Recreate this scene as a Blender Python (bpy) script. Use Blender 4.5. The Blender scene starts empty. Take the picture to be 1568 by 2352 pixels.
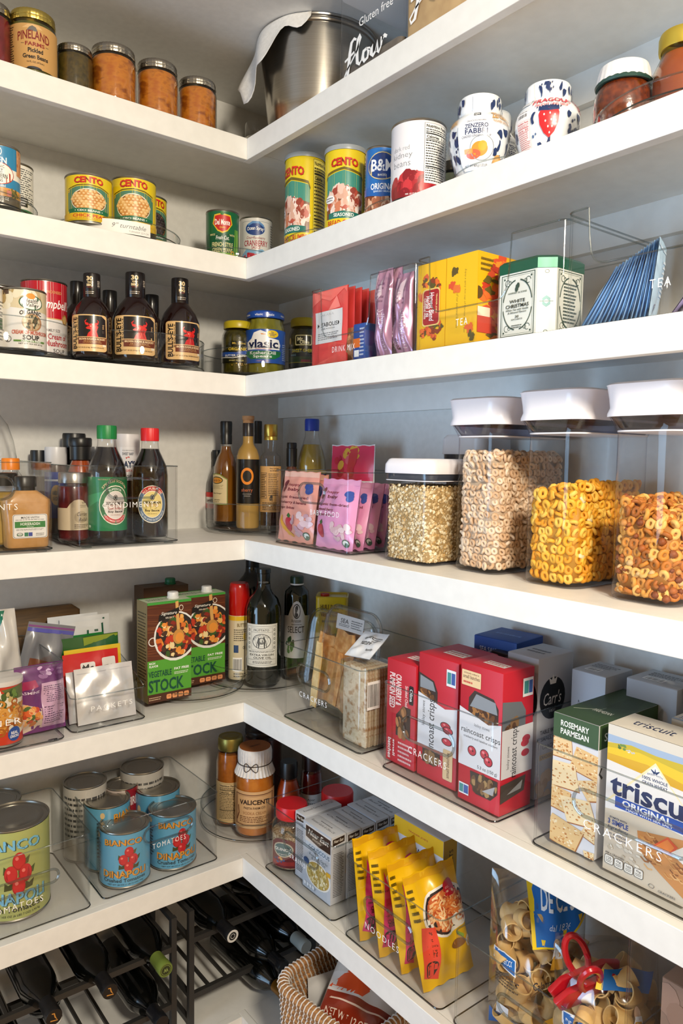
import bpy, bmesh, math, random
from mathutils import Vector, Matrix, noise
PI = math.pi
S = bpy.context.scene
COL = S.collection
# ------------------------------------------------------------------ camera (solved from the shelf edges)
YAW, PITCH, ROLL = [math.radians(a) for a in (38.149, -4.225, .893)]
FPX = 1709.94
CAM = Vector((-.9481, -1.59397, 1.56))
fwd = Vector((math.sin(YAW)*math.cos(PITCH), math.cos(YAW)*math.cos(PITCH), math.sin(PITCH)))
r0 = Vector((math.cos(YAW), -math.sin(YAW), 0)); u0 = r0.cross(fwd)
rgt = math.cos(ROLL)*r0 + math.sin(ROLL)*u0
upv = -math.sin(ROLL)*r0 + math.cos(ROLL)*u0
def ray(px, py): return fwd + (px-784)/FPX*rgt - (py-1176)/FPX*upv
def at(px, py, x=None, y=None, z=None):
    d = ray(px, py)
    t = (x-CAM.x)/d.x if x is not None else (y-CAM.y)/d.y if y is not None else (z-CAM.z)/d.z
    return CAM + d*t
def zdepth(P): return (P-CAM).dot(fwd)
ZS = {1: 2.3159, 2: 2.0357, 3: 1.7550, 4: 1.3516, 5: .9378, 6: .5300, 7: .10}   # shelf tops
WALL = .33
# ------------------------------------------------------------------ colours and materials
def lin(h):
    h = h.lstrip('#')
    if len(h) == 3: h = ''.join(c*2 for c in h)
    o = []
    for i in (0, 2, 4):
        c = int(h[i:i+2], 16)/255
        o.append(c/12.92 if c <= .04045 else ((c+.055)/1.055)**2.4)
    return (o[0], o[1], o[2], 1)
_m = {}
def newmat(name):
    m = bpy.data.materials.new(name); m.use_nodes = True
    return m, m.node_tree, m.node_tree.nodes['Principled BSDF']
def mat(col, rough=.45, metal=0, coat=0, spec=.5, sss=0):
    k = (col, rough, metal, coat, spec, sss)
    if k in _m: return _m[k]
    m, t, b = newmat('paint_'+col.strip('#'))
    b.inputs['Base Color'].default_value = lin(col); b.inputs['Roughness'].default_value = rough
    b.inputs['Metallic'].default_value = metal; b.inputs['Coat Weight'].default_value = coat
    b.inputs['Coat Roughness'].default_value = .05
    b.inputs['Specular IOR Level'].default_value = spec
    if sss:
        b.inputs['Subsurface Weight'].default_value = sss; b.inputs['Subsurface Radius'].default_value = (.01, .006, .003)
    _m[k] = m
    return m
def nmat(name, c1, c2, scale=20, rough=.4, bump=0, coat=0, stretch=(1, 1, 1), c3=None, kind='noise', metal=0, bd=.002):
    k = ('n', name)
    if k in _m: return _m[k]
    m, t, b = newmat(name); N = t.nodes; L = t.links
    tc = N.new('ShaderNodeTexCoord'); mp = N.new('ShaderNodeMapping'); mp.inputs['Scale'].default_value = stretch
    L.new(tc.outputs['Object'], mp.inputs['Vector'])
    if kind == 'noise':
        n = N.new('ShaderNodeTexNoise'); n.inputs['Detail'].default_value = 4; out = n.outputs['Fac']
    else:
        n = N.new('ShaderNodeTexVoronoi'); out = n.outputs['Distance']
    n.inputs['Scale'].default_value = scale
    L.new(mp.outputs['Vector'], n.inputs['Vector'])
    cr = N.new('ShaderNodeValToRGB'); e = cr.color_ramp.elements
    e[0].color = lin(c1); e[1].color = lin(c2)
    e[0].position, e[1].position = (.35, .65) if kind == 'noise' else (.05, .55)
    if c3:
        x = e.new(.5); x.color = lin(c3)
    L.new(out, cr.inputs['Fac']); L.new(cr.outputs['Color'], b.inputs['Base Color'])
    if bump:
        bp = N.new('ShaderNodeBump'); bp.inputs['Strength'].default_value = bump; bp.inputs['Distance'].default_value = bd
        L.new(out, bp.inputs['Height']); L.new(bp.outputs['Normal'], b.inputs['Normal'])
    b.inputs['Roughness'].default_value = rough; b.inputs['Coat Weight'].default_value = coat; b.inputs['Metallic'].default_value = metal
    b.inputs['Coat Roughness'].default_value = .04
    _m[k] = m
    return m
def clear(name, tint='f6f8f8', edge='8d9698', refl=.9, base=.04, rough=.02, power=4):
    """thin see-through plastic or glass: mostly transparent, reflecting and tinting more at grazing angles"""
    k = ('c', name)
    if k in _m: return _m[k]
    m, t, b = newmat(name); N = t.nodes; L = t.links; N.remove(b)
    lw = N.new('ShaderNodeLayerWeight'); lw.inputs['Blend'].default_value = .5
    p2 = N.new('ShaderNodeMath'); p2.operation = 'POWER'; p2.inputs[1].default_value = 6
    p5 = N.new('ShaderNodeMath'); p5.operation = 'POWER'; p5.inputs[1].default_value = power
    ma = N.new('ShaderNodeMath'); ma.operation = 'MULTIPLY_ADD'; ma.inputs[1].default_value = refl; ma.inputs[2].default_value = base
    mx = N.new('ShaderNodeMix'); mx.data_type = 'RGBA'
    mx.inputs[6].default_value = lin(tint); mx.inputs[7].default_value = lin(edge)
    tr = N.new('ShaderNodeBsdfTransparent'); gl = N.new('ShaderNodeBsdfGlossy'); gl.inputs['Roughness'].default_value = rough
    ms = N.new('ShaderNodeMixShader'); ou = N['Material Output']
    L.new(lw.outputs['Facing'], p2.inputs[0]); L.new(lw.outputs['Facing'], p5.inputs[0]); L.new(p5.outputs[0], ma.inputs[0])
    L.new(p2.outputs[0], mx.inputs[0]); L.new(mx.outputs[2], tr.inputs['Color'])
    L.new(ma.outputs[0], ms.inputs[0]); L.new(tr.outputs[0], ms.inputs[1]); L.new(gl.outputs[0], ms.inputs[2]); L.new(ms.outputs[0], ou.inputs['Surface'])
    _m[k] = m
    return m
def printed(name, rough, coat=0, metal=0, spec=.5):
    k = ('p', name)
    if k in _m: return _m[k]
    m, t, b = newmat(name)
    a = t.nodes.new('ShaderNodeAttribute'); a.attribute_name = 'Col'
    t.links.new(a.outputs['Color'], b.inputs['Base Color'])
    b.inputs['Roughness'].default_value = rough; b.inputs['Coat Weight'].default_value = coat; b.inputs['Metallic'].default_value = metal
    b.inputs['Coat Roughness'].default_value = .08; b.inputs['Specular IOR Level'].default_value = spec
    _m[k] = m
    return m
PAPER = printed('printed_paper', .5); GLOSS = printed('printed_gloss', .3, .25); FILM = printed('printed_film', .28, .3)
FOIL = printed('printed_foil', .3, .4, .35)
BINM = clear('clear_acrylic', 'fefefe', 'ccd2d4', .6, .02)
BASEM = clear('acrylic_base', 'fefefe', 'd2d6d8', .5, .03); EDGEM = clear('painted_edge_refraction', '6d7578', '14181a', .6, .12)  # last one: dark line of internal reflection put into the tint
RIMM = clear('acrylic_rim', 'dde3e5', '6d777c', .8, .12)
GLASS = clear('jar_glass', 'fdfdfd', '9aa49e', .9, .04)
POPM = clear('canister_plastic', 'fefefe', 'ccc8d6', .5, .03)
WRAP = clear('cellophane', 'fbfbfb', 'd8d8d8', .6, .1, .12, 2.5)
WHITE = mat('f4f4f4', .5)
STEEL = mat('b8b6b2', .28, 1); TIN = mat('a9a59c', .3, 1); GOLD = mat('cdb46a', .3, 1)
BLACK = mat('141414', .35); BLKG = mat('0b0c0b', .12, coat=.5)
# ------------------------------------------------------------------ mesh building
class G:
    """collects faces (with a colour each) for ONE mesh"""
    def __init__(s): s.V = []; s.F = []; s.C = []
    def add(s, V, F, col='ffffff', M=None):
        o = len(s.V); c = lin(col) if isinstance(col, str) else col
        s.V += [tuple(M @ Vector(v)) for v in V] if M else [tuple(v) for v in V]
        s.F += [tuple(i+o for i in f) for f in F]; s.C += [c]*len(F)
        return s
    def art(s, art, fn, step=None, e0=.0003, e=.00005, clip=None):
        e = min(e, .0012/max(1, len(art.L)))
        for k, (V, F, c) in enumerate(art.L):
            if step or clip: V, F = cut(V, F, step or (0, 0), clip)
            if not F: continue
            n = e0+e*k; o = len(s.V)
            s.V += [tuple(fn(v[0], v[1], n)) for v in V]
            s.F += [tuple(i+o for i in f) for f in F]; s.C += [c]*len(F)
        return s
    def build(s, name, m, parent=None, loc=None, rotz=0, smooth=True, angle=38):
        me = bpy.data.meshes.new(name); me.from_pydata(s.V, [], s.F); me.materials.append(m)
        a = me.color_attributes.new('Col', 'FLOAT_COLOR', 'CORNER')
        buf = []
        for f, c in zip(s.F, s.C): buf += list(c)*len(f)
        a.data.foreach_set('color', buf)
        if smooth:
            me.polygons.foreach_set('use_smooth', [True]*len(me.polygons)); me.set_sharp_from_angle(angle=math.radians(angle))
        me.update()
        o = bpy.data.objects.new(name, me); COL.objects.link(o)
        if parent: o.parent = parent
        if loc is not None: o.location = loc
        o.rotation_euler = (0, 0, rotz)
        return o
def cut(V, F, step, clip=None):
    bm = bmesh.new()
    vs = [bm.verts.new((v[0], v[1], 0)) for v in V]
    for f in F:
        try: bm.faces.new([vs[i] for i in f])
        except ValueError: pass
    if clip:
        for ax, lim, sg in ((0, clip[0], -1), (1, clip[1], -1), (0, clip[2], 1), (1, clip[3], 1)):
            if (min if sg < 0 else max)(v[ax]*1 for v in V)*sg <= lim*sg: continue
            co = [0, 0, 0]; no = [0, 0, 0]; co[ax] = lim; no[ax] = sg
            bmesh.ops.bisect_plane(bm, geom=bm.verts[:]+bm.edges[:]+bm.faces[:], plane_co=co, plane_no=no, dist=1e-7, clear_outer=True)
    for ax in (0, 1):
        st = step[ax]
        if not st: continue
        lo = min(v[ax] for v in V); hi = max(v[ax] for v in V)
        k = math.floor(lo/st)+1
        while k*st < hi-1e-6:
            co = [0, 0, 0]; no = [0, 0, 0]; co[ax] = k*st; no[ax] = 1
            bmesh.ops.bisect_plane(bm, geom=bm.verts[:]+bm.edges[:]+bm.faces[:], plane_co=co, plane_no=no, dist=1e-7)
            k += 1
    bm.verts.index_update()
    V2 = [(v.co.x, v.co.y) for v in bm.verts]; F2 = [[v.index for v in f.verts] for f in bm.faces]
    bm.free()
    return V2, F2
_tx = {}
def glyphs(s, bold, shear):
    k = (s, bold, shear)
    if k not in _tx:
        c = bpy.data.curves.new('t', 'FONT'); c.body = s; c.resolution_u = 2; c.offset = bold; c.shear = shear; c.space_character = 1.3 if bold == -.008 else 1
        o = bpy.data.objects.new('t', c); m = bpy.data.meshes.new_from_object(o)
        V = [(v.co.x, v.co.y) for v in m.vertices]; F = [tuple(p.vertices) for p in m.polygons]
        bpy.data.objects.remove(o); bpy.data.curves.remove(c); bpy.data.meshes.remove(m)
        x0 = min(v[0] for v in V); x1 = max(v[0] for v in V); y0 = min(v[1] for v in V); y1 = max(v[1] for v in V)
        _tx[k] = ([((x-x0)/(x1-x0)-.5, (y-y0)/(y1-y0)-.5) for x, y in V], F)
    return _tx[k]
class Art:
    """flat print: shapes and lettering in label coordinates, later wrapped onto a real surface"""
    def __init__(s): s.L = []
    def _a(s, V, F, c): s.L.append((V, F, lin(c))); return s
    def r(s, x0, y0, x1, y1, c): return s._a([(x0, y0), (x1, y0), (x1, y1), (x0, y1)], [(0, 1, 2, 3)], c)
    def p(s, pts, c): return s._a(list(pts), [tuple(range(len(pts)))], c)
    def e(s, cx, cy, rx, ry, c, n=24, a0=0, a1=360):
        full = a1-a0 >= 360
        pts = [(cx+rx*math.cos(math.radians(a0+(a1-a0)*i/n)), cy+ry*math.sin(math.radians(a0+(a1-a0)*i/n))) for i in range(n if full else n+1)]
        return s.p(pts, c)
    def ring(s, cx, cy, rx, ry, w, c, n=28, a0=0, a1=360, wy=None):
        wy = wy or w*ry/rx; V = []; F = []
        for i in range(n+1):
            a = math.radians(a0+(a1-a0)*i/n)
            V += [(cx+rx*math.cos(a), cy+ry*math.sin(a)), (cx+(rx-w)*math.cos(a), cy+(ry-wy)*math.sin(a))]
            if i: F.append((2*i-2, 2*i, 2*i+1, 2*i-1))
        return s._a(V, F, c)
    def rr(s, x0, y0, x1, y1, rx, c, ry=None):
        ry = ry or rx; pts = []
        for cx, cy, a in ((x1-rx, y1-ry, 0), (x0+rx, y1-ry, 90), (x0+rx, y0+ry, 180), (x1-rx, y0+ry, 270)):
            pts += [(cx+rx*math.cos(math.radians(a+22.5*i)), cy+ry*math.sin(math.radians(a+22.5*i))) for i in range(5)]
        return s.p(pts, c)
    def fr(s, x0, y0, x1, y1, w, c, wy=None):
        wy = wy or w
        s.r(x0, y0, x1, y0+wy, c); s.r(x0, y1-wy, x1, y1, c); s.r(x0, y0, x0+w, y1, c); return s.r(x1-w, y0, x1, y1, c)
    def t(s, txt, cx, cy, w, h, c, bold=.012, rot=0, arc=0, shear=0, taper=0):
        V, F = glyphs(txt, bold, shear); out = []
        for x, y in V:
            if rot == 0: X, Y = x*w, y*h+arc*(1-4*x*x)
            elif rot == 90: X, Y = -y*w, x*h
            elif rot == -90: X, Y = y*w, -x*h
            else: X, Y = -x*w, -y*h
            out.append((cx+X, cy+Y))
        return s._a(out, F, c)
    def tc(s, txt, cx, cy, rx, ry, hy, c, a0, a1, bold=.012, inside=False):
        """lettering along an ellipse from angle a0 to a1"""
        V, F = glyphs(txt, bold, 0); out = []
        for x, y in V:
            a = math.radians(a0+(a1-a0)*(x+.5)); k = (y*hy) if not inside else -y*hy
            out.append((cx+(rx+k*rx/ry)*math.cos(a), cy+(ry+k)*math.sin(a)))
        return s._a(out, F, c)
    def path(s, pts, w, c, ww=None):
        """a brush stroke along points"""
        V = []; F = []; n = len(pts); ww = ww or [1]*n
        for i, q in enumerate(pts):
            a = pts[max(0, i-1)]; b = pts[min(n-1, i+1)]; dx, dy = b[0]-a[0], b[1]-a[1]; l = math.hypot(dx, dy) or 1
            k = w*ww[i]/2; V += [(q[0]-dy/l*k, q[1]+dx/l*k), (q[0]+dy/l*k, q[1]-dx/l*k)]
            if i: F.append((2*i-2, 2*i-1, 2*i+1, 2*i))
        return s._a(V, F, c)
    def small(s, x0, y0, x1, y1, n, c, fill=.45, seed=1):
        """rows of print too small to read"""
        R = random.Random(seed); V = []; F = []; h = (y1-y0)/n; um = (x1-x0)/26
        for i in range(n):
            y = y1-(i+.5)*h; x = x0; xe = x1-(x1-x0)*R.uniform(0, .25)
            while x < xe:
                l = um*R.uniform(.8, 3.2); o = len(V); xx = min(x+l, x1)
                V += [(x, y-h*fill/2), (xx, y-h*fill/2), (xx, y+h*fill/2), (x, y+h*fill/2)]; F.append((o, o+1, o+2, o+3)); x = xx+um*.55
        return s._a(V, F, c)
    def bars(s, x0, y0, x1, y1, c='111111', bg='ffffff', n=22, seed=3, rot=0):
        s.r(x0, y0, x1, y1, bg); R = random.Random(seed); V = []; F = []
        p = [R.uniform(.3, 1.3) for _ in range(2*n)]; T = sum(p); q = 0
        for i in range(n):
            a = q/T; b = (q+p[2*i])/T; q += p[2*i]+p[2*i+1]; o = len(V)
            if rot: V += [(x0+(x1-x0)*.08, y0+(y1-y0)*(.05+.9*a)), (x1-(x1-x0)*.08, y0+(y1-y0)*(.05+.9*a)), (x1-(x1-x0)*.08, y0+(y1-y0)*(.05+.9*b)), (x0+(x1-x0)*.08, y0+(y1-y0)*(.05+.9*b))]
            else: V += [(x0+(x1-x0)*(.05+.9*a), y0+(y1-y0)*.1), (x0+(x1-x0)*(.05+.9*b), y0+(y1-y0)*.1), (x0+(x1-x0)*(.05+.9*b), y1-(y1-y0)*.1), (x0+(x1-x0)*(.05+.9*a), y1-(y1-y0)*.1)]
            F.append((o, o+1, o+2, o+3))
        return s._a(V, F, c)
    def blobs(s, cx, cy, rx, ry, n, b, cols, seed=1, asp=1, box=False, hl=True, jag=0):
        """pieces of food in a printed picture"""
        R = random.Random(seed)
        for i in range(n):
            while 1:
                x, y = R.uniform(-1, 1), R.uniform(-1, 1)
                if box or x*x+y*y < 1: break
            k = b*R.uniform(.7, 1.2); c = R.choice(cols); a = R.uniform(0, PI); px, py = cx+x*rx, cy+y*ry; ea = R.uniform(.6, 1)
            pts = []
            for j in range(10):
                t = j*PI/5; w = 1+R.uniform(-jag, jag); u, v = k*w*math.cos(t), k*ea*w*math.sin(t)
                pts.append((px+u*math.cos(a)-v*math.sin(a), py+(u*math.sin(a)+v*math.cos(a))*asp))
            s.p(pts, c)
        return s
    def rings(s, cx, cy, rx, ry, n, b, cols, seed=1, asp=1):
        R = random.Random(seed)
        for i in range(n):
            while 1:
                x, y = R.uniform(-1, 1), R.uniform(-1, 1)
                if x*x+y*y < 1: break
            k = b*R.uniform(.8, 1.2); s.ring(cx+x*rx, cy+y*ry, k, k*asp*R.uniform(.6, 1), k*.45, R.choice(cols), 12)
        return s
    def squig(s, cx, cy, rx, ry, n, w, cols, seed=1, asp=1):
        R = random.Random(seed)
        for i in range(n):
            while 1:
                x, y = R.uniform(-1, 1), R.uniform(-1, 1)
                if x*x+y*y < .8: break
            a = R.uniform(0, 2*PI); pts = []; X, Y = cx+x*rx, cy+y*ry
            for j in range(7):
                pts.append((X, Y)); a += R.uniform(-.9, .9); X += math.cos(a)*rx*.13; Y += math.sin(a)*ry*.13
                if ((X-cx)/rx)**2+((Y-cy)/ry)**2 > 1: break
            if len(pts) > 2: s.path(pts, w, R.choice(cols))
        return s
def lathe(prof, seg=40, rm=None, M=None):
    V = []; F = []; rows = []
    for r, z in prof:
        if r <= 1e-6: rows.append([len(V)]); V.append((0, 0, z)); continue
        row = []
        for i in range(seg):
            a = 2*PI*i/seg; k = r*(rm(a, z) if rm else 1); row.append(len(V)); V.append((k*math.sin(a), -k*math.cos(a), z))
        rows.append(row)
    for A, B in zip(rows, rows[1:]):
        for i in range(seg):
            j = (i+1) % seg
            if len(A) == 1 and len(B) == 1: break
            if len(A) == 1: F.append((A[0], B[j], B[i]))
            elif len(B) == 1: F.append((A[i], A[j], B[0]))
            else: F.append((A[i], A[j], B[j], B[i]))
    return V, F
def rrect(w, d, r, seg=4):
    r = min(r, w/2-1e-5, d/2-1e-5); o = []
    for cx, cy, a in ((w/2-r, d/2-r, 0), (-w/2+r, d/2-r, 90), (-w/2+r, -d/2+r, 180), (w/2-r, -d/2+r, 270)):
        o += [(cx+r*math.cos(math.radians(a+90*i/seg)), cy+r*math.sin(math.radians(a+90*i/seg))) for i in range(seg+1)]
    return o
def loft(rings, cap0=True, cap1=True):
    V = []; F = []; n = len(rings[0])
    for R_ in rings: V += [tuple(p) for p in R_]
    for k in range(len(rings)-1):
        for i in range(n):
            j = (i+1) % n; F.append((k*n+i, k*n+j, (k+1)*n+j, (k+1)*n+i))
    if cap0: F.append(tuple(reversed(range(n))))
    if cap1: F.append(tuple(range((len(rings)-1)*n, len(rings)*n)))
    return V, F
def prism(secs, seg=4, cx=0, cy=0):
    """secs: (z, w, d, r)"""
    return loft([[(x+cx, y+cy, z) for x, y in rrect(w, d, r, seg)] for z, w, d, r in secs])
def boxm(w, d, h, b=.0012, z=0, cx=0, cy=0):
    return prism([(z, w-2*b, d-2*b, b), (z+b, w, d, b), (z+h-b, w, d, b), (z+h, w-2*b, d-2*b, b)], 2, cx, cy)
def bx(x0, y0, z0, x1, y1, z1):
    V = [(x0, y0, z0), (x1, y0, z0), (x1, y1, z0), (x0, y1, z0), (x0, y0, z1), (x1, y0, z1), (x1, y1, z1), (x0, y1, z1)]
    return V, [(3, 2, 1, 0), (4, 5, 6, 7), (0, 1, 5, 4), (1, 2, 6, 5), (2, 3, 7, 6), (3, 0, 4, 7)]
def tube(pts, r, seg=8, closed=False):
    P = [Vector(p) for p in pts]; n = len(P); rings = []
    for i, q in enumerate(P):
        a = P[(i-1) % n] if closed else P[max(0, i-1)]; b = P[(i+1) % n] if closed else P[min(n-1, i+1)]
        d = (b-a).normalized(); s = d.orthogonal().normalized() if i == 0 else (s-d*s.dot(d)).normalized(); t = d.cross(s)
        rr_ = r[i] if isinstance(r, (list, tuple)) else r
        rings.append([q+rr_*(math.cos(2*PI*k/seg)*s+math.sin(2*PI*k/seg)*t) for k in range(seg)])
    if closed: rings.append(rings[0])
    return loft(rings, not closed, not closed)
def thing(name, label, cat, loc, rotz=0, group=None):
    o = bpy.data.objects.new(name, None); o.empty_display_size = .02; COL.objects.link(o)
    o.location = loc; o.rotation_euler = (0, 0, rotz)
    return tag(o, label, cat, group)
def tag(o, label, cat, group=None, kind=None):
    o['label'] = label; o['category'] = cat
    if group: o['group'] = group
    if kind: o['kind'] = kind
    return o
def struct(o): o['kind'] = 'structure'; return o
# wraps
def cylmap(R, z0, z1, prof=None, yaw=0):
    def f(x, y, n):
        z = z0+y*(z1-z0); r = R; x += yaw
        if prof:
            for (ra, za), (rb, zb) in zip(prof, prof[1:]):
                if za <= z <= zb: r = ra+(rb-ra)*(z-za)/(zb-za or 1); break
        return ((r+n)*math.sin(x), -(r+n)*math.cos(x), z)
    return f
def facemap(side, w, d, h, z=0):
    if side == 'front': return lambda x, y, n: ((x-.5)*w, -d/2-n, z+y*h)
    if side == 'right': return lambda x, y, n: (w/2+n, (x-.5)*d, z+y*h)
    if side == 'left': return lambda x, y, n: (-w/2-n, (.5-x)*d, z+y*h)
    return lambda x, y, n: ((x-.5)*w, (y-.5)*d, z+h+n)
def face_cam(P, off=0): return math.atan2(CAM.y-P.y, CAM.x-P.x)+PI/2+math.radians(off)
LEFT, RIGHT = 0.0, -PI/2       # fronts of the left and the right shelf
# measured placing: silhouette px0..px1, top at yt, axis at a chosen depth on the shelf
def place(px0, px1, yt, sh, x=None, y=None, dz=0):
    pc = (px0+px1)/2; P = at(pc, yt, x=x, y=y); R = .985*(px1-px0)/2*zdepth(P)/FPX
    d = Vector((CAM.x-P.x, CAM.y-P.y)).normalized(); s = 1 if sh <= 3 else -1
    q = ray(pc, yt); Q = Vector((P.x, P.y))+s*R*d
    t = (Q-CAM.xy).dot(d)/q.xy.dot(d); H = CAM.z+t*q.z-ZS[sh]-dz
    return Vector((P.x, P.y, ZS[sh]+dz)), R, H
def sc(prof, R, H): return [(r*R, z*H) for r, z in prof]
# ------------------------------------------------------------------ setting: walls, ceiling, floor, L-shaped shelves
cam = bpy.data.objects.new('camera', bpy.data.cameras.new('camera')); COL.objects.link(cam)
cam.matrix_world = Matrix(((rgt.x, upv.x, -fwd.x, CAM.x), (rgt.y, upv.y, -fwd.y, CAM.y), (rgt.z, upv.z, -fwd.z, CAM.z), (0, 0, 0, 1)))
cam.data.sensor_fit = 'VERTICAL'; cam.data.sensor_height = 36; cam.data.lens = FPX/2352*36; cam.data.clip_start = .02
S.camera = cam
WALLM = nmat('wall_paint', 'd9d8d4', 'dfdeda', 60, .6, .08)
SHELFM = nmat('shelf_paint', 'e7e6e2', 'ecebe7', 35, .42, .06, bd=.001)
FLOORM = nmat('floor_paint', 'b08a60', 'c29a70', 12, .5)
XL, YN = -1.6, -2.3
def slab(name, x0, y0, z0, x1, y1, z1, m, parent=None, bev=0):
    g = G(); V, F = bx(x0, y0, z0, x1, y1, z1); g.add(V, F); o = g.build(name, m, parent, smooth=False)
    if bev:
        b = o.modifiers.new('bevel', 'BEVEL'); b.width = bev; b.segments = 2
    return o
struct(slab('wall_back', XL-.8, WALL, 0, WALL+.1, WALL+.1, 2.55, WALLM))
struct(slab('wall_right', WALL, YN-.6, 0, WALL+.1, WALL, 2.55, WALLM))
struct(slab('floor', XL-.8, YN-.6, -.05, WALL+.1, WALL+.1, 0, FLOORM))
struct(slab('ceiling', XL-.8, YN-.6, 2.55, WALL+.1, WALL+.1, 2.6, WALLM))
WORD = {1: 'topmost', 2: 'second from the top', 3: 'third from the top, holding sauce bottles and tea', 4: 'fourth from the top, holding cereal canisters', 5: 'second from the bottom, holding cracker bins', 6: 'lowest, above the wine racks'}
for k in range(1, 7):
    z = ZS[k]; t = thing('corner_shelf', 'white painted L-shaped corner shelf, '+WORD[k], 'shelf', (0, 0, z-.05), 0, 'painted corner shelves')
    slab('front_edge', XL, .0, 0, .0, .0195, .05, SHELFM, t, .0012)
    slab('front_edge', .0, YN, 0, .0195, .0195, .05, SHELFM, t, .0012)
    slab('shelf_board', XL, .0202, .031, WALL, WALL, .0497, SHELFM, t)
    slab('shelf_board', .0202, YN, .031, WALL, .0195, .0497, SHELFM, t)
    if k in (1, 2, 3): slab('wall_cleat', WALL-.019, YN, -.03, WALL, WALL-.0, .031, SHELFM, t)
t = thing('base_platform', 'low white platform under the wine racks and woven basket', 'platform', (0, 0, 0))
slab('front_edge', XL, .0, 0, .0, .0195, .10, SHELFM, t, .0012)
slab('front_edge', .0, YN, 0, .0195, .0195, .10, SHELFM, t, .0012)
slab('platform_board', XL, .0202, .08, WALL, WALL, .0997, SHELFM, t)
slab('platform_board', .0202, YN, .08, WALL, .0195, .0997, SHELFM, t)
# ------------------------------------------------------------------ light: warm ceiling lamp, cool daylight from the left
def area(name, loc, target, size, sy, power, col, shape='RECTANGLE'):
    l = bpy.data.lights.new(name, 'AREA'); l.energy = power; l.color = col; l.shape = shape; l.size = size; l.size_y = sy
    o = bpy.data.objects.new(name, l); COL.objects.link(o); o.location = loc
    o.rotation_euler = (Vector(target)-Vector(loc)).to_track_quat('-Z', 'Y').to_euler(); return o
area('ceiling_lamp', (-.80, -2.3, 2.38), (-.3, -.3, .9), .32, .32, 43, (1, .89, .71), 'DISK')
dl = area('daylight_from_doorway', (-2.5, -.35, 1.0), (.2, -.85, 1.45), 1.0, 1.8, 14.5, (.42, .69, 1)); dl.data.spread = math.radians(105)
w = bpy.data.worlds.new('room_light'); S.world = w; w.use_nodes = True
w.node_tree.nodes['Background'].inputs[0].default_value = (1, .68, .35, 1); w.node_tree.nodes['Background'].inputs[1].default_value = .38
S.view_settings.view_transform = 'Standard'; S.view_settings.look = 'None'; S.view_settings.gamma = 1; S.view_settings.exposure = .22
S.cycles.transparent_max_bounces = 32; S.cycles.max_bounces = 6; S.cycles.diffuse_bounces = 4; S.cycles.glossy_bounces = 4; S.cycles.transmission_bounces = 6
S.cycles.use_denoising = True; S.cycles.sample_clamp_indirect = 4; S.cycles.caustics_reflective = False; S.cycles.caustics_refractive = False
# ------------------------------------------------------------------ clear bins and turntables
def dense(pts, s=.01):
    o = []
    for i, a in enumerate(pts):
        b = pts[(i+1) % len(pts)]; o.append(a); n = int(math.hypot(b[0]-a[0], b[1]-a[1])/s)
        o += [(a[0]+(b[0]-a[0])*j/n, a[1]+(b[1]-a[1])*j/n) for j in range(1, n)]
    return o
def clear_bin(name, label, loc, rotz, w, d, h, text=None, tpos=(.5, .35), tw=.4, th=.012, slot=None, ztop=None, r=.014, feet=False, group='clear acrylic bins', cat='bin', tshear=0):
    """loc: middle of the front edge of the base; the front looks along local -Y"""
    T = thing(name, label, cat, loc, rotz, group)
    O = Vector((0, d/2, .003 if feet else 0)); zt = ztop or (lambda x, y: h); th_ = .0022
    ds = .003 if ztop else .012
    out = [(x+O.x, y+O.y) for x, y in dense(rrect(w, d, r, 6), ds)]
    inn = [(x+O.x, y+O.y) for x, y in dense(rrect(w, d, r, 6), ds)]
    k = ((w-2*th_)/w, (d-2*th_)/d); inn = [((x-O.x)*k[0]+O.x, (y-O.y)*k[1]+O.y) for x, y in inn]
    z0 = O.z; L = lambda P, f: [(x, y, f(x, y)) for x, y in P]
    V, F = loft([L(out, lambda x, y: z0+.004), L(out, lambda x, y: z0+zt(x, y)), L(inn, lambda x, y: z0+zt(x, y)), L(inn, lambda x, y: z0+.004)], False, False)
    W_ = G().add(V, F).build('wall', BINM, T)
    V, F = prism([(z0, w-.006, d-.006, r-.003), (z0+.0015, w, d, r), (z0+.0045, w, d, r), (z0+.005, w-.003, d-.003, r)], 6, O.x, O.y)
    B_ = G().add(V, F).build('base', BASEM, T)
    V, F = tube(L(out, lambda x, y: z0+zt(x, y)), .0014, 6, True); G().add(V, F).build('rim', RIMM, W_)
    V, F = tube([(x, y, z0+.0032) for x, y in out], .0013, 6, True); G().add(V, F).build('base_edge_refraction', EDGEM, B_)  # added tube, its dark tint stands for refraction in the base edge
    if slot:
        cx, cz, sw, sh = slot; ring = [(x+cx*w-w/2, -.0005, z+z0+cz*h) for x, z in rrect(sw*w, sh*h, sh*h*.49, 8)]
        V, F = tube(ring, .0028, 8, True); G().add(V, F).build('handle', RIMM, W_)
    if text:
        a = Art().t(text, (tpos[0]-.5)*w, tpos[1]*h, tw*w, th*.92, 'f6f6f6', -.008, shear=tshear)
        G().art(a, lambda x, y, n: (x, -n, z0+y), e0=.0006).build('lettering', WHITE, W_, smooth=False)
    if feet:
        for sx in (-1, 1):
            for sy in (0, 1):
                V, F = boxm(.02, .012, .0035, .001, 0, sx*(w/2-.022), .012+sy*(d-.024)); G().add(V, F).build('foot', RIMM, B_)
    return T
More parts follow.
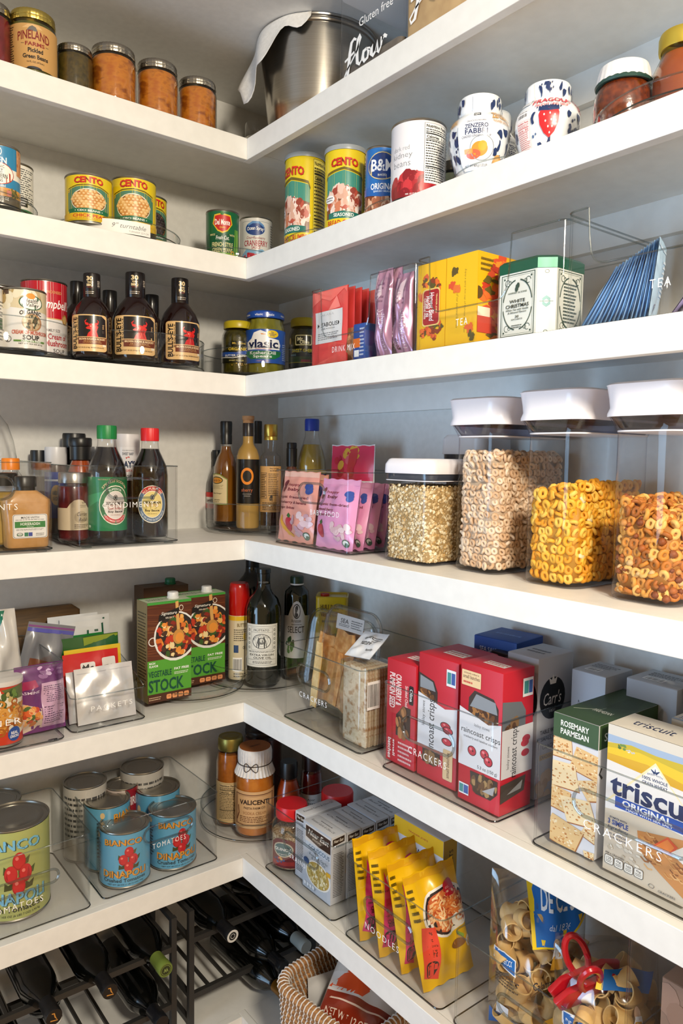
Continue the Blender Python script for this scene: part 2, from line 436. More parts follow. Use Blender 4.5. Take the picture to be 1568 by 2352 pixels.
def turntable(label, loc, R, rim=.035, group='clear turntables'):
    T = thing('turntable', label, 'turntable', loc, 0, group)
    V, F = lathe([(0, 0), (R*.8, 0), (R*.8, .006), (R-.002, .008), (R, .010), (R, .014), (R-.003, .0155), (0, .0155)], 72); G().add(V, F).build('base', BASEM, T)
    V, F = lathe([(R-.0005, .012), (R+.0008, rim-.002), (R, rim), (R-.0022, rim), (R-.003, rim-.002), (R-.003, .0156)], 72); G().add(V, F).build('rim', BINM, T)
    V, F = tube([(R*math.cos(a*PI/36), R*math.sin(a*PI/36), rim) for a in range(72)], .0013, 6, True); G().add(V, F).build('lip', RIMM, T)
    V, F = tube([((R+.0004)*math.cos(a*PI/36), (R+.0004)*math.sin(a*PI/36), .0125) for a in range(72)], .0011, 6, True); G().add(V, F).build('base_edge_refraction', EDGEM, T)  # added dark-tinted tube imitating refraction at the plate's edge
    return T
TT = .0157       # top of a turntable plate
BB = .0055       # top of a bin base
# ------------------------------------------------------------------ kinds of containers
def can(label, sh, px0, px1, yt, art, base='ffffff', x=None, y=None, off=0, dz=0, group=None, lid=None, name='food_can', H=None, finish=None, pop=True):
    P, R, h = place(px0, px1, yt, sh, x, y, dz); H = H or h
    T = thing(name, label, 'can', P, 0, group); yaw = face_cam(P, off)
    b = .0022
    V, F = lathe([(0, .002), (R*.9, .002), (R*.93, 0), (R+.0008, 0), (R+.0012, b), (R-.0004, b*1.8), (R-.0004, H-b*1.8), (R+.0012, H-b), (R+.0006, H), (R*.955, H), (R*.945, H-.0035), (R*.84, H-.0045), (R*.82, H-.0035), (R*.68, H-.0035), (R*.66, H-.0045), (R*.3, H-.0045), (0, H-.004)], 56)
    G().add(V, F).build('can_body', TIN, T)
    if lid:
        V, F = lathe([(R*.9, H), (R+.002, H-.008), (R+.0025, H-.006), (R+.002, H+.002), (R*.96, H+.003), (0, H+.002)], 48); G().add(V, F).build('lid', mat(lid, .35), T)
    g = G(); V, F = lathe([(R+.0002, .0045), (R+.0002, H-.0045)], 56); g.add(V, F, base)
    g.art(art, cylmap(R, .0045, H-.0045, None, yaw), (.14, 0), clip=(-3.1, 0, 3.1, 1)); g.build('paper_label', finish or GLOSS, T)
    return T, P, R, H
def nf(a, x0, y0, x1, y1, bg='f4f4f0', fg='1a1a1a', cal='110', head='Nutrition Facts'):
    w, h = x1-x0, y1-y0; m = w*.05
    if bg: a.r(x0, y0, x1, y1, bg)
    a.fr(x0, y0, x1, y1, w*.012, fg, h*.004)
    a.t(head, (x0+x1)/2, y1-h*.05, w*.88, h*.05, fg, .03); a.small(x0+m, y1-h*.16, x1-m, y1-h*.09, 2, fg)
    a.r(x0+m, y1-h*.185, x1-m, y1-h*.165, fg); a.t('Calories', x0+w*.32, y1-h*.225, w*.5, h*.045, fg, .03); a.t(cal, x1-w*.2, y1-h*.225, w*.24, h*.055, fg, .03)
    a.r(x0+m, y1-h*.27, x1-m, y1-h*.26, fg); a.small(x0+m, y0+h*.3, x1-m, y1-h*.27, 10, fg, .4, 5); a.r(x0+m, y0+h*.27, x1-m, y0+h*.29, fg)
    a.small(x0+m, y0+h*.03, x1-m, y0+h*.27, 6, fg, .4, 7); return a
MAS_G = [(0, 0), (.86, 0), (.97, .025), (1, .06), (1, .74), (.97, .8), (.88, .85), (.86, .87), (.86, .95)]
MAS_C = [(0, .03), (.84, .03), (.95, .06), (.96, .74), (.9, .8), (0, .8)]
MAS_L = [(.88, .845), (.93, .845), (.945, .86), (.945, .9), (.915, .91), (.925, .92), (.925, .975), (.9, .995), (.86, 1), (.8, .992), (0, .992)]
def ridged(n=60, k=.012, z0=None): return lambda a, z: 1+k*math.cos(n*a)
def jar(label, sh, px0, px1, yt, glass, content, lidp, cmat, lmat, x=None, y=None, off=0, dz=0, group=None, art=None, lab=(.1, .7), labR=1.004, base=None, arc=None, name='glass_jar', gm=None, finish=None, rm=None, lidrm=None, cat='jar', H=None, more=None, prof=False, cname='contents', lname='lid'):
    P, R, h = place(px0, px1, yt, sh, x, y, dz); H = H or h
    T = thing(name, label, cat, P, 0, group); yaw = face_cam(P, off)
    if glass: V, F = lathe(sc(glass, R, H), 44); G().add(V, F).build('glass', gm or GLASS, T)
    if content:
        V, F = lathe(sc(content, R, H), 56 if rm else 40, rm); G().add(V, F).build(cname, cmat, T)
    if lidp:
        V, F = lathe(sc(lidp, R, H), 96 if lidrm else 40, lidrm); G().add(V, F).build(lname, lmat, T)
    if art or base:
        g = G(); pr = sc(glass, R, H) if prof else None; mp = cylmap(R*labR, lab[0]*H, lab[1]*H, pr, yaw)
        a = Art(); x0, x1 = arc or (-1.4, 1.4)
        if base: a.r(x0, 0, x1, 1, base)
        if art: a.L += art.L
        g.art(a, mp, (.12, .1 if prof else 0), .0007 if prof else .0004, clip=(-3.1, 0, 3.1, 1)).build('paper_label', finish or PAPER, T)
    for nm, m_, pr in (more or []):
        V, F = lathe(sc(pr, R, H), 40); G().add(V, F).build(nm, m_, T)
    return T, P, R, H
# ================================================================== SHELF 1 (topmost)
PEACH = nmat('peach_slices', 'b2621a', '8c480e', 34, .2, .8, .5, (1, 1, 1.8), 'c67a20')
RELISH = nmat('green_relish', '5a4a1c', '3a3212', 120, .3, .3, .3)
REDP = nmat('red_preserve', '5a0f14', '7c2026', 40, .3, .2, .3)
BEANS = nmat('green_beans', '6e6a1e', '3f4212', 45, .3, .4, .2, (1, 1, .12))
BAND = mat('9d978c', .3, 1)
jar('jar of dark red preserve cut off by the left edge of the top shelf', 1, -72, 23, -8, MAS_G, MAS_C, MAS_L, REDP, BAND, y=.07, lidrm=ridged())
a = Art().r(-1.45, 0, 1.45, 1, 'c79a5c')
a.p([(-.45, .9), (-.2, .98), (0, 1), (.25, .97), (.4, .9)], 'd8b078'); a.p([(-.25, .84), (-.15, .92), (-.02, .96), (.12, .93), (.2, .84)], '6b6660')
a.t('PINELAND', .03, .70, 1.35, .2, '7d1f1c', .02, arc=.06); a.t('FARMS', .08, .55, .8, .09, '8c2a20', .03); a.r(-.5, .545, -.36, .555, '5a4030'); a.r(.52, .545, .66, .555, '5a4030')
a.t('Pickled', .1, .41, .62, .1, '1d1510', .03); a.t('Green Beans', .1, .27, 1.05, .1, '1d1510', .03); a.t('16 FL OZ (473mL)', .1, .14, .7, .05, '3a2a1c'); a.small(-1.4, .1, -.85, .95, 16, '4a3a28'); a.e(.05, 0, .3, .05, '1f2430')
jar('jar of pickled green beans with gold lid and kraft label on top shelf', 1, 22, 127, 14, MAS_G, MAS_C, MAS_L, BEANS, mat('c9b25e', .3, 1), y=.06, art=a, lab=(.08, .74), lidrm=ridged())
jar('short jar of olive-brown relish with pewter lid beside the peach jars', 1, 128, 213, 95, MAS_G, MAS_C, MAS_L, RELISH, BAND, y=.065, lidrm=ridged())
for lb, p0, p1, yt in (('mason jar of peach slices next to the brown relish, tallest in the photo', 208, 312, 93), ('middle one of the three mason jars of peach slices', 313, 409, 130), ('mason jar of peach slices nearest the shelf corner', 408, 498, 171)):
    jar(lb, 1, p0, p1, yt, MAS_G, MAS_C, MAS_L, PEACH, BAND, y=.06, group='mason jars of peaches', lidrm=ridged())
jar('small empty clear glass jar low in the corner of the top shelf', 1, 562, 622, 275, [(0, .0), (.86, 0), (1, .1), (1, .58), (.93, .66), (1, .7), (1, .96), (.96, 1)], None, [(.95, .52), (1.02, .52), (1.02, .66), (.96, .68)], None, STEEL, x=.12, y=None, lname='metal_band', cat='jar')
# steel pot with a paper towel over the rim
P, R, H = place(590, 872, 24, 1, x=.155)
T = thing('stock_pot', 'large stainless steel pot with rolled rim on the top shelf', 'pot', P)
POTM = nmat('brushed_steel', 'b6b1a8', 'aaa59c', 30, .22, .0, 0, (.2, .2, 40), metal=1)
V, F = lathe(sc([(0, 0), (.6, 0), (.72, .02), (.79, .09), (.84, .3), (.94, .86), (.955, .93), (.955, .94)], R, H), 72); G().add(V, F).build('pot_body', POTM, T)
V, F = lathe(sc([(.955, .925), (.985, .93), (.995, .945), (.985, .957), (.97, .96), (.97, .97), (.995, .975), (1, .988), (.99, 1), (.95, 1), (.9, .985), (0, .99)], R, H), 72); G().add(V, F).build('lid', STEEL, T)
# towel hangs from the rim, local azimuth: 0 = towards the camera, negative = picture left
Vv, Ff = [], []; nu, nv = 26, 12
for i in range(nu+1):
    u = i/nu; az = math.radians(-6-100*u); L_ = .012+.095*min(1, (u/.62))**1.6 - (.02 if u > .8 else 0) + .012*math.sin(u*19)
    for j in range(nv+1):
        v = j/nv; fl = .003+.010*v+.018*v*u*math.sin(u*14+v*2)+.03*u*u*v
        r_ = R*(.985 if v else .97)+fl; z = H*1.0-.001-L_*v*1.25-.004*math.sin(u*9)*v
        Vv.append((r_*math.sin(az), -r_*math.cos(az), z))
for i in range(nu):
    for j in range(nv): k = i*(nv+1)+j; Ff.append((k, k+nv+1, k+nv+2, k+1))
o = G().add(Vv, Ff).build('paper_towel', nmat('tissue_paper', 'dedcd8', 'e8e6e3', 160, .8, .3), None, P, face_cam(P), angle=80); o.modifiers.new('t', 'SOLIDIFY').thickness = .0008
tag(o, 'white paper towel draped over the rim of the steel pot', 'paper towel')
# flour canisters
def flourscript(a, x0, y0, w, h, c, lw):
    def q(*pts): return [(x0+w*(p[0]+.0*p[1]), y0+h*p[1]) for p in pts]
    a.path(q((.30, .93), (.25, 1), (.19, .92), (.155, .6), (.13, .2), (.10, -.18), (.05, -.25), (.03, -.1), (.1, .12), (.2, .3)), lw, c, [.6, .9, 1.2, 1.4, 1.4, 1.2, .8, .6, .6, .5])
    a.path(q((.04, .42), (.16, .5), (.26, .56)), lw*.7, c)
    a.path(q((.2, .3), (.32, .55), (.40, .9), (.38, 1), (.34, .9), (.32, .5), (.33, .15), (.38, .05), (.43, .15)), lw, c, [.5, .7, .9, 1, 1.2, 1.4, 1.3, .9, .5])
    a.path(q((.54, .42), (.47, .38), (.45, .2), (.49, .05), (.56, .1), (.58, .28), (.54, .42), (.62, .36)), lw, c, [.8, 1.2, 1.4, 1.1, .9, 1.1, .9, .5])
    a.path(q((.62, .36), (.65, .42), (.64, .15), (.68, .05), (.74, .15), (.77, .42), (.765, .15), (.80, .05), (.85, .2)), lw, c, [.5, 1.2, 1.4, 1, .8, 1.2, 1.4, .9, .5])
    a.path(q((.85, .2), (.87, .48), (.865, .4), (.92, .46), (.97, .38)), lw, c, [.6, 1.3, 1.2, 1.1, .8])
for k, (pa, pb, txt) in enumerate(((775, 920, True), (923, 1082, False))):
    A_ = at(pa, 100, x=.045); B_ = at(pb, 60, x=.045); w = A_.y-B_.y; d = .2; h = .25
    T = thing('flour_canister', ('clear canister a third full of flour with white script lettering, beside the steel pot', 'canister full of tan flour with white script lettering, cut off by the top edge')[k], 'canister', (.045+d/2, (A_.y+B_.y)/2, ZS[1]), RIGHT, 'flour canisters')
    V, F = prism([(0, w-.01, d-.01, .012), (.003, w-.002, d-.002, .014), (h*.82, w-.002, d-.002, .014)], 5); G().add(V, F).build('canister_body', POPM, T)
    V, F = prism([(h*.8, w-.004, d-.004, .015), (h*.82, w, d, .016), (h*.94, w+.002, d+.002, .016), (h*.95, w-.004, d-.004, .016)], 5); G().add(V, F).build('lid', mat('eef0f4', .35), T)
    hh = h*(.26 if k == 0 else .8)
    g = G(); n = 14; pts = rrect(w-.008, d-.008, .012, 3)
    V, F = prism([(.004, w-.008, d-.008, .012), (hh*.8, w-.008, d-.008, .012), (hh, (w-.008)*(.5 if k == 0 else .98), (d-.008)*.6, .012)], 4); g.add(V, F)
    g.build('flour', nmat('tan_flour', 'c9a878', 'b8966a', 30, .9, .2) if k else nmat('grey_flour', '6e655b', '57504a', 25, .9, .3), T)
    a = Art(); flourscript(a, *((.1, .2, .72, .30) if k == 0 else (.08, .36, 1.1, .3)), 'f6f6f6', .035)
    if k == 0: a.t('Gluten free', .62, .62, .52, .085, 'f2f2f2', .002)
    G().art(a, facemap('front', w, d-.002, h*.8), e0=.0006).build('lettering', WHITE, T, smooth=False)
# ================================================================== SHELF 2
def tt(label, sh, cx, cy, R, rim, dz=0): return turntable(label, (cx, cy, ZS[sh]+dz), R, rim)
def px2(px, y=None, x=None): P = at(px, 1100, x=x, y=y); return P.x, P.y
Z2 = TT
tt('low clear turntable under the bean cans at the left edge', 2, px2(-65, y=.14)[0], .14, .137, .034)
cxl = px2(272, y=.15)[0]; tt('low clear turntable with a paper sticker under the chickpea cans', 2, cxl, .15, .145, .034)
tt('low clear turntable in the shelf corner under the green bean can', 2, .06, .175, .14, .034)
tt('low clear turntable under the tall bread crumb cans', 2, .17, px2(770, x=.17)[1], .128, .034)
tt('low clear turntable under the kidney bean can', 2, .165, px2(950, x=.165)[1], .118, .034)
tt('low clear turntable under the ginger jar', 2, .165, px2(1165, x=.165)[1], .117, .034)
tt('low clear turntable under the jam and honey jars', 2, .165, -1.02, .150, .034)
# sticker on the rim of the chickpea turntable
a = Art().r(-.62, 0, .5, 1, 'ecebe6').t('9" turntable', .18, .58, .5, .36, '6d6d6d', -.004, shear=.35).t('TURNANT 22.9 CM', .32, .2, .3, .13, '9a9a98', 0)
P0 = Vector((cxl, .15, 0)); T = bpy.data.objects['turntable.001']
o = G().art(a, cylmap(.147, .002, .030), (.1, 0), .0012).build('sticker', PAPER, T, None, face_cam(P0))
# cans
a = Art().r(-1.6, .62, 1.6, 1, '2f86b4').e(0, .9, .24, .09, 'f2f2f2').e(0, .9, .2, .07, '2f86b4').ring(0, .9, .12, .04, .04, 'f2f2f2').t('EDEN', 0, .75, .95, .11, 'ffffff', .02)
a.r(-1.6, .28, 1.6, .45, '2f86b4').e(0, .52, .86, .2, 'b5432c').e(0, .52, .82, .185, 'f3f1e6').t('ORGANIC', 0, .64, .7, .05, '4a3a30').t('GREAT', 0, .56, .55, .075, '2c2c2c', .02).t('NORTHERN', 0, .475, 1.0, .075, '2c2c2c', .02).t('BEANS', 0, .4, .55, .06, '2c2c2c', .02).t('No Salt Added', 0, .31, .8, .045, 'e8f0f4')
a.r(-1.6, .12, 1.6, .28, 'd99a4e').p([(-1.6, .28), (-.8, .22), (0, .27), (.8, .2), (1.6, .27), (1.6, .14), (-1.6, .14)], 'b9883f').blobs(.85, .2, .3, .07, 30, .06, ['5b5a2c', '7b6f34', '44502a'], 3, .5).r(.45, .14, .7, .24, 'c77a6a').r(-1.6, 0, 1.6, .13, '5d5444').t('NET WT 15 OZ', .1, .085, .9, .05, 'f0f0e8').t('(425 g)', .1, .035, .4, .04, 'f0f0e8').r(1.05, .55, 1.6, 1, 'd49a6c').blobs(1.3, .78, .25, .2, 20, .07, ['cf8f60', 'e0ab80', 'b97648'], 5, .5)
can('can of great northern beans with blue and white label at the left edge', 2, -44, 42, 328, a, 'efece0', y=.07, dz=Z2, off=-8)
a = Art().small(-1.3, .3, 1.3, .95, 16, '5a5a58').r(.2, .25, .75, .42, '26262a').small(.25, .27, .7, .4, 3, 'e8e8e8').r(-1.4, .12, 1.4, .2, '1f7050').bars(-.4, 0, .6, .12)
can('white can with fine print standing behind the northern beans can', 2, -12, 73, 370, a, 'e9e6dc', y=.16, dz=Z2)
def cento(food, chick=True, l1='CECI BEANS', l2='CHICK PEAS', tall=False):
    a = Art(); k = .0
    a.p([(-1.0, .62), (-.55, .70), (0, .725), (.55, .70), (1.0, .62), (1.0, .08), (-1.0, .08)], '4d7f69')
    a.path([(-1.0, .60), (-.97, .66), (-.5, .735), (0, .76), (.5, .735), (.97, .66), (1.0, .60)], .03, '6a5a12')
    a.t('CENTO', .02, .85, 1.28, .16, '7a1408', .035, arc=.03).t('CENTO', 0, .86, 1.28, .16, 'd8301a', .03, arc=.03)
    for s in (-1, 1): a.ring(s*.96, .60, .07, .035, .04, 'e0b41c', 14)
    food(a)
    return a
def chick(a, cols=('d9a25c', 'c98a44', 'e3b878', 'd0924a'), rim='e9e3d0'):
    a.e(0, .36, .8, .3, rim).e(0, .355, .76, .28, '8a5c2a'); R = random.Random(4)
    for i in range(8):
        for j in range(9):
            x = -.72+j*.18+(i % 2)*.09; y = .12+i*.066
            if (x/.74)**2+((y-.355)/.275)**2 < 1: a.e(x, y, .098, .042, R.choice(cols)); a.e(x-.02, y+.01, .05, .02, 'efcb94' if cols[0] != '2a2226' else '4c4246')
    a.p([(-.9, .02), (-.9, .13), (0, .155), (.9, .13), (.9, .02)], '156b46').t('• CECI BEANS •' if cols[0] != '2a2226' else '• BLACK BEANS •', 0, .09, 1.2, .05, 'f2f2ea', .02)
    a.r(-1.6, -.14, 1.6, .03, 'e3b91e').t('CHICK PEAS' if cols[0] != '2a2226' else 'BLACK BEANS', 0, -.04, 1.4, .08, 'c23a20', .03).t('NET WT 19 OZ (1 LB 3 OZ) 539g', 0, -.11, 1.2, .03, '8a5a1a')
def shift(a, s=.86, t=.14):   # squeeze the art upwards
    a.L = [([(x, y*s+t) for x, y in V], F, c) for V, F, c in a.L]; return a
CE = 'e2c81c'
can('can of chickpeas with yellow and green label, left one of the front pair', 2, 151, 255, 397, shift(cento(chick)), CE, y=.075, dz=Z2, group='chickpea cans')
can('can of chickpeas with yellow and green label, right one of the front pair', 2, 256, 357, 404, shift(cento(chick)), CE, y=.075, dz=Z2, group='chickpea cans')
can('yellow can of black beans peeking out behind the right chickpea can', 2, 292, 382, 445, shift(cento(lambda a: chick(a, ('2a2226', '1c181c', '3a3034'), '2c2a28'))), CE, y=.175, dz=Z2, off=22)
a = Art().r(-1.6, .0, 1.6, .5, '0f5638').p([(-.62, .72), (-.5, .92), (-.1, .95), (.5, .92), (.62, .72), (.3, .55), (0, .5), (-.3, .55)], 'e8c22c').p([(-.56, .72), (-.46, .89), (-.1, .92), (.46, .89), (.56, .72), (.28, .58), (0, .535), (-.28, .58)], 'c8201c').t('Del Monte', 0, .75, .92, .13, 'ffffff', .02).t('Quality', 0, .63, .35, .055, 'f2d84a', 0, shear=.3).e(-.02, .95, .12, .04, '2f7a2e')
a.t('MADE', -.62, .47, .34, .045, 'e9e2a8').t('WITH', .6, .47, .34, .045, 'e9e2a8').t('Fresh Cut.', 0, .4, .8, .09, 'ffffff', .01, shear=.25).t('FRENCH STYLE', 0, .245, 1.3, .1, 'f1e8b2', .015).t('GREEN BEANS', 0, .12, 1.25, .1, 'f1e8b2', .015)
for i in range(5): a.path([(.72+i*.1, .02), (.8+i*.09, .3), (.85+i*.07, .62)], .08, ['6fae3c', '3f8a36', '8cc24c'][i % 3])
a.r(-1.5, 0, 1.5, .06, '7fb03a').ring(.62, .06, .13, .06, .06, 'd9a63c')
can('green can of french style green beans on the corner turntable', 2, 473, 549, 480, a, '14683f', y=.12, dz=Z2)
a = Art().fr(-.95, .05, .95, .93, .02, '8a97a4', .008).e(-.05, .76, .66, .17, 'c9d4e0').e(-.05, .76, .62, .155, '1d3f86').path([(-.5, .84), (-.2, .9), (.2, .9), (.5, .82)], .05, '5d8fc8').t('Ocean Spray', -.05, .74, 1.05, .11, 'ffffff', .015, arc=.02)
a.t('Cran•Raspberry', 0, .545, 1.2, .08, '8f2638', .005, shear=.2).t('CRANBERRY', 0, .43, 1.55, .13, 'a51c34', .015).t('SAUCE', 0, .33, .55, .065, 'a51c34', .01).p([(-.95, .18), (-.6, .3), (-.1, .26), (.4, .3), (.95, .2), (.95, .05), (-.95, .05)], '7fb2d8').p([(-.95, .12), (-.5, .22), (.3, .17), (.95, .05), (.95, .02), (-.95, .02)], 'b81f35').blobs(0, .07, .9, .06, 40, .09, ['c42038', '8e1226', 'd8455a'], 4, .5).small(1.05, .1, 1.5, .9, 14, '555')
can('silver can of cranberry sauce nearest the shelf corner', 2, 551, 625, 496, a, 'dcdcda', y=.12, dz=Z2)
def crumbs(a):
    a.p([(-.98, .66), (0, .72), (.98, .66), (.98, .2), (-.98, .2)], '3f8d7c').p([(-.98, .42), (-.5, .5), (.1, .52), (.98, .46), (.98, .12), (-.98, .12)], '7a4a30')
    a.blobs(0, .33, .92, .18, 90, .15, ['d8a892', 'e8cdbf', 'b8503e', 'f0e0d6', 'c97a58', '98402e', 'e6bfae'], 6, .42, jag=.3)
    a.r(-.98, .66, .98, .70, CE)
def breadart():
    a = Art(); crumbs(a); a.L = a.L[:-1]
    a.path([(-1, .62), (-.9, .69), (0, .745), (.9, .69), (1, .62)], .03, '6a5a12').t('CENTO', .02, .805, 1.35, .1, '7a1408', .035, arc=.02).t('CENTO', 0, .81, 1.35, .1, 'd8301a', .03, arc=.02)
    a.p([(-.8, .12), (-.8, .19), (0, .215), (.8, .19), (.8, .12)], '1f6e62').t('SEASONED', 0, .165, 1.0, .045, 'f2f2ea', .02).r(-1.1, 0, 1.1, .12, CE).t('BREAD CRUMBS', 0, .065, 1.7, .07, 'c23a20', .03).e(-.75, .37, .3, .05, 'eee').small(-1, .34, -.55, .4, 2, '333')
    return nf(a, 1.15, .02, 2.2, .96, 'e6d660', '2a2408', '110')
can('tall can of seasoned bread crumbs turned so its nutrition panel shows', 2, 655, 747, 350, breadart(), CE, x=.1, dz=Z2, off=-42, lid='9aa0a4', group='bread crumb cans')
can('tall can of seasoned bread crumbs facing front beside the blue can', 2, 747, 842, 333, breadart(), CE, x=.1, dz=Z2, off=-4, lid='9aa0a4', group='bread crumb cans')
a = Art().r(-1.6, .0, 1.6, .36, '7a3a1e').blobs(.05, .16, 1.1, .15, 70, .13, ['c98a64', 'dba582', 'a86242', 'e0b496'], 3, .45).p([(-1.6, .36), (0, .30), (1.6, .36), (1.6, .45), (-1.6, .45)], '1a5fae').e(.05, .74, .92, .2, 'd8c48a').e(.05, .74, .88, .185, '123f86').t('B&M', .05, .75, 1.35, .17, 'ffffff', .02).t('BAKED', .05, .61, .5, .03, 'e8e8d8').t('ORIGINAL', .1, .45, 1.5, .09, 'ffffff', .02).t('BAKED BEANS', .1, .38, 1.1, .03, 'cfe0f0')
can('blue can of baked beans half hidden by the large kidney bean can', 2, 840, 916, 333, a, '1f6cb8', x=.11, dz=Z2, off=-2)
a = Art().t('dark red', -.78, .66, .7, .06, '8d8f92', -.01).t('kidney', -.74, .555, .84, .1, '84868a', -.01).t('beans', -.76, .455, .75, .085, '84868a', -.01)
a.blobs(-.45, .14, .8, .13, 26, .26, ['a8202a', 'c23238', '86161f', 'b84046'], 8, .5).blobs(.6, .08, .5, .08, 12, .24, ['b8262c', '961a22'], 9, .5).t('PER 1/2 CUP', -.35, .03, .4, .02, 'ffffff')
nf(a, .1, .17, 1.12, .97, 'f6f6f4'); a.small(1.2, .2, 1.6, .95, 18, '666')
can('large white can of dark red kidney beans on the right shelf', 2, 899, 1026, 270, a, 'e4e2e6', x=.09, dz=Z2, off=6)
jar('small glass jar with green contents peeking out behind the kidney bean can', 2, 1012, 1060, 366, MAS_G, MAS_C, MAS_L, mat('b9c4a0', .4), mat('6a655c', .3, 1), x=.22, dz=Z2)
# ceramic syrup jars
URN = [(0, 0), (.62, 0), (.66, .01), (.72, .12), (.86, .28), (.97, .42), (1, .54), (.985, .62), (.92, .69), (.80, .745), (.69, .77), (.665, .78), (.66, .81)]
URL = [(.64, .79), (.67, .795), (.70, .82), (.70, .95), (.67, .975), (.6, .985), (0, 1)]
CER = mat('eef1f4', .18, coat=.5)
def floral(a, x0, x1, y0, y1, n, seed, c='1d3160', skip=None):
    R = random.Random(seed)
    k = 0
    while k < n:
        x, y = R.uniform(x0, x1), R.uniform(y0, y1)
        if skip and skip(x, y): continue
        k += 1; t = R.uniform(0, 2*PI); l = R.uniform(.12, .24); s = R.choice((-1, 1))
        if k % 4 == 0: a.e(x, y, .035, .018, c); a.e(x+.09, y+.02, .025, .013, c)
        else:
            pts = [(x+l*i/6*math.cos(t+s*i*.25), y+.5*l*i/6*math.sin(t+s*i*.25)) for i in range(7)]
            a.path(pts, .075, c, [.2, .7, 1, 1.1, .9, .6, .1])
def urn(label, px0, px1, yt, x, off, kind, group='ceramic syrup jars'):
    P, R, H = place(px0, px1, yt, 2, x=x, dz=Z2); T = thing('syrup_jar', label, 'jar', P, 0, group); yaw = face_cam(P, off)
    V, F = lathe(sc(URN, R, H), 48); G().add(V, F).build('jar_body', CER, T)
    V, F = lathe(sc(URL, R, H), 48); G().add(V, F).build('lid', CER, T)
    a = Art(); sk = (lambda x, y: abs(x) < .62 and y > .12) if kind == 0 else (lambda x, y: (abs(x-.02) < .42 and .3 < y < .66) or -1.15 < x < -.55)
    floral(a, -2, 2, .04, .60, 66, 5+kind, skip=sk)
    floral(a, -2, 2, .855, .925, 24, 9, skip=(lambda x, y: abs(x) < .3) if kind == 0 else (lambda x, y: abs(x+.8) < .3))
    if kind == 0:
        a.t('FABBRI', -1.0, .665, .6, .07, 'cf9a52', .02).t('ZENZERO', .95, .70, .85, .075, 'cf9a52', .02, arc=.01).t('INGWER UND SIRUP', .95, .635, .8, .03, 'c98f4c')
        a.p([(-.22, 1), (.22, 1), (.22, .8), (.3, .72), (.62, .6), (.62, .2), (.5, .12), (-.5, .12), (-.62, .2), (-.62, .6), (-.3, .72), (-.22, .8)], 'f3f3f4')
        a.r(-.1, .69, .14, .73, '222a3a').t('NEW', .02, .71, .18, .025, 'ffffff', .02).t('DELICIOUS RECIPES', 0, .63, .6, .018, '39456a').t('ZENZERO', 0, .575, .75, .05, '1f2f5c', .02).t('FABBRI', 0, .515, .72, .055, '1f2f5c', .02).t('CANDIED GINGER IN SYRUP', 0, .465, .95, .026, '2a3a66').ring(.2, .34, .42, .13, .03, '9aa0a6').e(.12, .33, .28, .075, 'e8963a').e(.22, .36, .15, .05, 'f0a92c').e(-.1, .28, .26, .05, 'd8674a').r(-.42, .29, -.14, .34, 'f0a050').t('NET WT 600 g (1.32 LB)', 0, .165, .9, .035, '333f60')
        a.e(.85, .2, .2, .085, 'd9a45c').e(.85, .2, .12, .05, 'e8bb78')
    else:
        a.t('FRAGOLA', .1, .705, 1.25, .06, 'd0303a', .02, arc=.012).t('FRUCHT UND SIRUP', .1, .655, 1.05, .032, 'd65a60').t('FRAGOLA', 1.42, .72, .8, .075, 'd0303a', .02).t('FRUCHT', 1.35, .655, .5, .03, 'd65a60')
        pts = [(.02+.36*math.sin(t)*(1 if abs(t) < 3 else 1), .47+.17*math.cos(t)-(.0 if math.cos(t) > 0 else .05*math.cos(t)**2)) for t in [i*PI/12 for i in range(24)]]
        a.p([(.30, .56), (.26, .6), (.1, .61), (-.1, .61), (-.24, .6), (-.3, .55), (-.27, .44), (-.15, .35), (.02, .3), (.18, .36), (.28, .45)], 'd8222a')
        for sx, sy in ((-.14, .54), (.03, .55), (.17, .53), (-.1, .47), (.07, .48), (-.02, .41), (.1, .41), (.03, .35), (.2, .47)): a.e(sx, sy, .022, .012, 'fbe9e4')
        for i in range(7): a.path([(.0, .59), (-.3+.1*i, .615+.008*(3-abs(i-3)))], .05, '1d3160', [.5, 1])
        for i in range(10): a.e(-.35+.078*i, .63+.004*math.sin(i*PI/9)*2, .018, .01, '1d3160')
        a.r(-1.12, .08, -.58, .62, 'f6f1f0').p([(-1.0, 1), (-.7, 1), (-.62, .7), (-1.05, .7)], 'f2f2f4').bars(-1.08, .56, -.66, .64, '1c1c1c', 'f6f1f0', rot=0); nf(a, -1.1, .08, -.6, .53, 'f8ece8', 'cf5a5c', '50')
    pr = sc(URN[:-1]+[(.70, .82), (.70, .95), (.66, 1.1)], R, H)
    G().art(a, cylmap(R, 0, H, pr, yaw), (.1, .03), .0012, .00006, clip=(-3, .02, 3, .945)).build('printed_decoration', GLOSS, T)
urn('white ceramic jar with blue flowers and a label of candied ginger', 1034, 1174, 196, .105, -6, 0)
urn('white ceramic jar with flowers mostly hidden behind the ginger jar', 1075, 1192, 236, .22, 40, 0)
urn('white ceramic jar with blue flowers and a red strawberry', 1187, 1335, 164, .145, 2, 1)
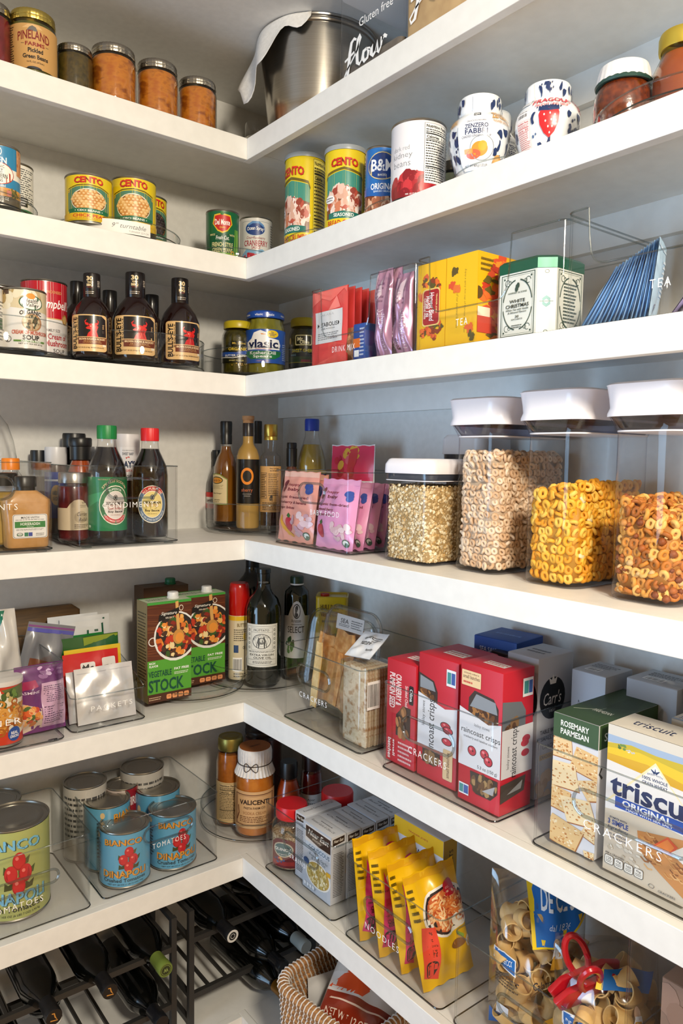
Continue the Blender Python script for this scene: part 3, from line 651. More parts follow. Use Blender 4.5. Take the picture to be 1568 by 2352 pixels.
# cloth-topped jam, honey
JAM = nmat('apple_butter', '4f1c06', '7a3208', 130, .2, .3, .4, c3='642608'); HON = nmat('amber_honey', '7a2f06', '9a4a10', 8, .15, 0, .5)
ROUND = [(0, 0), (.7, 0), (.86, .04), (.98, .2), (1, .38), (.97, .55), (.86, .68), (.74, .75), (.72, .9)]
T, P, R, H = jar('round jar of brown fruit butter under a pleated white paper cap', 2, 1368, 1502, 120, ROUND, [(0, .03), (.68, .03), (.83, .06), (.95, .2), (.97, .38), (.94, .55), (.84, .67), (.7, .74), (0, .74)], None, JAM, None, x=.1, dz=Z2)
V, F = lathe(sc([(.7, .76), (.86, .72), (.93, .70), (.935, .72), (.9, .8), (.86, .9), (.8, .97), (.6, .99), (0, .985)], R, H), 120, lambda a, z: 1+.022*math.cos(22*a)*max(0, (1-z/H)*2.4)); G().add(V, F).build('paper_cap', nmat('cap_paper', 'dcd9d8', 'e6e4e2', 90, .7, .1), T)
V, F = tube([(R*.885*math.sin(i*PI/20), -R*.885*math.cos(i*PI/20), H*.715) for i in range(40)], .0035, 6, True); G().add(V, F).build('green_band', mat('1d4038', .5), T)
HJ = [(0, 0), (.8, 0), (1, .05), (1, .5), (.97, .58), (.8, .7), (.73, .76), (.73, .8)]
T, P, R, H = jar('jar of dark amber honey with gold lid at the right edge', 2, 1506, 1640, 42, HJ, [(0, .02), (.77, .02), (.965, .06), (.965, .5), (.93, .57), (.77, .69), (.7, .75), (0, .76)], [(.74, .8), (.8, .8), (.82, .83), (.82, .95), (.78, .99), (0, 1)], HON, mat('d9c04e', .3, .8), x=.13, dz=Z2)
o = G().add(*bx(-.0004, -.02, 0, .0004, .02, .055)).build('paper_tag', PAPER, None, at(1350, 262, x=.2)-Vector((0, 0, .03)), .5); o.location.z = ZS[2]; tag(o, 'small white card standing between the strawberry jar and the fruit butter', 'card')
# ------------------------------------------------------------------ cartons and pouches
def carton(label, cat, loc, rotz, w, d, h, base, faces, group=None, name='carton', b=.0012, m=None, rx=0, ry=0, step=None, extra=None):
    """loc: centre of the base; faces: {side: Art in 0..1 coordinates}"""
    g = G(); V, F = boxm(w, d, h, b); g.add(V, F, base)
    for side, a in faces.items():
        if side == 'top': g.art(a, facemap('top', w, d, h), e0=.0002, clip=(0, 0, 1, 1))
        else: g.art(a, facemap(side, w, d, h), e0=.0002, clip=(.004, .002, .996, .998))
    if extra: extra(g)
    o = g.build(name, m or PAPER, None, loc, rotz); o.rotation_euler = (-rx, ry, rotz)
    return tag(o, label, cat, group)
def pouch(label, cat, loc, rotz, w, h, t, col, art=None, tilt=0, roll=0, name='pouch', group=None, m=None, seal=.07, seed=1, wr=.0016, back=None, n=18, taper=0, zig=0, cinch=0, sep=None):
    R = random.Random(seed); ph = [R.uniform(0, 6.28) for _ in range(6)]
    def thick(u, v):
        a = max(0, 1-abs(2*u-1)**2.6); s = min(1, max(0, (v-seal)/(.22))); q = min(1, max(0, (1-seal-v)/.3)); b_ = math.sin(s*PI/2)*math.sin(q*PI/2)
        w_ = wr*(math.sin(7*u+9*v+ph[0])+math.sin(13*u-5*v+ph[1])+.7*math.sin(-9*u+17*v+ph[2])+.5*math.sin(23*u+6*v+ph[3]))
        return t/2*(a**.55)*b_+.0006+(w_*(a**.4) if 0 < b_ else w_*.25)
    def xs(u, v): return (u-.5)*w*(1-taper*v-cinch*math.sin(PI*min(1, max(0, v)))**2*.5)
    def zz(u, v): return v*h+(zig*math.cos(u*PI*2*22) if v > .985 or v < .015 else 0)
    def fn(u, v, n_): return (xs(u, v), -max(thick(u, v), .0004)-n_, zz(u, v))
    def fb(u, v, n_): return (xs(u, v), max(thick(1-u, v), .0004), zz(u, v))
    g = G()
    for f, c, fl in ((fn, col, 0), (fb, back or col, 1)):
        V = [f(i/n, j/n, 0) for j in range(n+1) for i in range(n+1)]
        F = [(j*(n+1)+i, j*(n+1)+i+1, (j+1)*(n+1)+i+1, (j+1)*(n+1)+i) for j in range(n) for i in range(n)]
        if fl: F = [tuple(reversed(q)) for q in F]
        g.add(V, F, c)
    if art and not sep: g.art(art, fn, (1/n, 1/n), .0006, .00006, clip=(.01, .01, .99, .99))
    o = g.build(name, m or FILM, None, loc, rotz, angle=70); o.rotation_euler = (-tilt, roll, rotz)
    if art and sep: G().art(art, fn, (1/n, 1/n), .0006, .00006, clip=(.01, .01, .99, .99)).build('printed_label', sep, o, angle=70)
    return tag(o, label, cat, group)
# ================================================================== SHELF 3
R3 = .165
tt('tall clear turntable under the soup cans at the left edge', 3, px2(8, y=.16)[0], .16, .150, .078)
cb = px2(313, y=.168)[0]
tt('tall clear turntable holding the barbecue sauce bottles', 3, cb, .165, .162, .078)
cp = px2(650, y=.15); tt('tall clear turntable holding the pickle jars in the corner', 3, .135, .165, .150, .078)
a = Art().p([(-1.6, .72), (-.6, .70), (.2, .67), (1.2, .64), (1.6, .62), (1.6, 1), (-1.6, 1)], 'd9c9a4').blobs(-.2, .86, 1.3, .13, 26, .24, ['e6dcc0', 'c8b284', 'b49a66', 'efe8d2'], 4, .5).r(-.9, .92, -.55, 1, '4a3222')
a.e(.45, .79, .55, .13, '2c5a34').e(.45, .79, .50, .115, 'f6f4ee').e(.42, .9, .2, .05, 'e89a3c').t('Health', .42, .82, .6, .075, '3a2a22', .01, shear=.2).t('Valley', .5, .74, .6, .08, '3a2a22', .01, shear=.2)
a.t('ORGANIC', .42, .60, 1.0, .075, '2a2320', .03, arc=.025).e(.48, .45, .46, .15, 'b5855a').e(.44, .45, .40, .135, 'c9b48c').blobs(.44, .45, .36, .11, 24, .08, ['8a7250', '6a5638', 'd8c8a6', '4a4a2c'], 4, .45)
a.t('CREAM OF MUSHROOM', .42, .27, 1.7, .07, 'c2573c', .025).t('SOUP', .42, .185, .75, .085, '1f1a18', .03).r(-.35, .105, 1.1, .135, '5d8a3a').t('GLUTEN FREE', .42, .12, .9, .028, 'ffffff', .02).t('NET WT 14.5 OZ (411g)', .42, .07, 1.1, .03, '3a3530').e(-.62, .15, .17, .055, '3c3a38').e(-.62, .15, .14, .045, 'f0efe8').t('USDA', -.62, .165, .2, .022, '2e2c2a').r(-1.45, .3, -1.1, .42, '2c5a34').small(-1.5, .2, -1.0, .6, 8, '666')
can('organic cream of mushroom soup can, beige and white, in front of the red can', 3, 4, 103, 660, a, 'e9e6e0', y=.085, dz=TT, off=-6)
a = Art().r(-1.6, .5, 1.6, 1, 'c41a2c').t('CONDENSED', .3, .86, .9, .04, 'd8a868').t("Campbell's", .45, .68, 1.75, .17, 'ffffff', .015, shear=.3).r(-1.6, .485, 1.6, .50, 'd8b070').e(.98, .5, .2, .075, 'b88440').e(.98, .5, .15, .055, 'd8b070').t('FAMILY SIZE', .3, .33, .7, .04, '5a5556').t('Cream of', .55, .245, .95, .08, 'b0182c', .02).t('Mushroom', .55, .15, 1.2, .085, 'b0182c', .025).t('SOUP', .6, .05, .6, .055, '4a4648', .01).e(-.2, .06, .1, .03, '8a8688')
can('tall red and white cream of mushroom soup can behind the beige soup can', 3, 50, 151, 640, a, 'e6e2e2', y=.15, dz=TT, off=4)
a = Art().r(-1.6, .6, 1.6, 1, '4a3a34'); can('dark-topped soup can hidden behind the beige soup can', 3, -52, 46, 652, a, 'cfc8be', y=.19, dz=TT)
a = Art().r(.6, .3, 1.2, .5, '2c5a34').small(.4, .1, 1.3, .8, 12, '777'); can('white soup can cut off by the left edge of the picture', 3, -96, 3, 648, a, 'e6e4de', y=.095, dz=TT)
# barbecue sauce bottles
BBG = [(0, 0), (.86, 0), (.96, .02), (.99, .06), (.97, .12), (.96, .28), (1, .42), (.97, .50), (.80, .60), (.52, .69), (.42, .72), (.41, .74), (0, .74)]
BBC = [(.42, .71), (.43, .715), (.425, .985), (.41, 1), (0, 1)]
SAUCE = mat('1d0b07', .12, coat=.6); CAPB = mat('17100e', .28, coat=.2)
def bull(a, x, y, s, c):
    P = lambda pts: [(x+px*s, y+py*s*.42) for px, py in pts]
    a.p(P([(-.3, .55), (.05, .62), (.35, .52), (.5, .62), (.46, .4), (.62, .25), (.55, .05), (.45, -.35), (.6, -1), (-.45, -1), (-.32, -.55), (-.1, -.3), (-.12, -.12), (-.42, -.08), (-.55, .05), (-.42, .2), (-.2, .32)]), c)
    a.path(P([(-.3, .5), (-.55, .62), (-.62, .85), (-.45, 1.1)]), .09*s, c, [1.6, 1.4, 1, .4]); a.path(P([(.3, .52), (.55, .62), (.62, .85), (.5, 1.08)]), .09*s, c, [1.6, 1.4, 1, .4])
    a.e(x-.08*s, y+.28*s*.42, .05*s, .05*s*.42, 'f2d8c0'); a.path(P([(.1, .4), (.0, .0), (.15, -.4), (.05, -.9)]), .05*s, 'e86a58'); a.path(P([(.35, .1), (.25, -.4), (.4, -.9)]), .05*s, '8e1418')
def bbq():
    a = Art().rr(-.99, -.0, .99, 1, .22, 'e3bd84', .07).p([(-.46, .4), (-.46, .97), (.7, .97), (.92, .88), (.95, .4)], '17100f')
    a.t("BULL'S-EYE", -.72, .5, .3, .86, '15100e', .03, rot=90).t('B·B·Q SAUCE', -.5, .62, .09, .6, '2c1a10', .02, rot=90)
    bull(a, .22, .62, .52, 'd42420'); a.L[-1:] = a.L[-1:]
    a.p([(-.46, .2), (-.46, .38), (.97, .38), (.95, .2)], '6e2c12').t('BROWN SUGAR & HICKORY', .24, .335, 1.3, .055, 'f2d8a8', .03).t('Full of sweet flavor for', .24, .28, .8, .03, 'e0b070').t('something finger-lickin', .24, .24, .9, .03, 'e0b070').r(.74, .14, .92, .2, 'efe2c8').t('NET WT 18 OZ (510g)  BARBECUE SAUCE', .1, .1, 1.4, .04, '4a2a12').r(.7, .5, .82, .58, '3a302c').t('B·B·Q', .78, .68, .1, .12, 'd8b080', .02, rot=90)
    return a
CAPL = Art().t('30', 0, .80, .72, .2, 'e8cf9c', .04).t('YEARS', 0, .63, .6, .08, 'e8cf9c', .03).t('BBQ', 0, .5, .7, .13, 'e8cf9c', .04).r(-.3, .40, .3, .415, 'b03a2a').small(-.5, .1, .5, .25, 2, 'a89a88').r(.85, .4, 1.3, .75, '3a3230').small(.88, .45, 1.25, .72, 4, 'cfc4b4')
def sauce(label, px0, px1, yt, y, off=0, front=True, group='barbecue sauce bottles'):
    T, P, R, H = jar(label, 3, px0, px1, yt, BBG, None, BBC, None, CAPB, y=y, off=off, dz=TT, group=group, gm=SAUCE, name='sauce_bottle', cat='bottle', art=bbq() if front else None, lab=(.055, .485), labR=1.012, finish=GLOSS, lname='cap')
    if front: G().art(CAPL, cylmap(R*.43, .72*H, .985*H, None, face_cam(P, off)), (.15, 0), .0006, clip=(-3, 0, 3, 1)).build('cap_print', GLOSS, T)
sauce('barbecue sauce bottle with bull label, left of the three in front', 165, 256, 620, .075, -14)
sauce('barbecue sauce bottle with bull label, middle of the three in front', 258, 363, 616, .07, -3)
sauce('barbecue sauce bottle with bull label, right of the three in front', 367, 459, 631, .075, 14)
sauce('black-capped sauce bottle behind the left barbecue bottle, tallest of the back row', 140, 214, 640, .2, 0, False)
sauce('black-capped sauce bottle behind, between the left and middle barbecue bottles', 214, 290, 661, .235, 0, False)
sauce('black-capped sauce bottle behind, between the middle and right barbecue bottles', 311, 386, 671, .245, 0, False)
# pickles
PJ = [(0, 0), (.88, 0), (.98, .03), (1, .08), (1, .68), (.97, .74), (.84, .82), (.8, .84), (.8, .88)]
PC = [(0, .02), (.85, .02), (.94, .05), (.95, .68), (.9, .74), (.76, .82), (0, .83)]
PL = [(.8, .86), (.88, .86), (.89, .87), (.89, .96), (.85, .99), (.8, 1), (0, .99)]
OLV = nmat('dark_pickle_chips', '2c2a08', '514a10', 60, .15, .4, .4); SPEAR = nmat('pickle_spears', '6c6a12', '8f8a20', 40, .2, .2, .4, (1, 1, .15))
YL = mat('c6b320', .35)
a = Art().r(-1.5, .12, 1.5, .62, '191a08').rr(-.35, .80, .65, .98, .1, '1c1a0a', .03).t("Mt. Olive", .15, .89, .8, .08, 'd8b848', .01).t('ORGANIC', .1, .66, 1.2, .13, 'e2c23c', .02).p([(-1.5, .40), (-.3, .36), (.6, .46), (1.5, .44), (1.5, .62), (.5, .6), (0, .52), (-1.5, .56)], '2450a8').t('BUTTER CHIPS', -.1, .40, 1.3, .09, 'f0f0f0', .02).path([(-1.5, .35), (-.2, .30), (.6, .40), (1.5, .38)], .03, 'e8e8e8').t('SWEET PICKLES', 0, .2, .9, .05, 'd8c878').blobs(.35, -.08, .9, .18, 60, .045, ['b88a2c', 'd8b458', '8a6a1c'], 3, .4)
jar('jar of butter pickle chips with yellow lid, left of the big dill jar', 3, 509, 585, 734, PJ, PC, PL, OLV, YL, y=.15, dz=TT, art=a, lab=(.16, .62), finish=GLOSS, off=-6, group=None)
a = Art().r(-1.6, 0, 1.6, 1, '1d4fa8').p([(-.85, .4), (-.9, .62), (-.6, .72), (-.45, .9), (-.1, .97), (.2, .9), (.3, .75), (.85, .7), (.95, .55), (.9, .4)], 'f2f2f2').t('vlasic', .02, .57, 1.6, .26, '15204a', .03).t('FRESH PACKED', .05, .42, .8, .035, 'c23a3c').e(.5, .86, .32, .11, 'ecc81e').t('No', .5, .915, .14, .04, '22306a', .02).t('Artificial', .5, .865, .4, .04, '22306a', .02).t('DYES', .5, .815, .24, .04, '22306a', .02).e(-.2, .88, .16, .05, 'f6f6f6').p([(-.1, .88), (.2, .84), (-.06, .84)], 'e8902c')
a.p([(-1.0, .36), (1.0, .36), (.95, .22), (.6, .12), (-.6, .12), (-.95, .22)], '14713f').t('Kosher Dill', 0, .305, 1.35, .1, 'f4f4f4', .015).t('Spears', 0, .19, .95, .1, 'f4f4f4', .015).t('1 PINT 8 FL OZ', 0, .06, .6, .03, 'd8a8b0').small(1.1, .1, 1.6, .6, 9, 'b8c8e8')
VJ = [(0, 0), (.9, 0), (.99, .03), (1, .06), (1, .7), (.97, .76), (.9, .82), (.9, .90)]
VC = [(0, .02), (.86, .02), (.93, .05), (.94, .7), (.9, .76), (.84, .8), (.82, .88), (0, .88)]
VL = [(.88, .89), (.93, .885), (.945, .9), (.945, .96), (.92, .985), (.85, 1), (.8, .985), (0, .985)]
T, P, R, H = jar('large jar of dill pickle spears with blue lid and blue label', 3, 563, 656, 711, VJ, VC, VL, SPEAR, mat('1f4fae', .3), y=.10, dz=TT, art=a, lab=(.17, .70), finish=GLOSS, rm=lambda a_, z: .93+.065*abs(math.cos(6*a_)), off=-8)
G().art(Art().r(-1.6, -.1, 1.6, 1.05, '1f4fae').t('vlasic', -.35, .5, .45, .55, 'f0f4ff', .02).t('vlasic', .25, .5, .45, .6, 'f0f4ff', .02).t('vlasic', 1.1, .5, .4, .5, 'f0f4ff', .02).t('vlasic', -1.1, .5, .4, .5, 'f0f4ff', .02), cylmap(R*.945, .9*H, .965*H, None, face_cam(P)), (.15, 0), .0004).build('lid_print', GLOSS, T)
a = Art().r(-1.5, .05, 1.5, .66, '14150a').rr(-.3, .68, .75, .98, .08, 'd8cf9a', .03).rr(-.24, .71, .69, .95, .08, '1c1e10', .03).t('Mt.', .05, .86, .4, .12, 'f0e8c0', .02).t('Olive', .3, .77, .6, .1, 'f0e8c0', .02).t('SWEET GHERKINS', .35, .53, 1.8, .1, 'e8d84a', .025).t('mini', -.45, .41, .4, .06, '9ccbd8').r(-.9, .2, 1.2, .36, '3d5a22').r(-.9, .18, 1.2, .2, 'd8d040').r(.1, .2, .7, .27, 'b8283a').e(-.75, .82, .1, .1, 'b8963c')
jar('jar of sweet gherkins with yellow lid, right of the big dill jar', 3, 663, 738, 727, PJ, PC, PL, OLV, YL, x=None, y=.12, dz=TT, art=a, lab=(.16, .72), finish=GLOSS, off=-18)
# ---- bins of the right side of shelf 3: U-shaped front
def ucut(w, d, h, s0, s1, low, rr_=.02):
    def f(x, y):
        if y > .012: return h
        s = x/w+.5
        if s <= s0 or s >= s1: return h
        e = min(s-s0, s1-s)*w
        if e >= rr_*2: return low
        q = e/(rr_*2); return low+(h-low)*(1-(1-(1-q)**4)**.25) if q < 1 else low
    return f
def rbin(label, pxa, pxb, sh, ytop, x=.022, d=.29, pxtop=None, yb=None, yend=None, **k):
    ya = at(pxa, 1100, x=x).y if yb is None else yb; yb_ = at(pxb, 1100, x=x).y if yend is None else yend
    w = ya-yb_; P = at(pxtop or pxa+2, ytop, x=x); h = P.z-ZS[sh]
    us = k.pop('u', None)
    if us: k['ztop'] = ucut(w, d, h, us[0], us[1], us[2]*h)
    return clear_bin('storage_bin', label, (x, (ya+yb_)/2, ZS[sh]), RIGHT, w, d, h, **k), w, h, ya, yb_
T, w, h, ya, yb = rbin('open-fronted clear bin marked DRINK MIX holding red sachets and purple sticks', 706, 941, 3, 672, text='DRINK MIX', tpos=(.37, .19), tw=.23, th=.0125, u=(.13, .62, .36))
bin1 = (w, h, ya, yb)
z3 = ZS[3]+BB
for i in range(9):
    a = None
    if i == 0:
        a = Art().r(.12, .30, .88, .72, 'dcdcdc').t('SAKARA', .45, .67, .42, .03, 'c0c0c0', -.004).t('METABOLISM', .5, .54, .66, .055, '2a2a2a', .01).t('SUPER POWDER', .48, .485, .4, .02, '8a8a8a').small(.2, .34, .8, .44, 4, '8a8a8a').p([(.0, .8), (.3, .9), (.55, .84), (.9, .97), (1, .9), (1, 1), (0, 1)], 'f06a62').p([(.5, .72), (.7, .9), (.82, .74)], 'f48078').p([(0, .0), (.5, .1), (1, .2), (1, 0)], 'e85a54')
    y0 = at(714, 1100, x=.05).y; y1 = at(793, 1100, x=.05).y
    pouch(('front sachet of red drink mix with a white label in the clear bin', 'red drink mix sachet standing in line behind the labelled front one')[i > 0], 'sachet', (.05+i*.0155, (y0+y1)/2-.004*i, z3), RIGHT, y0-y1, .164-.001*i, .006, 'de4a48', a, name='drink_sachet', group='red drink mix sachets' if i else None, seed=i, wr=.0008, n=14, seal=.04)
pouch('small tan kraft pouch low behind the words DRINK MIX', 'pouch', (.06, at(808, 1100, x=.06).y, z3), RIGHT, .06, .075, .02, 'b07a52', Art().blobs(.5, .5, .4, .4, 12, .08, ['c8946a', '8e5a3a'], 3), name='snack_pouch')
carton('small blue and orange box low in the drink mix bin', 'box', (.065, at(840, 1100, x=.065).y, z3), RIGHT, .038, .05, .075, '2a4f9a', {'front': Art().r(0, .35, .6, .6, 'e8762c').r(.1, .1, .5, .28, 'f0f0f0').small(.55, .1, .95, .9, 8, 'c8d4ee')})
GP = 'b98aa8'
for i, (p0, p1, yt, xx, lb) in enumerate(((860, 894, 622, .045, 'left'), (888, 914, 618, .062, 'middle'), (906, 941, 630, .05, 'right'))):
    y0 = at(p0, 1100, x=xx).y; y1 = at(p1, 1100, x=xx).y; hh = at((p0+p1)/2, yt, x=xx).z-z3
    a = Art().t('GOOPGENES', .66, .3, .3, .46, 'ead6e4', -.006, rot=90).t('goop', .25, .13, .16, .14, '4a2a44', .01, rot=90).small(.25, .6, .7, .85, 5, '8a5a80').p([(.1, .35), (.25, .5), (.18, .95), (.05, .95)], 'd8b8cc').p([(.75, .5), (.9, .4), (.95, .9), (.8, .95)], '8d5f80').p([(.35, .86), (.55, .95), (.6, .7), (.4, .62)], 'e3cbdb')
    pouch('shiny pink-purple powder stick in the drink mix bin, %s of three' % lb, 'sachet', (xx, (y0+y1)/2, z3), RIGHT, max(y0-y1, .036), hh, .03, GP, a, name='powder_stick', m=FOIL, seed=20+i, wr=.002, seal=.03)
T, w, h, ya, yb = rbin('open-fronted clear bin marked TEA holding yellow boxes and a white tin', 944, 1277, 3, 601, text='TEA', tpos=(.365, .25), tw=.085, th=.013, u=(.11, .68, .40))
def teabox(k):
    a = Art()
    if k == 0:
        a.r(0, 0, 1, 1, 'eeb910')
        for x, y, s in ((.3, .8, 3), (.7, .72, 5), (.55, .76, 6), (.2, .62, 7), (.25, .2, 8), (.6, .17, 9), (.8, .24, 4), (.45, .24, 2)): a.blobs(x, y, .14, .05, 9, .07, ['d8562a', 'e8702c', '5a5020', '8a3a1c'], s, .5, jag=.4)
        a.rr(.2, .27, .82, .70, .1, 'e8c878', .04).rr(.23, .285, .79, .685, .1, 'a81e24', .04).t('Harvest Blend', .53, .49, .17, .33, 'ffffff', .01, rot=-90, shear=.2).t('Herbal Tea', .40, .5, .14, .24, 'ffffff', .01, rot=-90, shear=.2).t("TRADER JOE'S", .70, .52, .07, .22, 'f0d890', .02, rot=-90).t('CAFFEINE FREE', .29, .48, .06, .24, 'f6e8d8', .02, rot=-90)
    elif k == 1:
        a.r(0, 0, 1, 1, 'eeb910').t('Enjoy a spicy hot cup of Harvest Blend, just', .62, .48, .07, .7, '7a6210', .0, rot=-90, shear=.3).t('one of our autumnal favorites', .38, .42, .07, .45, '7a6210', 0, rot=-90, shear=.3)
        for x, y, c in ((.28, .82, '5a4a1c'), (.18, .68, 'd8502a'), (.35, .62, 'e0702c'), (.8, .18, 'e0622c'), (.85, .08, '5a4e1e')): a.blobs(x, y, .08, .025, 8, .07, [c], int(x*90), .5, jag=.5)
    else:
        a.r(0, 0, 1, 1, 'eab40e').blobs(.45, .5, .3, .48, 60, .12, ['d8502a', 'e8702c', 'c23a22', '6a5a20', 'f0902c'], 4, .45, jag=.4).rr(.72, .62, 1.3, .93, .08, 'a81e24', .03).t('Harvest', .93, .78, .16, .26, 'ffffff', .01, rot=-90, shear=.2).e(0, .55, .1, .07, '5a4210').small(.05, .78, .3, .95, 3, '7a6210').r(.0, .12, .3, .3, 'd0442c').r(.0, .3, .25, .4, 'efe2c8')
    return a
xx = .036; tb = [at(p, 1100, x=xx).y for p in (949, 1013, 1084)]
hA = at(1013, 597, x=xx).z-z3
carton('yellow herbal tea box with red panel, left in the tea bin', 'box', (xx+.065, (tb[0]+tb[1])/2, z3), RIGHT, tb[0]-tb[1]-.001, .13, hA, 'eeb910', {'front': teabox(0), 'top': Art().r(0, 0, 1, 1, 'e8b40e')}, name='tea_box', group='yellow tea boxes')
carton('yellow herbal tea box with autumn leaves on its open end, right in the tea bin', 'box', (xx+.065, (tb[1]+tb[2])/2, z3), RIGHT, tb[1]-tb[2]-.001, .13, hA, 'eeb910', {'front': teabox(1), 'right': teabox(2)}, name='tea_box', group='yellow tea boxes')
# octagonal tin
ty = [at(p, 1100, x=.05).y for p in (1112, 1243)]; tw_ = ty[0]-ty[1]; th_ = at(1112, 640, x=.05).z-z3; td = .115
T = thing('tea_tin', 'white tea tin with dark scroll print and green lid', 'tin', (.05+td/2, (ty[0]+ty[1])/2, z3), RIGHT)
def octo(w, d, c): return [(w/2, d/2-c), (w/2-c, d/2), (-w/2+c, d/2), (-w/2, d/2-c), (-w/2, -d/2+c), (-w/2+c, -d/2), (w/2-c, -d/2), (w/2, -d/2+c)]
c = .022; g = G(); V, F = loft([[(x, y, z) for x, y in octo(tw_, td, c)] for z in (0, th_)]); g.add(V, F, 'dfe2da')
def tin(a):
    G1 = '27463c'; a.r(0, 0, 1, 1, 'e6e8e0').fr(.05, .04, .95, .96, .02, G1, .012).fr(.1, .07, .9, .93, .006, '5a7468', .004)
    for sx in (0, 1):
        for sy in (0, 1):
            cx, cy = .22+.56*sx, .16+.68*sy
            a.ring(cx, cy, .07, .05, .012, G1, 14, 0, 300).ring(cx+(.07 if sx else -.07)*-1, cy, .04, .03, .01, G1, 12); a.e(.14+.72*sx, .1+.8*sy, .02, .015, G1)
    a.ring(.5, .5, .40, .38, .02, G1, 30, 100, 170).ring(.5, .5, .40, .38, .02, G1, 30, 190, 260).ring(.5, .5, .40, .38, .02, G1, 30, 280, 350).ring(.5, .5, .40, .38, .02, G1, 30, 10, 80)
    return a
a = tin(Art()).blobs(.5, .76, .06, .03, 6, .04, ['27463c'], 3).t('HARNEY & SONS', .5, .68, .5, .026, '3a564c').t('WHITE', .5, .555, .42, .05, '1f2f2a', .015).t('CHRISTMAS', .5, .485, .62, .055, '1f2f2a', .015).t('White Tea with Vanilla', .5, .43, .6, .03, '3a4a44', shear=.3).t('& Almond Flavors', .5, .39, .5, .03, '3a4a44', shear=.3).t('30', .5, .325, .1, .04, '2a3a34').t('SACHETS', .5, .285, .3, .022, '2a3a34').small(.36, .15, .64, .21, 2, '3a4a44')
g.art(a, lambda x, y, n: ((x-.5)*(tw_-2*c), -td/2-n, y*th_), e0=.0003)
g.art(tin(Art()).small(.25, .2, .75, .8, 12, '4a5a54'), lambda x, y, n: (tw_/2+n, (x-.5)*(td-2*c), y*th_), e0=.0003)
cs = Art().path([(.3, .52), (.5, .56), (.7, .52)], .05, '4f9a98').path([(.3, .48), (.5, .44), (.7, .48)], .05, '4f9a98').r(.15, .495, .85, .505, '5a7a74').ring(.5, .93, .12, .03, .04, '27463c', 12).ring(.5, .06, .12, .03, .04, '27463c', 12)
g.art(cs, lambda x, y, n: (tw_/2-c+x*c+n*.7, -td/2+x*c-n*.7, y*th_), e0=.0003); g.build('tin_body', GLOSS, T, angle=20)
V, F = loft([[(x, y, z) for x, y in octo(w_, d_, c)] for z, w_, d_ in ((th_-.002, tw_+.002, td+.002), (th_+.014, tw_+.002, td+.002), (th_+.019, tw_-.008, td-.008), (th_+.021, tw_-.03, td-.03))]); G().add(V, F).build('lid', mat('186048', .3, .3), T, angle=20)
T, w, h, ya, yb = rbin('open-fronted clear bin marked TEA holding fanned blue and lilac sachets', 1279, 1600, 3, 497, yend=-1.30, text='TEA', tpos=(.38, .27), tw=.075, th=.013, u=(.10, .86, .52))
def sachet(label, px, y_b, hh, lean, col, grp, seed, nm='tea_sachet', ww=.07, xx=.03):
    y = at(px, 1100, x=xx).y
    o = pouch(label, 'sachet', (xx+ww/2+.004, y, z3), 0, ww, hh, .007, col, Art().r(0, .9, 1, .93, 'd0e2f4').ring(.28, .14, .12, .06, .03, '2a4a7a' if col < '9' else '6a5a8a', 12).e(.3, .14, .05, .03, '2a4a7a').small(.5, .3, .9, .8, 8, 'dce8f6'), name=nm, group=grp, seed=seed, wr=.0007, n=10, seal=.06)
    o.rotation_euler = (lean, 0, .38); return o
NB = 16
for i in range(NB):
    q = i/(NB-1); sachet('pale blue tea sachet leaning in the fanned row marked TEA', 1297+q*148, 0, .098+.012*q, .52-.42*q, ['8fbbe4', 'a6cdee', '7fb0de', 'b8d8f2'][i % 4], 'blue tea sachets', 40+i)
for i in range(9):
    sachet('lilac tea sachet leaning in the bin at the right edge', 1496+i*19, 0, .098, .6-.02*i, ['b8aed2', 'd8d0e6', 'a498c6', 'cfc8e0'][i % 4], 'lilac tea sachets', 70+i)
# ================================================================== SHELF 4
z4 = ZS[4]; B4 = BB+.003
def lbin(label, xa, xb, sh, ytop, pxtop, yf=.018, d=.29, **k):
    w = xb-xa; h = at(pxtop, ytop, y=yf).z-ZS[sh]
    return clear_bin('storage_bin', label, ((xa+xb)/2, yf, ZS[sh]), LEFT, w, d, h, **k), w, h
xa, xb = at(181, 1262, z=z4).x, at(408, 1246, z=z4).x
lbin('clear bin marked CONDIMENTS holding two soy sauce bottles', xa, xb, 4, 1073, 181, text='CONDIMENTS', tpos=(.5, .51), tw=.55, th=.0135, slot=(.52, .72, .5, .25), feet=True)
xr = at(127, 1268, z=z4).x
T, w, h = lbin('clear bin marked CONDIMENTS holding the horseradish bottle at the left edge', xr-.25, xr, 4, 1066, 125, .006, text='CONDIMENTS', tpos=(.44, .51), tw=.55, th=.0135, slot=(.44, .72, .5, .25), feet=True)
AMB = clear('amber_glass', 'c88a38', '6a3a10', .9, .05); GRN = mat('0c120b', .08, coat=.6); SOY = mat('120a07', .1, coat=.5)
# horseradish bottle: flat rectangular squeeze bottle
P, R, H = place(6, 110, 1092, 4, y=.055, dz=B4); w_, d_ = 2*R, .05
T = thing('squeeze_bottle', 'tan horseradish squeeze bottle with white and green label', 'bottle', P, 0)
hb = H*.80
V, F = prism([(0, w_*.86, d_*.9, .012), (.004, w_*.9, d_, .014), (hb*.45, w_*.93, d_, .014), (hb*.78, w_, d_, .014), (hb*.84, w_*.98, d_, .014), (hb*.95, w_*.62, d_*.8, .014), (hb, w_*.46, d_*.72, .014)], 5)
G().add(V, F).build('bottle_body', nmat('horseradish', 'b98748', 'c4935a', 60, .3, .1, .4), T)
V, F = prism([(hb, w_*.40, d_*.66, .016), (hb+.008, w_*.40, d_*.66, .016), (hb+.008, w_*.46, d_*.76, .018), (H-.003, w_*.46, d_*.76, .018), (H, w_*.42, d_*.68, .016)], 5); G().add(V, F).build('cap', BLACK, T)
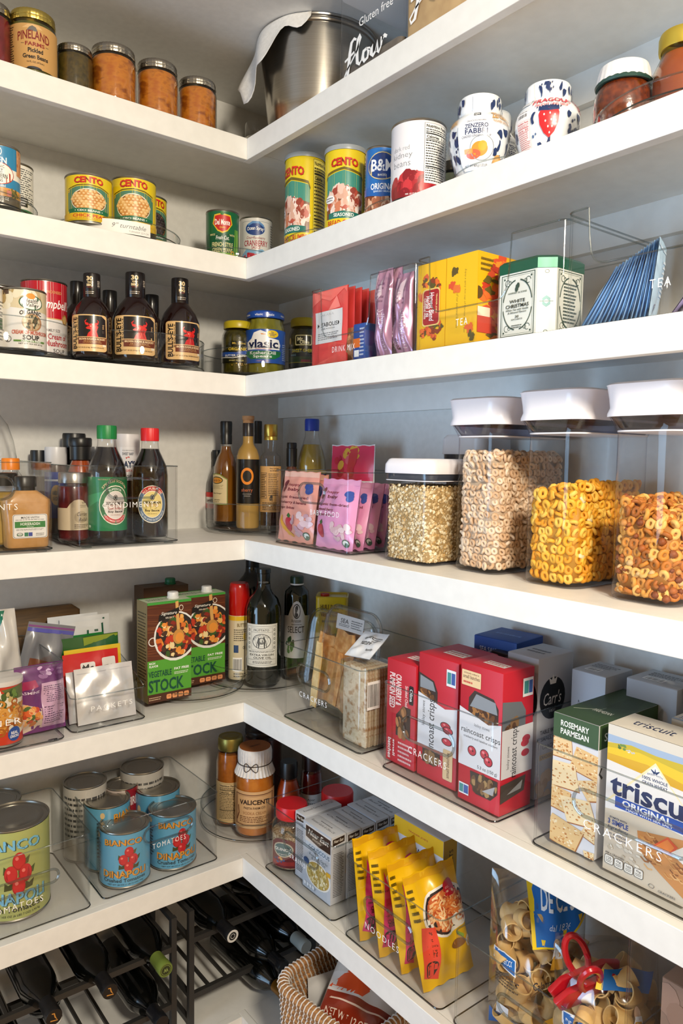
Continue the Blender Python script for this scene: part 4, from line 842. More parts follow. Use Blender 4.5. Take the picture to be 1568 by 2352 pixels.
a = Art().rr(0, 0, 1, 1, .08, 'd9d6d0', .08).rr(.02, .02, .98, .98, .08, '3a3a38', .08).rr(.03, .03, .97, .97, .08, 'e3e1dd', .08).t('MADE·WITH', .5, .86, .52, .09, '3a3a3a', .005).small(.08, .74, .92, .8, 1, '8a8a8a').r(.06, .44, .94, .70, '2f7a34').t('HORSERADISH', .5, .595, .56, .12, 'f0f0ea', .01).t('MUSTARD', .5, .48, .2, .035, 'dfe8dc').small(.1, .32, .9, .4, 2, '8a8a88').e(.2, .16, .09, .08, '3a4a3c').e(.2, .16, .07, .06, 'e3e1dd').r(.12, .13, .28, .16, '3f7a48').r(.33, .08, .44, .24, '2f7a5a').r(.45, .08, .56, .24, '3a4a9a').small(.66, .08, .9, .22, 2, '8a8a88')
G().art(a, lambda x, y, n: ((x-.48)*w_*.74, -d_/2-n, hb*(.17+.42*y)), e0=.0008).build('label', PAPER, T)
# others in that bin
BOT = [(0, 0), (.9, 0), (1, .03), (1, .5), (.96, .58), (.5, .74), (.4, .8), (.4, .84)]
BOC = [(0, .02), (.88, .02), (.95, .05), (.95, .5), (.9, .58), (.46, .73), (0, .74)]
BOL = [(.42, .82), (.5, .82), (.5, .98), (.46, 1), (0, 1)]
jar('dressing bottle with a bright orange cap behind the horseradish bottle', 4, -14, 62, 1052, [(0, 0), (.85, 0), (.95, .03), (.95, .6), (.6, .8), (.45, .84), (.45, .86)], [(0, .02), (.9, .04), (.9, .55), (0, .6)], [(.46, .86), (.52, .86), (.52, .985), (.48, 1), (0, 1)], mat('9a3a1c', .3), mat('ee8416', .35), y=.2, dz=B4, name='dressing_bottle', cat='bottle', lname='cap')
jar('mustard bottle with black cap at the left edge behind the horseradish', 4, -60, 68, 1084, BOT, BOC, [(.4, .82), (.52, .82), (.52, .985), (.48, 1), (0, 1)], mat('b08c3a', .35), BLACK, y=.135, dz=B4, name='mustard_bottle', cat='bottle', lname='cap')
jar('large clear glass bottle rising behind the horseradish bin at the left edge', 4, -100, 34, 935, [(0, 0), (.95, 0), (1, .04), (1, .5), (.97, .62), (.88, .74), (.7, .86), (.4, .95), (.3, 1)], [(0, .02), (.94, .03), (.95, .3), (0, .3)], None, mat('8a5a3a', .3), None, y=.265, dz=B4, name='glass_bottle', cat='bottle')
# soy sauce
SG = [(0, 0), (.9, 0), (.98, .02), (1, .05), (1, .56), (.985, .60), (.93, .655), (.78, .715), (.56, .79), (.49, .83), (.47, .87), (.47, .885)]
SCN = [(0, .02), (.9, .02), (.965, .05), (.965, .58), (.9, .66), (.75, .715), (.53, .79), (.48, .815), (0, .815)]
SCAP = [(.47, .885), (.5, .885), (.505, .9), (.505, .985), (.48, 1), (0, 1)]
def kik(col, red):
    a = Art()
    if not red: a.r(-1.55, 0, 1.5, 1, '0f7a48').p([(-1.5, .35), (-.5, .55), (0, .5), (0, .75), (-1.5, .62)], '2f9a66')
    cx = .42 if not red else .12; ry = .36; A0 = .48
    a.e(cx, A0, .84, ry*1.02, 'f0ead8').e(cx, A0, .80, ry*.97, '3a7a50' if not red else '56718f')
    if red: a.p([(cx-.62, A0+.22), (cx-.5, A0+.29), (cx-.2, A0+.345), (cx+.2, A0+.345), (cx+.5, A0+.29), (cx+.62, A0+.22), (cx+.4, A0+.2), (cx, A0+.26), (cx-.4, A0+.2)], 'c22a2c')
    else: a.p([(cx-.6, A0-.2), (cx-.5, A0-.28), (cx-.2, A0-.33), (cx+.2, A0-.33), (cx+.5, A0-.28), (cx+.6, A0-.2), (cx+.4, A0-.19), (cx, A0-.25), (cx-.4, A0-.19)], 'c8383a')
    a.e(cx, A0, .60, ry*.74, 'f2eee4').e(cx, A0, .57, ry*.70, 'e4dcd8' if not red else 'ecd88c')
    if red: a.tc('ALL-PURPOSE', cx, A0, .69, .305, .05, 'f6ecd8', 140, 40).tc('OVER 300 YEARS OF EXCELLENCE', cx, A0, .69, .305, .04, 'e6ecf2', 205, 335, inside=False)
    else: a.tc('37% LESS SODIUM', cx, A0+.05, .86, .40, .05, 'e8c8a8', 140, 40).tc('SUPERIOR', cx, A0, .67, .3, .04, 'e8f0e8', 120, 60).tc('KIKKOMAN SOY SAUCE', cx, A0, .69, .305, .035, 'f6dcd8', 215, 325)
    hx = [(cx+.13*math.cos(math.radians(60*i+30)), A0+.135+.06*math.sin(math.radians(60*i+30))) for i in range(6)]; a.p(hx, '2a2c30'); a.p([(cx+(x-cx)*.78, A0+.135+(y-A0-.135)*.78) for x, y in hx], 'e8e2da')
    for q in (-.05, 0, .05): a.path([(cx+q, A0+.165), (cx-q, A0+.105)], .03, '2a2c30')
    a.path([(cx-.07, A0+.145), (cx+.07, A0+.145)], .012, '2a2c30').t('KIKKOMAN', cx, A0+.035, .95, .055, '2a2626', .03).t('NO PRESERVATIVES ADDED', cx, A0-.01, .7, .018, 'c88a7a').t('Less Sodium' if not red else 'TRADITIONALLY BREWED', cx, A0-.055 if not red else A0-.04, .7, .05 if not red else .018, 'd06a68' if not red else 'b89a5a', .0, shear=.2 if not red else 0).t('Soy Sauce', cx, A0-.125, .78, .05, '26211f', .03).t('15 FL OZ (444 mL)', cx, A0-.185, .5, .022, 'b07a6a' if not red else '8a7a4a')
    a.t('NATURALLY BREWED', 0, .955, .9, .025, 'b8a888' if not red else '8090a0'); 
    if not red: a.e(-1.0, .08, .1, .025, 'b8d8c4')
    return a
for red, p0, p1, yt, lb in ((False, 201, 289, 979, 'soy sauce bottle with green cap and green label in the condiment bin'), (True, 303, 385, 985, 'soy sauce bottle with red cap and pale yellow label in the condiment bin')):
    jar(lb, 4, p0, p1, yt, SG, SCN, SCAP, SOY, mat('0f7d3a' if not red else 'd81e22', .4), y=.075, dz=B4, art=kik(0, red), lab=(.10, .56), labR=1.01, finish=GLOSS, name='soy_sauce_bottle', cat='bottle', lname='cap', lidrm=ridged(40, .012))
a = Art().r(-1.6, 0, 1.6, 1, 'e6e2e2').t('YOU ARE IN FOR A', .1, .93, .9, .025, '3a3a4a').t("SWEET BABY", .1, .86, .9, .06, '22324e', .02).blobs(.1, .78, .3, .012, 6, .04, ['c23a3a'], 3, .4).t("RAY'S", .1, .64, 1.15, .15, '1c2c50', .04).t('NO SUGAR ADDED', .15, .5, 1.4, .055, 'c2383c', .02, arc=.01).small(-.9, .36, 1.2, .42, 2, '3a3a3a').r(-1.6, 0, 1.6, .3, '2a1a18')
jar("white-capped barbecue sauce bottle between and behind the two soy sauces", 4, 262, 320, 998, None, [(0, 0), (1, 0), (1, .87), (.95, .88), (0, .88)], [(.96, .87), (1.02, .87), (1.02, .97), (.97, 1), (0, 1)], mat('2a1412', .3), mat('ddd8d8', .4), y=.2, dz=B4, art=a, lab=(.4, .87), finish=GLOSS, name='sauce_bottle', cat='bottle', lname='cap', cname='bottle_body')
a = Art().p([(-1.5, 0), (1.5, 0), (1.5, .72), (.9, .72), (.7, .86), (.45, .97), (.2, 1), (-.1, .97), (-.35, .86), (-.55, .72), (-1.5, .72)], 'cdbda2').e(.35, .42, .45, .2, 'b3a48a').t('TP', .5, .88, .25, .06, '4a4038').t('YORKSHIRE', .5, .8, .5, .035, '4a4038').t('& KITCHEN', .5, .75, .4, .03, '4a4038').t('Currant', .45, .52, .75, .12, '2a2220', .0, shear=.4).t('Relish', .5, .34, .65, .12, '2a2220', .0, shear=.4).small(-.1, .05, .9, .2, 3, '5a5044')
jar('tall jar of dark red relish with a tan label in the condiment bin', 4, 133, 203, 1084, MAS_G, MAS_C, [(.88, .845), (.95, .85), (.95, .985), (.9, 1), (0, 1)], nmat('red_relish', '4a1216', '6a2226', 50, .3), mat('b5b1ac', .3, 1), y=.1, dz=B4, art=a, lab=(.18, .62), off=8)
jar('bottle of orange hot sauce with black cap in the condiment bin', 4, 152, 216, 1006, [(0, 0), (.9, 0), (1, .03), (1, .55), (.9, .66), (.6, .77), (.55, .79)], [(0, .02), (.95, .03), (.96, .55), (.86, .66), (.56, .78), (0, .78)], [(.6, .77), (.72, .78), (.73, .91), (.8, .915), (.82, .93), (.82, .985), (.76, 1), (0, 1)], mat('a64408', .25, coat=.4), BLACK, y=.185, dz=B4, name='sauce_bottle', cat='bottle', lname='cap')
jar('tall black bottle behind the orange hot sauce', 4, 144, 196, 996, None, [(0, 0), (1, 0), (1, .75), (.97, .76), (0, .76)], [(.97, .76), (1, .765), (1, .98), (.95, 1), (0, 1)], BLACK, BLACK, y=.27, dz=B4, name='sauce_bottle', cat='bottle', lname='cap', cname='bottle_body')
a = Art().r(-1.6, 0, 1.6, 1, '1c3a9a').r(-1.6, .8, 1.6, .84, 'e0e0e0').e(0, .5, .5, .22, 'e8b45c').t("AMERICA'S", 0, .55, .7, .1, '2a2a2a', .03).t('FAVORITE', 0, .42, .6, .09, '2a2a2a', .03)
jar('small jar with white lid and blue label behind the condiment bin corner', 4, 103, 153, 1027, [(0, 0), (.95, 0), (1, .04), (1, .74), (.9, .82)], [(0, .02), (.95, .03), (.96, .74), (.86, .8), (0, .8)], [(.9, .8), (.98, .8), (1, .82), (1, .97), (.95, 1), (0, 1)], mat('4a2412', .3), mat('d8d8dc', .35), y=.255, dz=B4, art=a, lab=(.2, .72), finish=GLOSS)
jar('short dark jar with black lid, leftmost behind the condiment bin', 4, 70, 106, 1034, [(0, 0), (.95, 0), (1, .04), (1, .74), (.9, .82)], [(0, .02), (.95, .03), (.96, .7), (0, .7)], [(.9, .8), (1, .8), (1, .98), (.95, 1), (0, 1)], mat('3a2a20', .3), BLACK, y=.285, dz=.001)
jar('dark bottle top showing between the hot sauce and the green-capped soy sauce', 4, 199, 236, 1026, None, [(0, 0), (1, 0), (1, .8), (0, .8)], [(.9, .8), (1, .8), (1, .98), (.95, 1), (0, 1)], mat('4a4440', .3), mat('8a8a8c', .3), y=.27, dz=B4, name='sauce_bottle', cat='bottle', lname='cap', cname='bottle_body')
# vinegar turntable in the corner
tt('tall clear turntable holding vinegar bottles in the corner', 4, .160, .163, .158, .082)
VBG = [(0, 0), (.9, 0), (.98, .015), (1, .04), (.98, .3), (1, .48), (.95, .56), (.72, .65), (.5, .70), (.42, .74), (.40, .84), (.40, .9)]
VBC = [(0, .015), (.95, .04), (.93, .3), (.95, .48), (.9, .56), (.67, .65), (.45, .70), (.37, .74), (.36, .76), (0, .76)]
VBL = [(.42, .78), (.46, .78), (.46, .86), (.44, .87), (.46, .9), (.47, .985), (.44, 1), (0, 1)]
HV = nmat('herb_vinegar', '6a3c0c', '8a5a1a', 14, .12, 0, .6, (1, 1, .25)); 
a = Art().p([(-1.5, 0), (.5, 0), (.5, .82), (.2, .9), (-.1, .98), (-.5, 1), (-1.5, .95)], '7a8a3a').p([(-1.45, .02), (.44, .02), (.44, .80), (.15, .87), (-.12, .95), (-.5, .97), (-1.45, .92)], 'd9c79c').e(-.45, .78, .6, .12, '4a4a2a').e(-.45, .78, .52, .09, 'd8902c').t('Four da Gin', -.45, .78, .8, .08, '3a2a1a').t('Wine Vinegar', -.4, .36, .9, .05, '2a221a').t('with herbs', -.4, .16, .6, .04, '4a4230').t('& spices', -.4, .1, .5, .04, '4a4230').small(-1.2, .5, .2, .64, 4, 'a8986a')
T, P, R, H = jar('amber herb vinegar bottle with black capsule and cream label', 4, 490, 549, 969, VBG, VBC, VBL, HV, BLACK, x=.075, dz=TT, art=a, lab=(.2, .50), labR=1.01, off=-22, name='vinegar_bottle', cat='bottle', lname='cap')
SHG = [(0, 0), (.92, 0), (1, .02), (1, .60), (.97, .64), (.8, .70), (.5, .745), (.45, .77), (.44, .83)]
a = Art().r(-1.7, 0, 1.7, 1, '161412').ring(0, .62, .56, .19, .18, 'e88a28', 36).t('sherry', 0, .30, .98, .1, 'a85a34', .02).t('CALIFORNIA', 0, .22, .75, .022, 'a8a09a').t('VINEGAR', 0, .175, .55, .022, 'a8a09a')
T, P, R, H = jar('frosted sherry vinegar bottle with cork top and orange O on black label', 4, 543, 597, 957, SHG, None, [(.42, .93), (.46, .93), (.46, .965), (.52, .967), (.52, 1), (0, 1)], None, nmat('cork', 'd0a87c', 'b98a5c', 90, .7, .3), x=.085, dz=TT, gm=nmat('frosted_amber', 'a4813c', 'b59250', 6, .35, 0, .2), art=a, lab=(.22, .615), labR=1.005, finish=GLOSS, name='vinegar_bottle', cat='bottle', more=[('neck_band', mat('2a2220', .3), [(.46, .82), (.47, .82), (.47, .935), (.45, .94), (0, .94)])], lname='cork', off=-4)
G().art(Art().t('375 mL', 0, .5, .3, .25, '9a7a6a').t('ALC 7%', 0, .2, .3, .2, '9a7a6a'), cylmap(R*1.002, .1*H, .17*H, None, face_cam(P, -4)), (.15, 0)).build('small_print', GLOSS, T)
jar('clear tall bottle with black cap behind the sherry vinegar', 4, 574, 612, 968, VBG, None, VBL, None, BLACK, x=.19, dz=TT, name='vinegar_bottle', cat='bottle', lname='cap')
CBG = [(0, 0), (.95, 0), (1, .02), (1, .66), (.96, .70), (.62, .735), (.6, .75), (.6, .86)]
a = Art().r(-1.6, 0, 1.6, 1, 'c99a5c').fr(-1.1, .3, -.35, .86, .03, '2a2018', .01).small(-1.0, .32, -.42, .84, 14, '2a2018', .5, 4).t('Simply Cook Bitters', .4, .95, .95, .035, '2a2018', .02).t('the Old Fashioned', .4, .905, .9, .035, '2a2018', .02).small(-.2, .35, .9, .85, 13, '4a3a28', .45, 8).blobs(.1, .31, .25, .04, 8, .06, ['2a2018'], 3, .6, jag=.4).small(-.8, .04, .9, .22, 5, '3a2a1c', .45, 9)
jar('gold-capped bottle with kraft label in the corner turntable', 4, 598, 646, 976, CBG, [(0, .02), (.93, .03), (.94, .48), (0, .48)], [(.62, .85), (.66, .85), (.66, .88), (.64, .885), (.66, .89), (.66, .985), (.62, 1), (0, 1)], mat('2a120a', .15, coat=.4), mat('c9a850', .3, 1), x=.13, dz=TT, art=a, lab=(.16, .60), labR=1.01, name='bitters_bottle', cat='bottle', lname='cap')
a = Art().r(-1.6, .0, 1.6, .32, 'c22a2a').r(-1.6, .25, 1.6, .6, 'd8d2c8').small(-1.2, .3, 1.2, .5, 3, '6a6a68').r(-1.6, .6, 1.6, .85, 'c8261e')
jar('small clear bottle with black pourer and red label at the left of the vinegars', 4, 474, 522, 1034, VBG, VBC, VBL, mat('241008', .15, coat=.4), BLACK, x=.09, y=None, dz=TT, art=a, lab=(.2, .46), labR=1.01, name='vinegar_bottle', cat='bottle', lname='cap', off=-10)
jar('small amber bottle with black cap behind the baby food bin', 4, 648, 692, 1017, BOT, BOC, [(.46, .72), (.56, .72), (.57, .93), (.52, .935), (.53, .985), (.5, 1), (0, 1)], mat('5a2808', .12, coat=.6), BLACK, x=.185, dz=TT, name='syrup_bottle', cat='bottle', lname='cap')
JB = [(0, 0), (.9, 0), (1, .03), (1, .55), (.97, .62), (.82, .70), (.62, .78), (.48, .84), (.46, .9)]
a = Art().r(-1.6, 0, 1.6, 1, '1a2e6a').r(-1.6, .93, 1.6, 1, 'c9a850').r(.3, .6, 1.2, .85, 'e0e0dc')
jar('bottle of pale gold juice with blue cap in the corner', 4, 683, 750, 964, JB, [(0, .02), (.95, .04), (.96, .55), (.92, .62), (.78, .70), (.6, .765), (0, .77)], [(.46, .89), (.5, .89), (.505, .985), (.47, 1), (0, 1)], nmat('apple_juice', '9a7e28', 'a88c38', 5, .1, 0, .7), mat('1c3a9e', .35), x=.245, dz=TT, art=a, lab=(.1, .53), labR=1.01, finish=GLOSS, name='juice_bottle', cat='bottle', lname='cap')
# baby food bin
T, w, h, ya, yb = rbin('clear bin marked BABY FOOD holding pink snack pouches', 630, 803, 4, 1079, x=.028, d=.285, text='BABY FOOD', tpos=(.70, .48), tw=.36, th=.0125, slot=(.53, .72, .34, .25))
zb = z4+BB
def yog(kind):
    a = Art(); P_ = 'f4b0a2' if kind == 0 else 'f0b4d4'
    a.r(0, .92, 1, 1, 'f6c4b4' if kind == 0 else 'e8a4cc').t('happy', .42, .80, .34, .05, '9a3a48', .01).t('baby', .45, .73, .3, .06, '7a2438', .02).e(.14, .82, .06, .05, '7a2438').e(.16, .74, .05, .045, '7a2438')
    a.t('organic freeze-dried', .46, .62, .84, .05, '7a3040', .012).t('strawberry & banana' if kind == 0 else 'mixed berry', .44 if kind == 0 else .3, .545, .8 if kind == 0 else .48, .05, '7a3040', .012).t('yogurt bites', .3, .47, .5, .05, '7a3040', .012)
    a.blobs(.84, .76, .09, .05, 9, .06, ['3a56a8'], 5, .8)
    if kind == 0: a.path([(.22, .36), (.2, .28), (.24, .2), (.34, .12), (.5, .08)], .08, 'e8a838', [.4, .9, 1.1, 1, .5])
    a.e(.42 if kind == 0 else .22, .24, .1, .1, 'c23248').path([(.4 if kind == 0 else .2, .34), (.44 if kind == 0 else .26, .38)], .06, '3a6a34')
    a.blobs(.72, .27, .22, .17, 16, .065, ['d8b4bc', 'e4c4cc', 'cda2b0', 'e9d0d6'], 6+kind, .75).e(.85, .1, .09, .055, '4a6a58').e(.85, .1, .07, .04, 'e6ece6')
    return a
def ypos(px, x): return at(px, 1100, x=x).y
for i, (k, p0, p1, x_, lb, tl) in enumerate(((0, 640, 720, .055, 'salmon pink yogurt bite pouch at the far left of the baby food bin', .12), (0, 690, 748, .10, 'salmon pink yogurt bite pouch tucked behind the front one', .05), (1, 727, 812, .05, 'pink mixed berry pouch in the middle of the baby food bin front', .14), (1, 770, 836, .08, 'pink mixed berry pouch, second in the leaning row', .2), (1, 790, 862, .12, 'pink mixed berry pouch, third in the leaning row', .2), (1, 815, 884, .16, 'pink mixed berry pouch, last in the leaning row', .2))):
    y0, y1 = ypos(p0, x_), ypos(p1, x_); 
    if y1 < yb+.008: y0, y1 = y0+(yb+.008-y1), yb+.008
    pouch(lb, 'pouch', (x_, (y0+y1)/2, zb), RIGHT, y0-y1, (.168, .16, .155, .15, .148, .145)[i], .034, 'efa596' if k == 0 else 'e69cc8', yog(k), tilt=tl, name='snack_pouch', seed=90+i, group='yogurt bite pouches', zig=.0012)
a = Art().r(0, .6, 1, 1, 'e23c62').blobs(.5, .82, .45, .12, 12, .085, ['e8b848', 'd23248', 'e86a7a', 'c22a40'], 3, .8).p([(.45, .95), (.62, .97), (.66, .8), (.56, .66), (.46, .72)], 'd8404a').r(0, 0, 1, .62, 'eeeeee').e(.35, .56, .1, .07, 'e89a2c').e(.35, .56, .06, .04, 'f6e4b8').t('ORGANIC', .46, .49, .22, .03, '5a8a5a').t('Happy', .36, .42, .42, .1, 'e8702c', .01).t('BABY', .72, .425, .3, .07, 'c23a34', .02).t('grain bites', .45, .3, .7, .09, 'd2425a', .0, shear=.3).e(.92, .5, .13, .1, 'e8c05a').small(.1, .12, .9, .22, 3, '9a9a9a')
y0, y1 = ypos(762, .235), ypos(860, .235)
pouch('tall white and red snack pouch with strawberries standing at the back of the bin', 'pouch', (.235, (y0+y1)/2, zb), RIGHT, y0-y1, at(810, 1022, x=.235).z-zb, .03, 'efefef', a, name='snack_pouch', seed=99, zig=.0012)
# ---- canisters with cereal
def canister(label, cy, w, d, H, x0, base_h, kind, lidh=.14, flare=.026):
    T = thing('cereal_canister' if kind else 'square_canister', label, 'canister', (x0+d/2, cy, z4), RIGHT)
    r = .03 if kind else .022; zl = H*(1-lidh)
    neck = ([(zl*.9, w, d, r), (zl*.95, w+flare*.6, d+flare*.3, r+.004), (zl*.985, w+flare, d+flare*.6, r+.006)] if kind else [(zl*.985, w, d, r)])
    V, F = prism([(0, w-.012, d-.012, r-.006), (.002, w-.004, d-.004, r), (.006, w, d, r)]+neck, 8); G().add(V, F).build('canister_body', POPM, T)
    V, F = prism([(0.0005, w-.012, d-.012, r-.006), (.003, w-.003, d-.003, r), (.0045, w-.003, d-.003, r)], 8); G().add(V, F).build('base', BASEM, T)
    f2 = flare if kind else .003
    V, F = prism([(zl*.915, w-.006, d-.006, r), (zl*.925, w-.003, d-.003, r), (zl*.985, w+f2-.004, d+f2*.6-.004, r+.004)], 8); G().add(V, F).build('gasket', clear('smoky_gasket', 'c4c0cc', '7a7688', .6, .1) if kind else mat('39404e', .3, coat=.3), T)
    lw = mat('f1eef4', .3, coat=.2)
    if kind: secs = [(zl*.985, w+f2+.002, d+f2, r+.006), (zl, w+f2+.002, d+f2, r+.006), (zl+(H-zl)*.2, w+f2-.006, d+f2-.004, r+.004), (zl+(H-zl)*.5, w+f2-.004, d+f2-.002, r+.004), (zl+(H-zl)*.9, w+f2+.004, d+f2+.004, r+.008), (H-.003, w+f2+.006, d+f2+.006, r+.008), (H, w+f2-.002, d+f2-.002, r+.006)]
    else: secs = [(zl*.985, w+.004, d+.004, r), (zl, w+.005, d+.005, r), (H-.012, w+.004, d+.004, r), (H-.002, w-.006, d-.006, r), (H, w-.014, d-.014, r)]
    V, F = prism(secs, 8); G().add(V, F).build('lid', lw, T)
    V, F = prism([(zl*.905, w+.0012, d+.0012, r), (zl*.913, w+.0012, d+.0012, r)], 8); G().add(V, F).build('seal_ring', lw, T)
    return T
def fillshape(w, d, h, r, slope=0): return prism([(.006, w, d, r), (h, w, d, r)], 6)
def loops(label, cx, cy, w, d, zb_, topf, cols, n, R0, seed, extra=None, name='cereal', r=.024):
    """ring cereal: a solid core with rings packed against the walls and over the top"""
    Rn = random.Random(seed); g = G(); nt, nm = 11, 6
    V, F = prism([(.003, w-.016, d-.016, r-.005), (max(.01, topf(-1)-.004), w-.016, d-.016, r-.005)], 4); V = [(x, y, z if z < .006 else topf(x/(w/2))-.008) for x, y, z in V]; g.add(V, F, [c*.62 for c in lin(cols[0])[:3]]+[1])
    peri = rrect(w-.011, d-.011, r, 5); L_ = [0]; q = peri+[peri[0]]
    for a_, b_ in zip(q, q[1:]): L_.append(L_[-1]+math.hypot(b_[0]-a_[0], b_[1]-a_[1]))
    def pp(s):
        s %= L_[-1]
        for i in range(len(peri)):
            if s <= L_[i+1]:
                t = (s-L_[i])/(L_[i+1]-L_[i] or 1); a_, b_ = q[i], q[i+1]; return a_[0]+(b_[0]-a_[0])*t, a_[1]+(b_[1]-a_[1])*t, Vector((b_[1]-a_[1], a_[0]-b_[0], 0)).normalized()
        return q[0][0], q[0][1], Vector((1, 0, 0))
    def ring(c, nrm, kk, col):
        up = nrm.normalized(); s_ = up.orthogonal().normalized(); t_ = up.cross(s_); rt = kk*.40; V = []; F = []
        for i in range(nt):
            a_ = 2*PI*i/nt; dr = s_*math.cos(a_)+t_*math.sin(a_); k2 = kk*(1+.08*math.sin(2*a_+seed))
            for j in range(nm):
                b_ = 2*PI*j/nm; V.append(c+dr*(k2-rt+rt*math.cos(b_))+up*rt*math.sin(b_)*.95)
        for i in range(nt):
            for j in range(nm): F.append((i*nm+j, ((i+1) % nt)*nm+j, ((i+1) % nt)*nm+(j+1) % nm, i*nm+(j+1) % nm))
        g.add(V, F, col)
    sp = R0*1.62
    rows = int(max(topf(-1), topf(1))/sp)+1
    for k_ in range(rows):
        s = Rn.uniform(0, sp)
        while s < L_[-1]:
            x, y, n_ = pp(s+Rn.uniform(-.2, .2)*R0); z = .003+R0*.8+k_*sp+Rn.uniform(-.25, .25)*R0
            if z < topf(x/(w/2)): 
                nn = (-n_ if n_.dot(Vector((x, y, 0))) < 0 else n_)+Vector((Rn.uniform(-1, 1), Rn.uniform(-1, 1), Rn.uniform(-1, 1)))*Rn.choice((.3, .5, .9, 1.6)); c = Rn.choice(cols)
                off = -abs(R0*.3); dirn = Vector((x, y, 0)).normalized()
                ring(Vector((x, y, z))+dirn*off, nn, R0*Rn.uniform(.85, 1.08), c)
            s += sp*Rn.uniform(.85, 1.15)
    for _ in range(int(w*d/(sp*sp)*1.3)):
        x, y = Rn.uniform(-.5, .5)*(w-.024), Rn.uniform(-.5, .5)*(d-.024); ring(Vector((x, y, topf(x/(w/2))-.001+Rn.uniform(-.004, .003))), Vector((Rn.uniform(-1, 1), Rn.uniform(-1, 1), Rn.uniform(.1, 1))), R0, Rn.choice(cols))
    if extra: extra(g, Rn, pp, L_[-1], topf, w)
    o = g.build(name, printed('toasted_cereal', .6), None, (cx, cy, zb_), RIGHT, angle=180)
    return tag(o, label, 'cereal', None, 'stuff')
x0c = .082; w1 = .112; d1 = .22
def htop(px, py, x): return at(px, py, x=x).z-z4
H1 = htop(1075, 915, x0c); c1 = -.672; canister('tall canister nearly full of pale ring cereal', c1, w1, d1, H1, x0c, 0, 1)
f1 = H1*.685
loops('pale tan ring cereal filling the tall canister beside the oats', x0c+d1/2, c1, w1-.006, d1-.006, z4+.006, lambda u: f1-.006, ['e2c6a8', 'dab998', 'e9d2b8', 'd2ae8a'], 0, .0080, 5)
x0b = .074; H2 = htop(1235, 897, x0b); c2 = -.842; canister('tall canister half full of golden yellow ring cereal, middle of the three tall ones', c2, w1, d1, H2, x0b, 0, 1)
f2 = H2*.50
def pale(g, Rn, pp, L, topf, w):
    for _ in range(60):
        x, y, n_ = pp(Rn.uniform(0, L)); z = Rn.uniform(.01, topf(x/(w/2)))
        V, F = prism([(-.003, .004, .004, .002), (-.0015, .014, .007, .003), (.0015, .014, .007, .003), (.003, .004, .004, .002)], 3)
        n_ = -n_ if n_.dot(Vector((x, y, 0))) < 0 else n_
        M = Matrix.Translation((x, y, z)) @ n_.to_track_quat('Z', 'Y').to_matrix().to_4x4() @ Matrix.Rotation(Rn.uniform(0, 6), 4, 'Z'); g.add(V, F, Rn.choice(['ead9a8', 'e8b848', 'f0c860']), M)
loops('golden yellow ring cereal half filling the middle tall canister', x0b+d1/2, c2, w1-.006, d1-.006, z4+.006, lambda u: f2-.006+.012*u, ['e8a424', 'f0b434', 'de961a', 'f4c250'], 0, .0092, 6, pale)
x0a = .064; H3 = htop(1420, 880, x0a); c3 = -1.012; canister('tall canister with brown granola rings at the right edge of the picture', c3, w1, d1, H3, x0a, 0, 1)
f3 = H3*.42
def crumbs_(g, Rn, pp, L, topf, w):
    for _ in range(170):
        x, y, n_ = pp(Rn.uniform(0, L)); z = Rn.uniform(.004, topf(x/(w/2))); k = Rn.uniform(.003, .007)
        V, F = lathe([(0, -k), (k*.8, -k*.5), (k, 0), (k*.7, k*.6), (0, k)], 6, lambda a_, z_: 1+.3*math.sin(3*a_+z_*900)); g.add(V, F, Rn.choice(['a85a1c', '8a4414', 'c98a44', 'd8b078', '7a3a12', 'b86a20']), Matrix.Translation((x, y, z)))
loops('brown and honey granola rings in the canister at the right edge', x0a+d1/2, c3, w1-.006, d1-.006, z4+.006, lambda u: f3-.006-.022*u, ['cc8630', 'dc9c44', 'b86e22', 'e6b462', 'a65e1c'], 0, .0090, 7, crumbs_)
# oats
wo = do = .136; xo = .056; co = -.516; Ho = htop(890, 1052, xo)
canister('short square canister full of rolled oats with white lid', co, wo, do, Ho, xo, 0, 0, .13)
fo = Ho*.74; Rn = random.Random(3); g = G(); V, F = prism([(.006, wo-.012, do-.012, .018), (fo-.004, wo-.012, do-.012, .018)], 6); g.add(V, F, 'a88a5a')
peri = rrect(wo-.0095, do-.0095, .019, 6); q = peri+[peri[0]]; seg = [math.hypot(b[0]-a[0], b[1]-a[1]) for a, b in zip(q, q[1:])]; L_ = sum(seg)
for _ in range(4200):
    s = Rn.uniform(0, L_); i = 0
    while s > seg[i]: s -= seg[i]; i += 1
    t = s/seg[i]; x, y = q[i][0]+(q[i+1][0]-q[i][0])*t, q[i][1]+(q[i+1][1]-q[i][1])*t; n_ = Vector((q[i+1][1]-q[i][1], q[i][0]-q[i+1][0], 0)).normalized()
    k = Rn.uniform(.0022, .0044); nn = (n_+Vector((Rn.uniform(-1, 1), Rn.uniform(-1, 1), Rn.uniform(-1, 1)))*.45).normalized(); u_ = nn.orthogonal().normalized(); v_ = nn.cross(u_); a0 = Rn.uniform(0, 6)
    c_ = Vector((x, y, Rn.uniform(.007, fo)))-n_*Rn.uniform(.0, .002)
    V = [c_+(u_*math.cos(a0+j*PI/3)*k+v_*math.sin(a0+j*PI/3)*k*.75) for j in range(6)]; g.add(V+[c_+nn*.0007], [(j, (j+1) % 6, 6) for j in range(6)], Rn.choice(['e2cca0', 'ecdcb8', 'd8ba84', 'f2e6c8', 'c6a066', 'dcc090', '9a7a44' if Rn.random() < .3 else 'e6d0a4']))
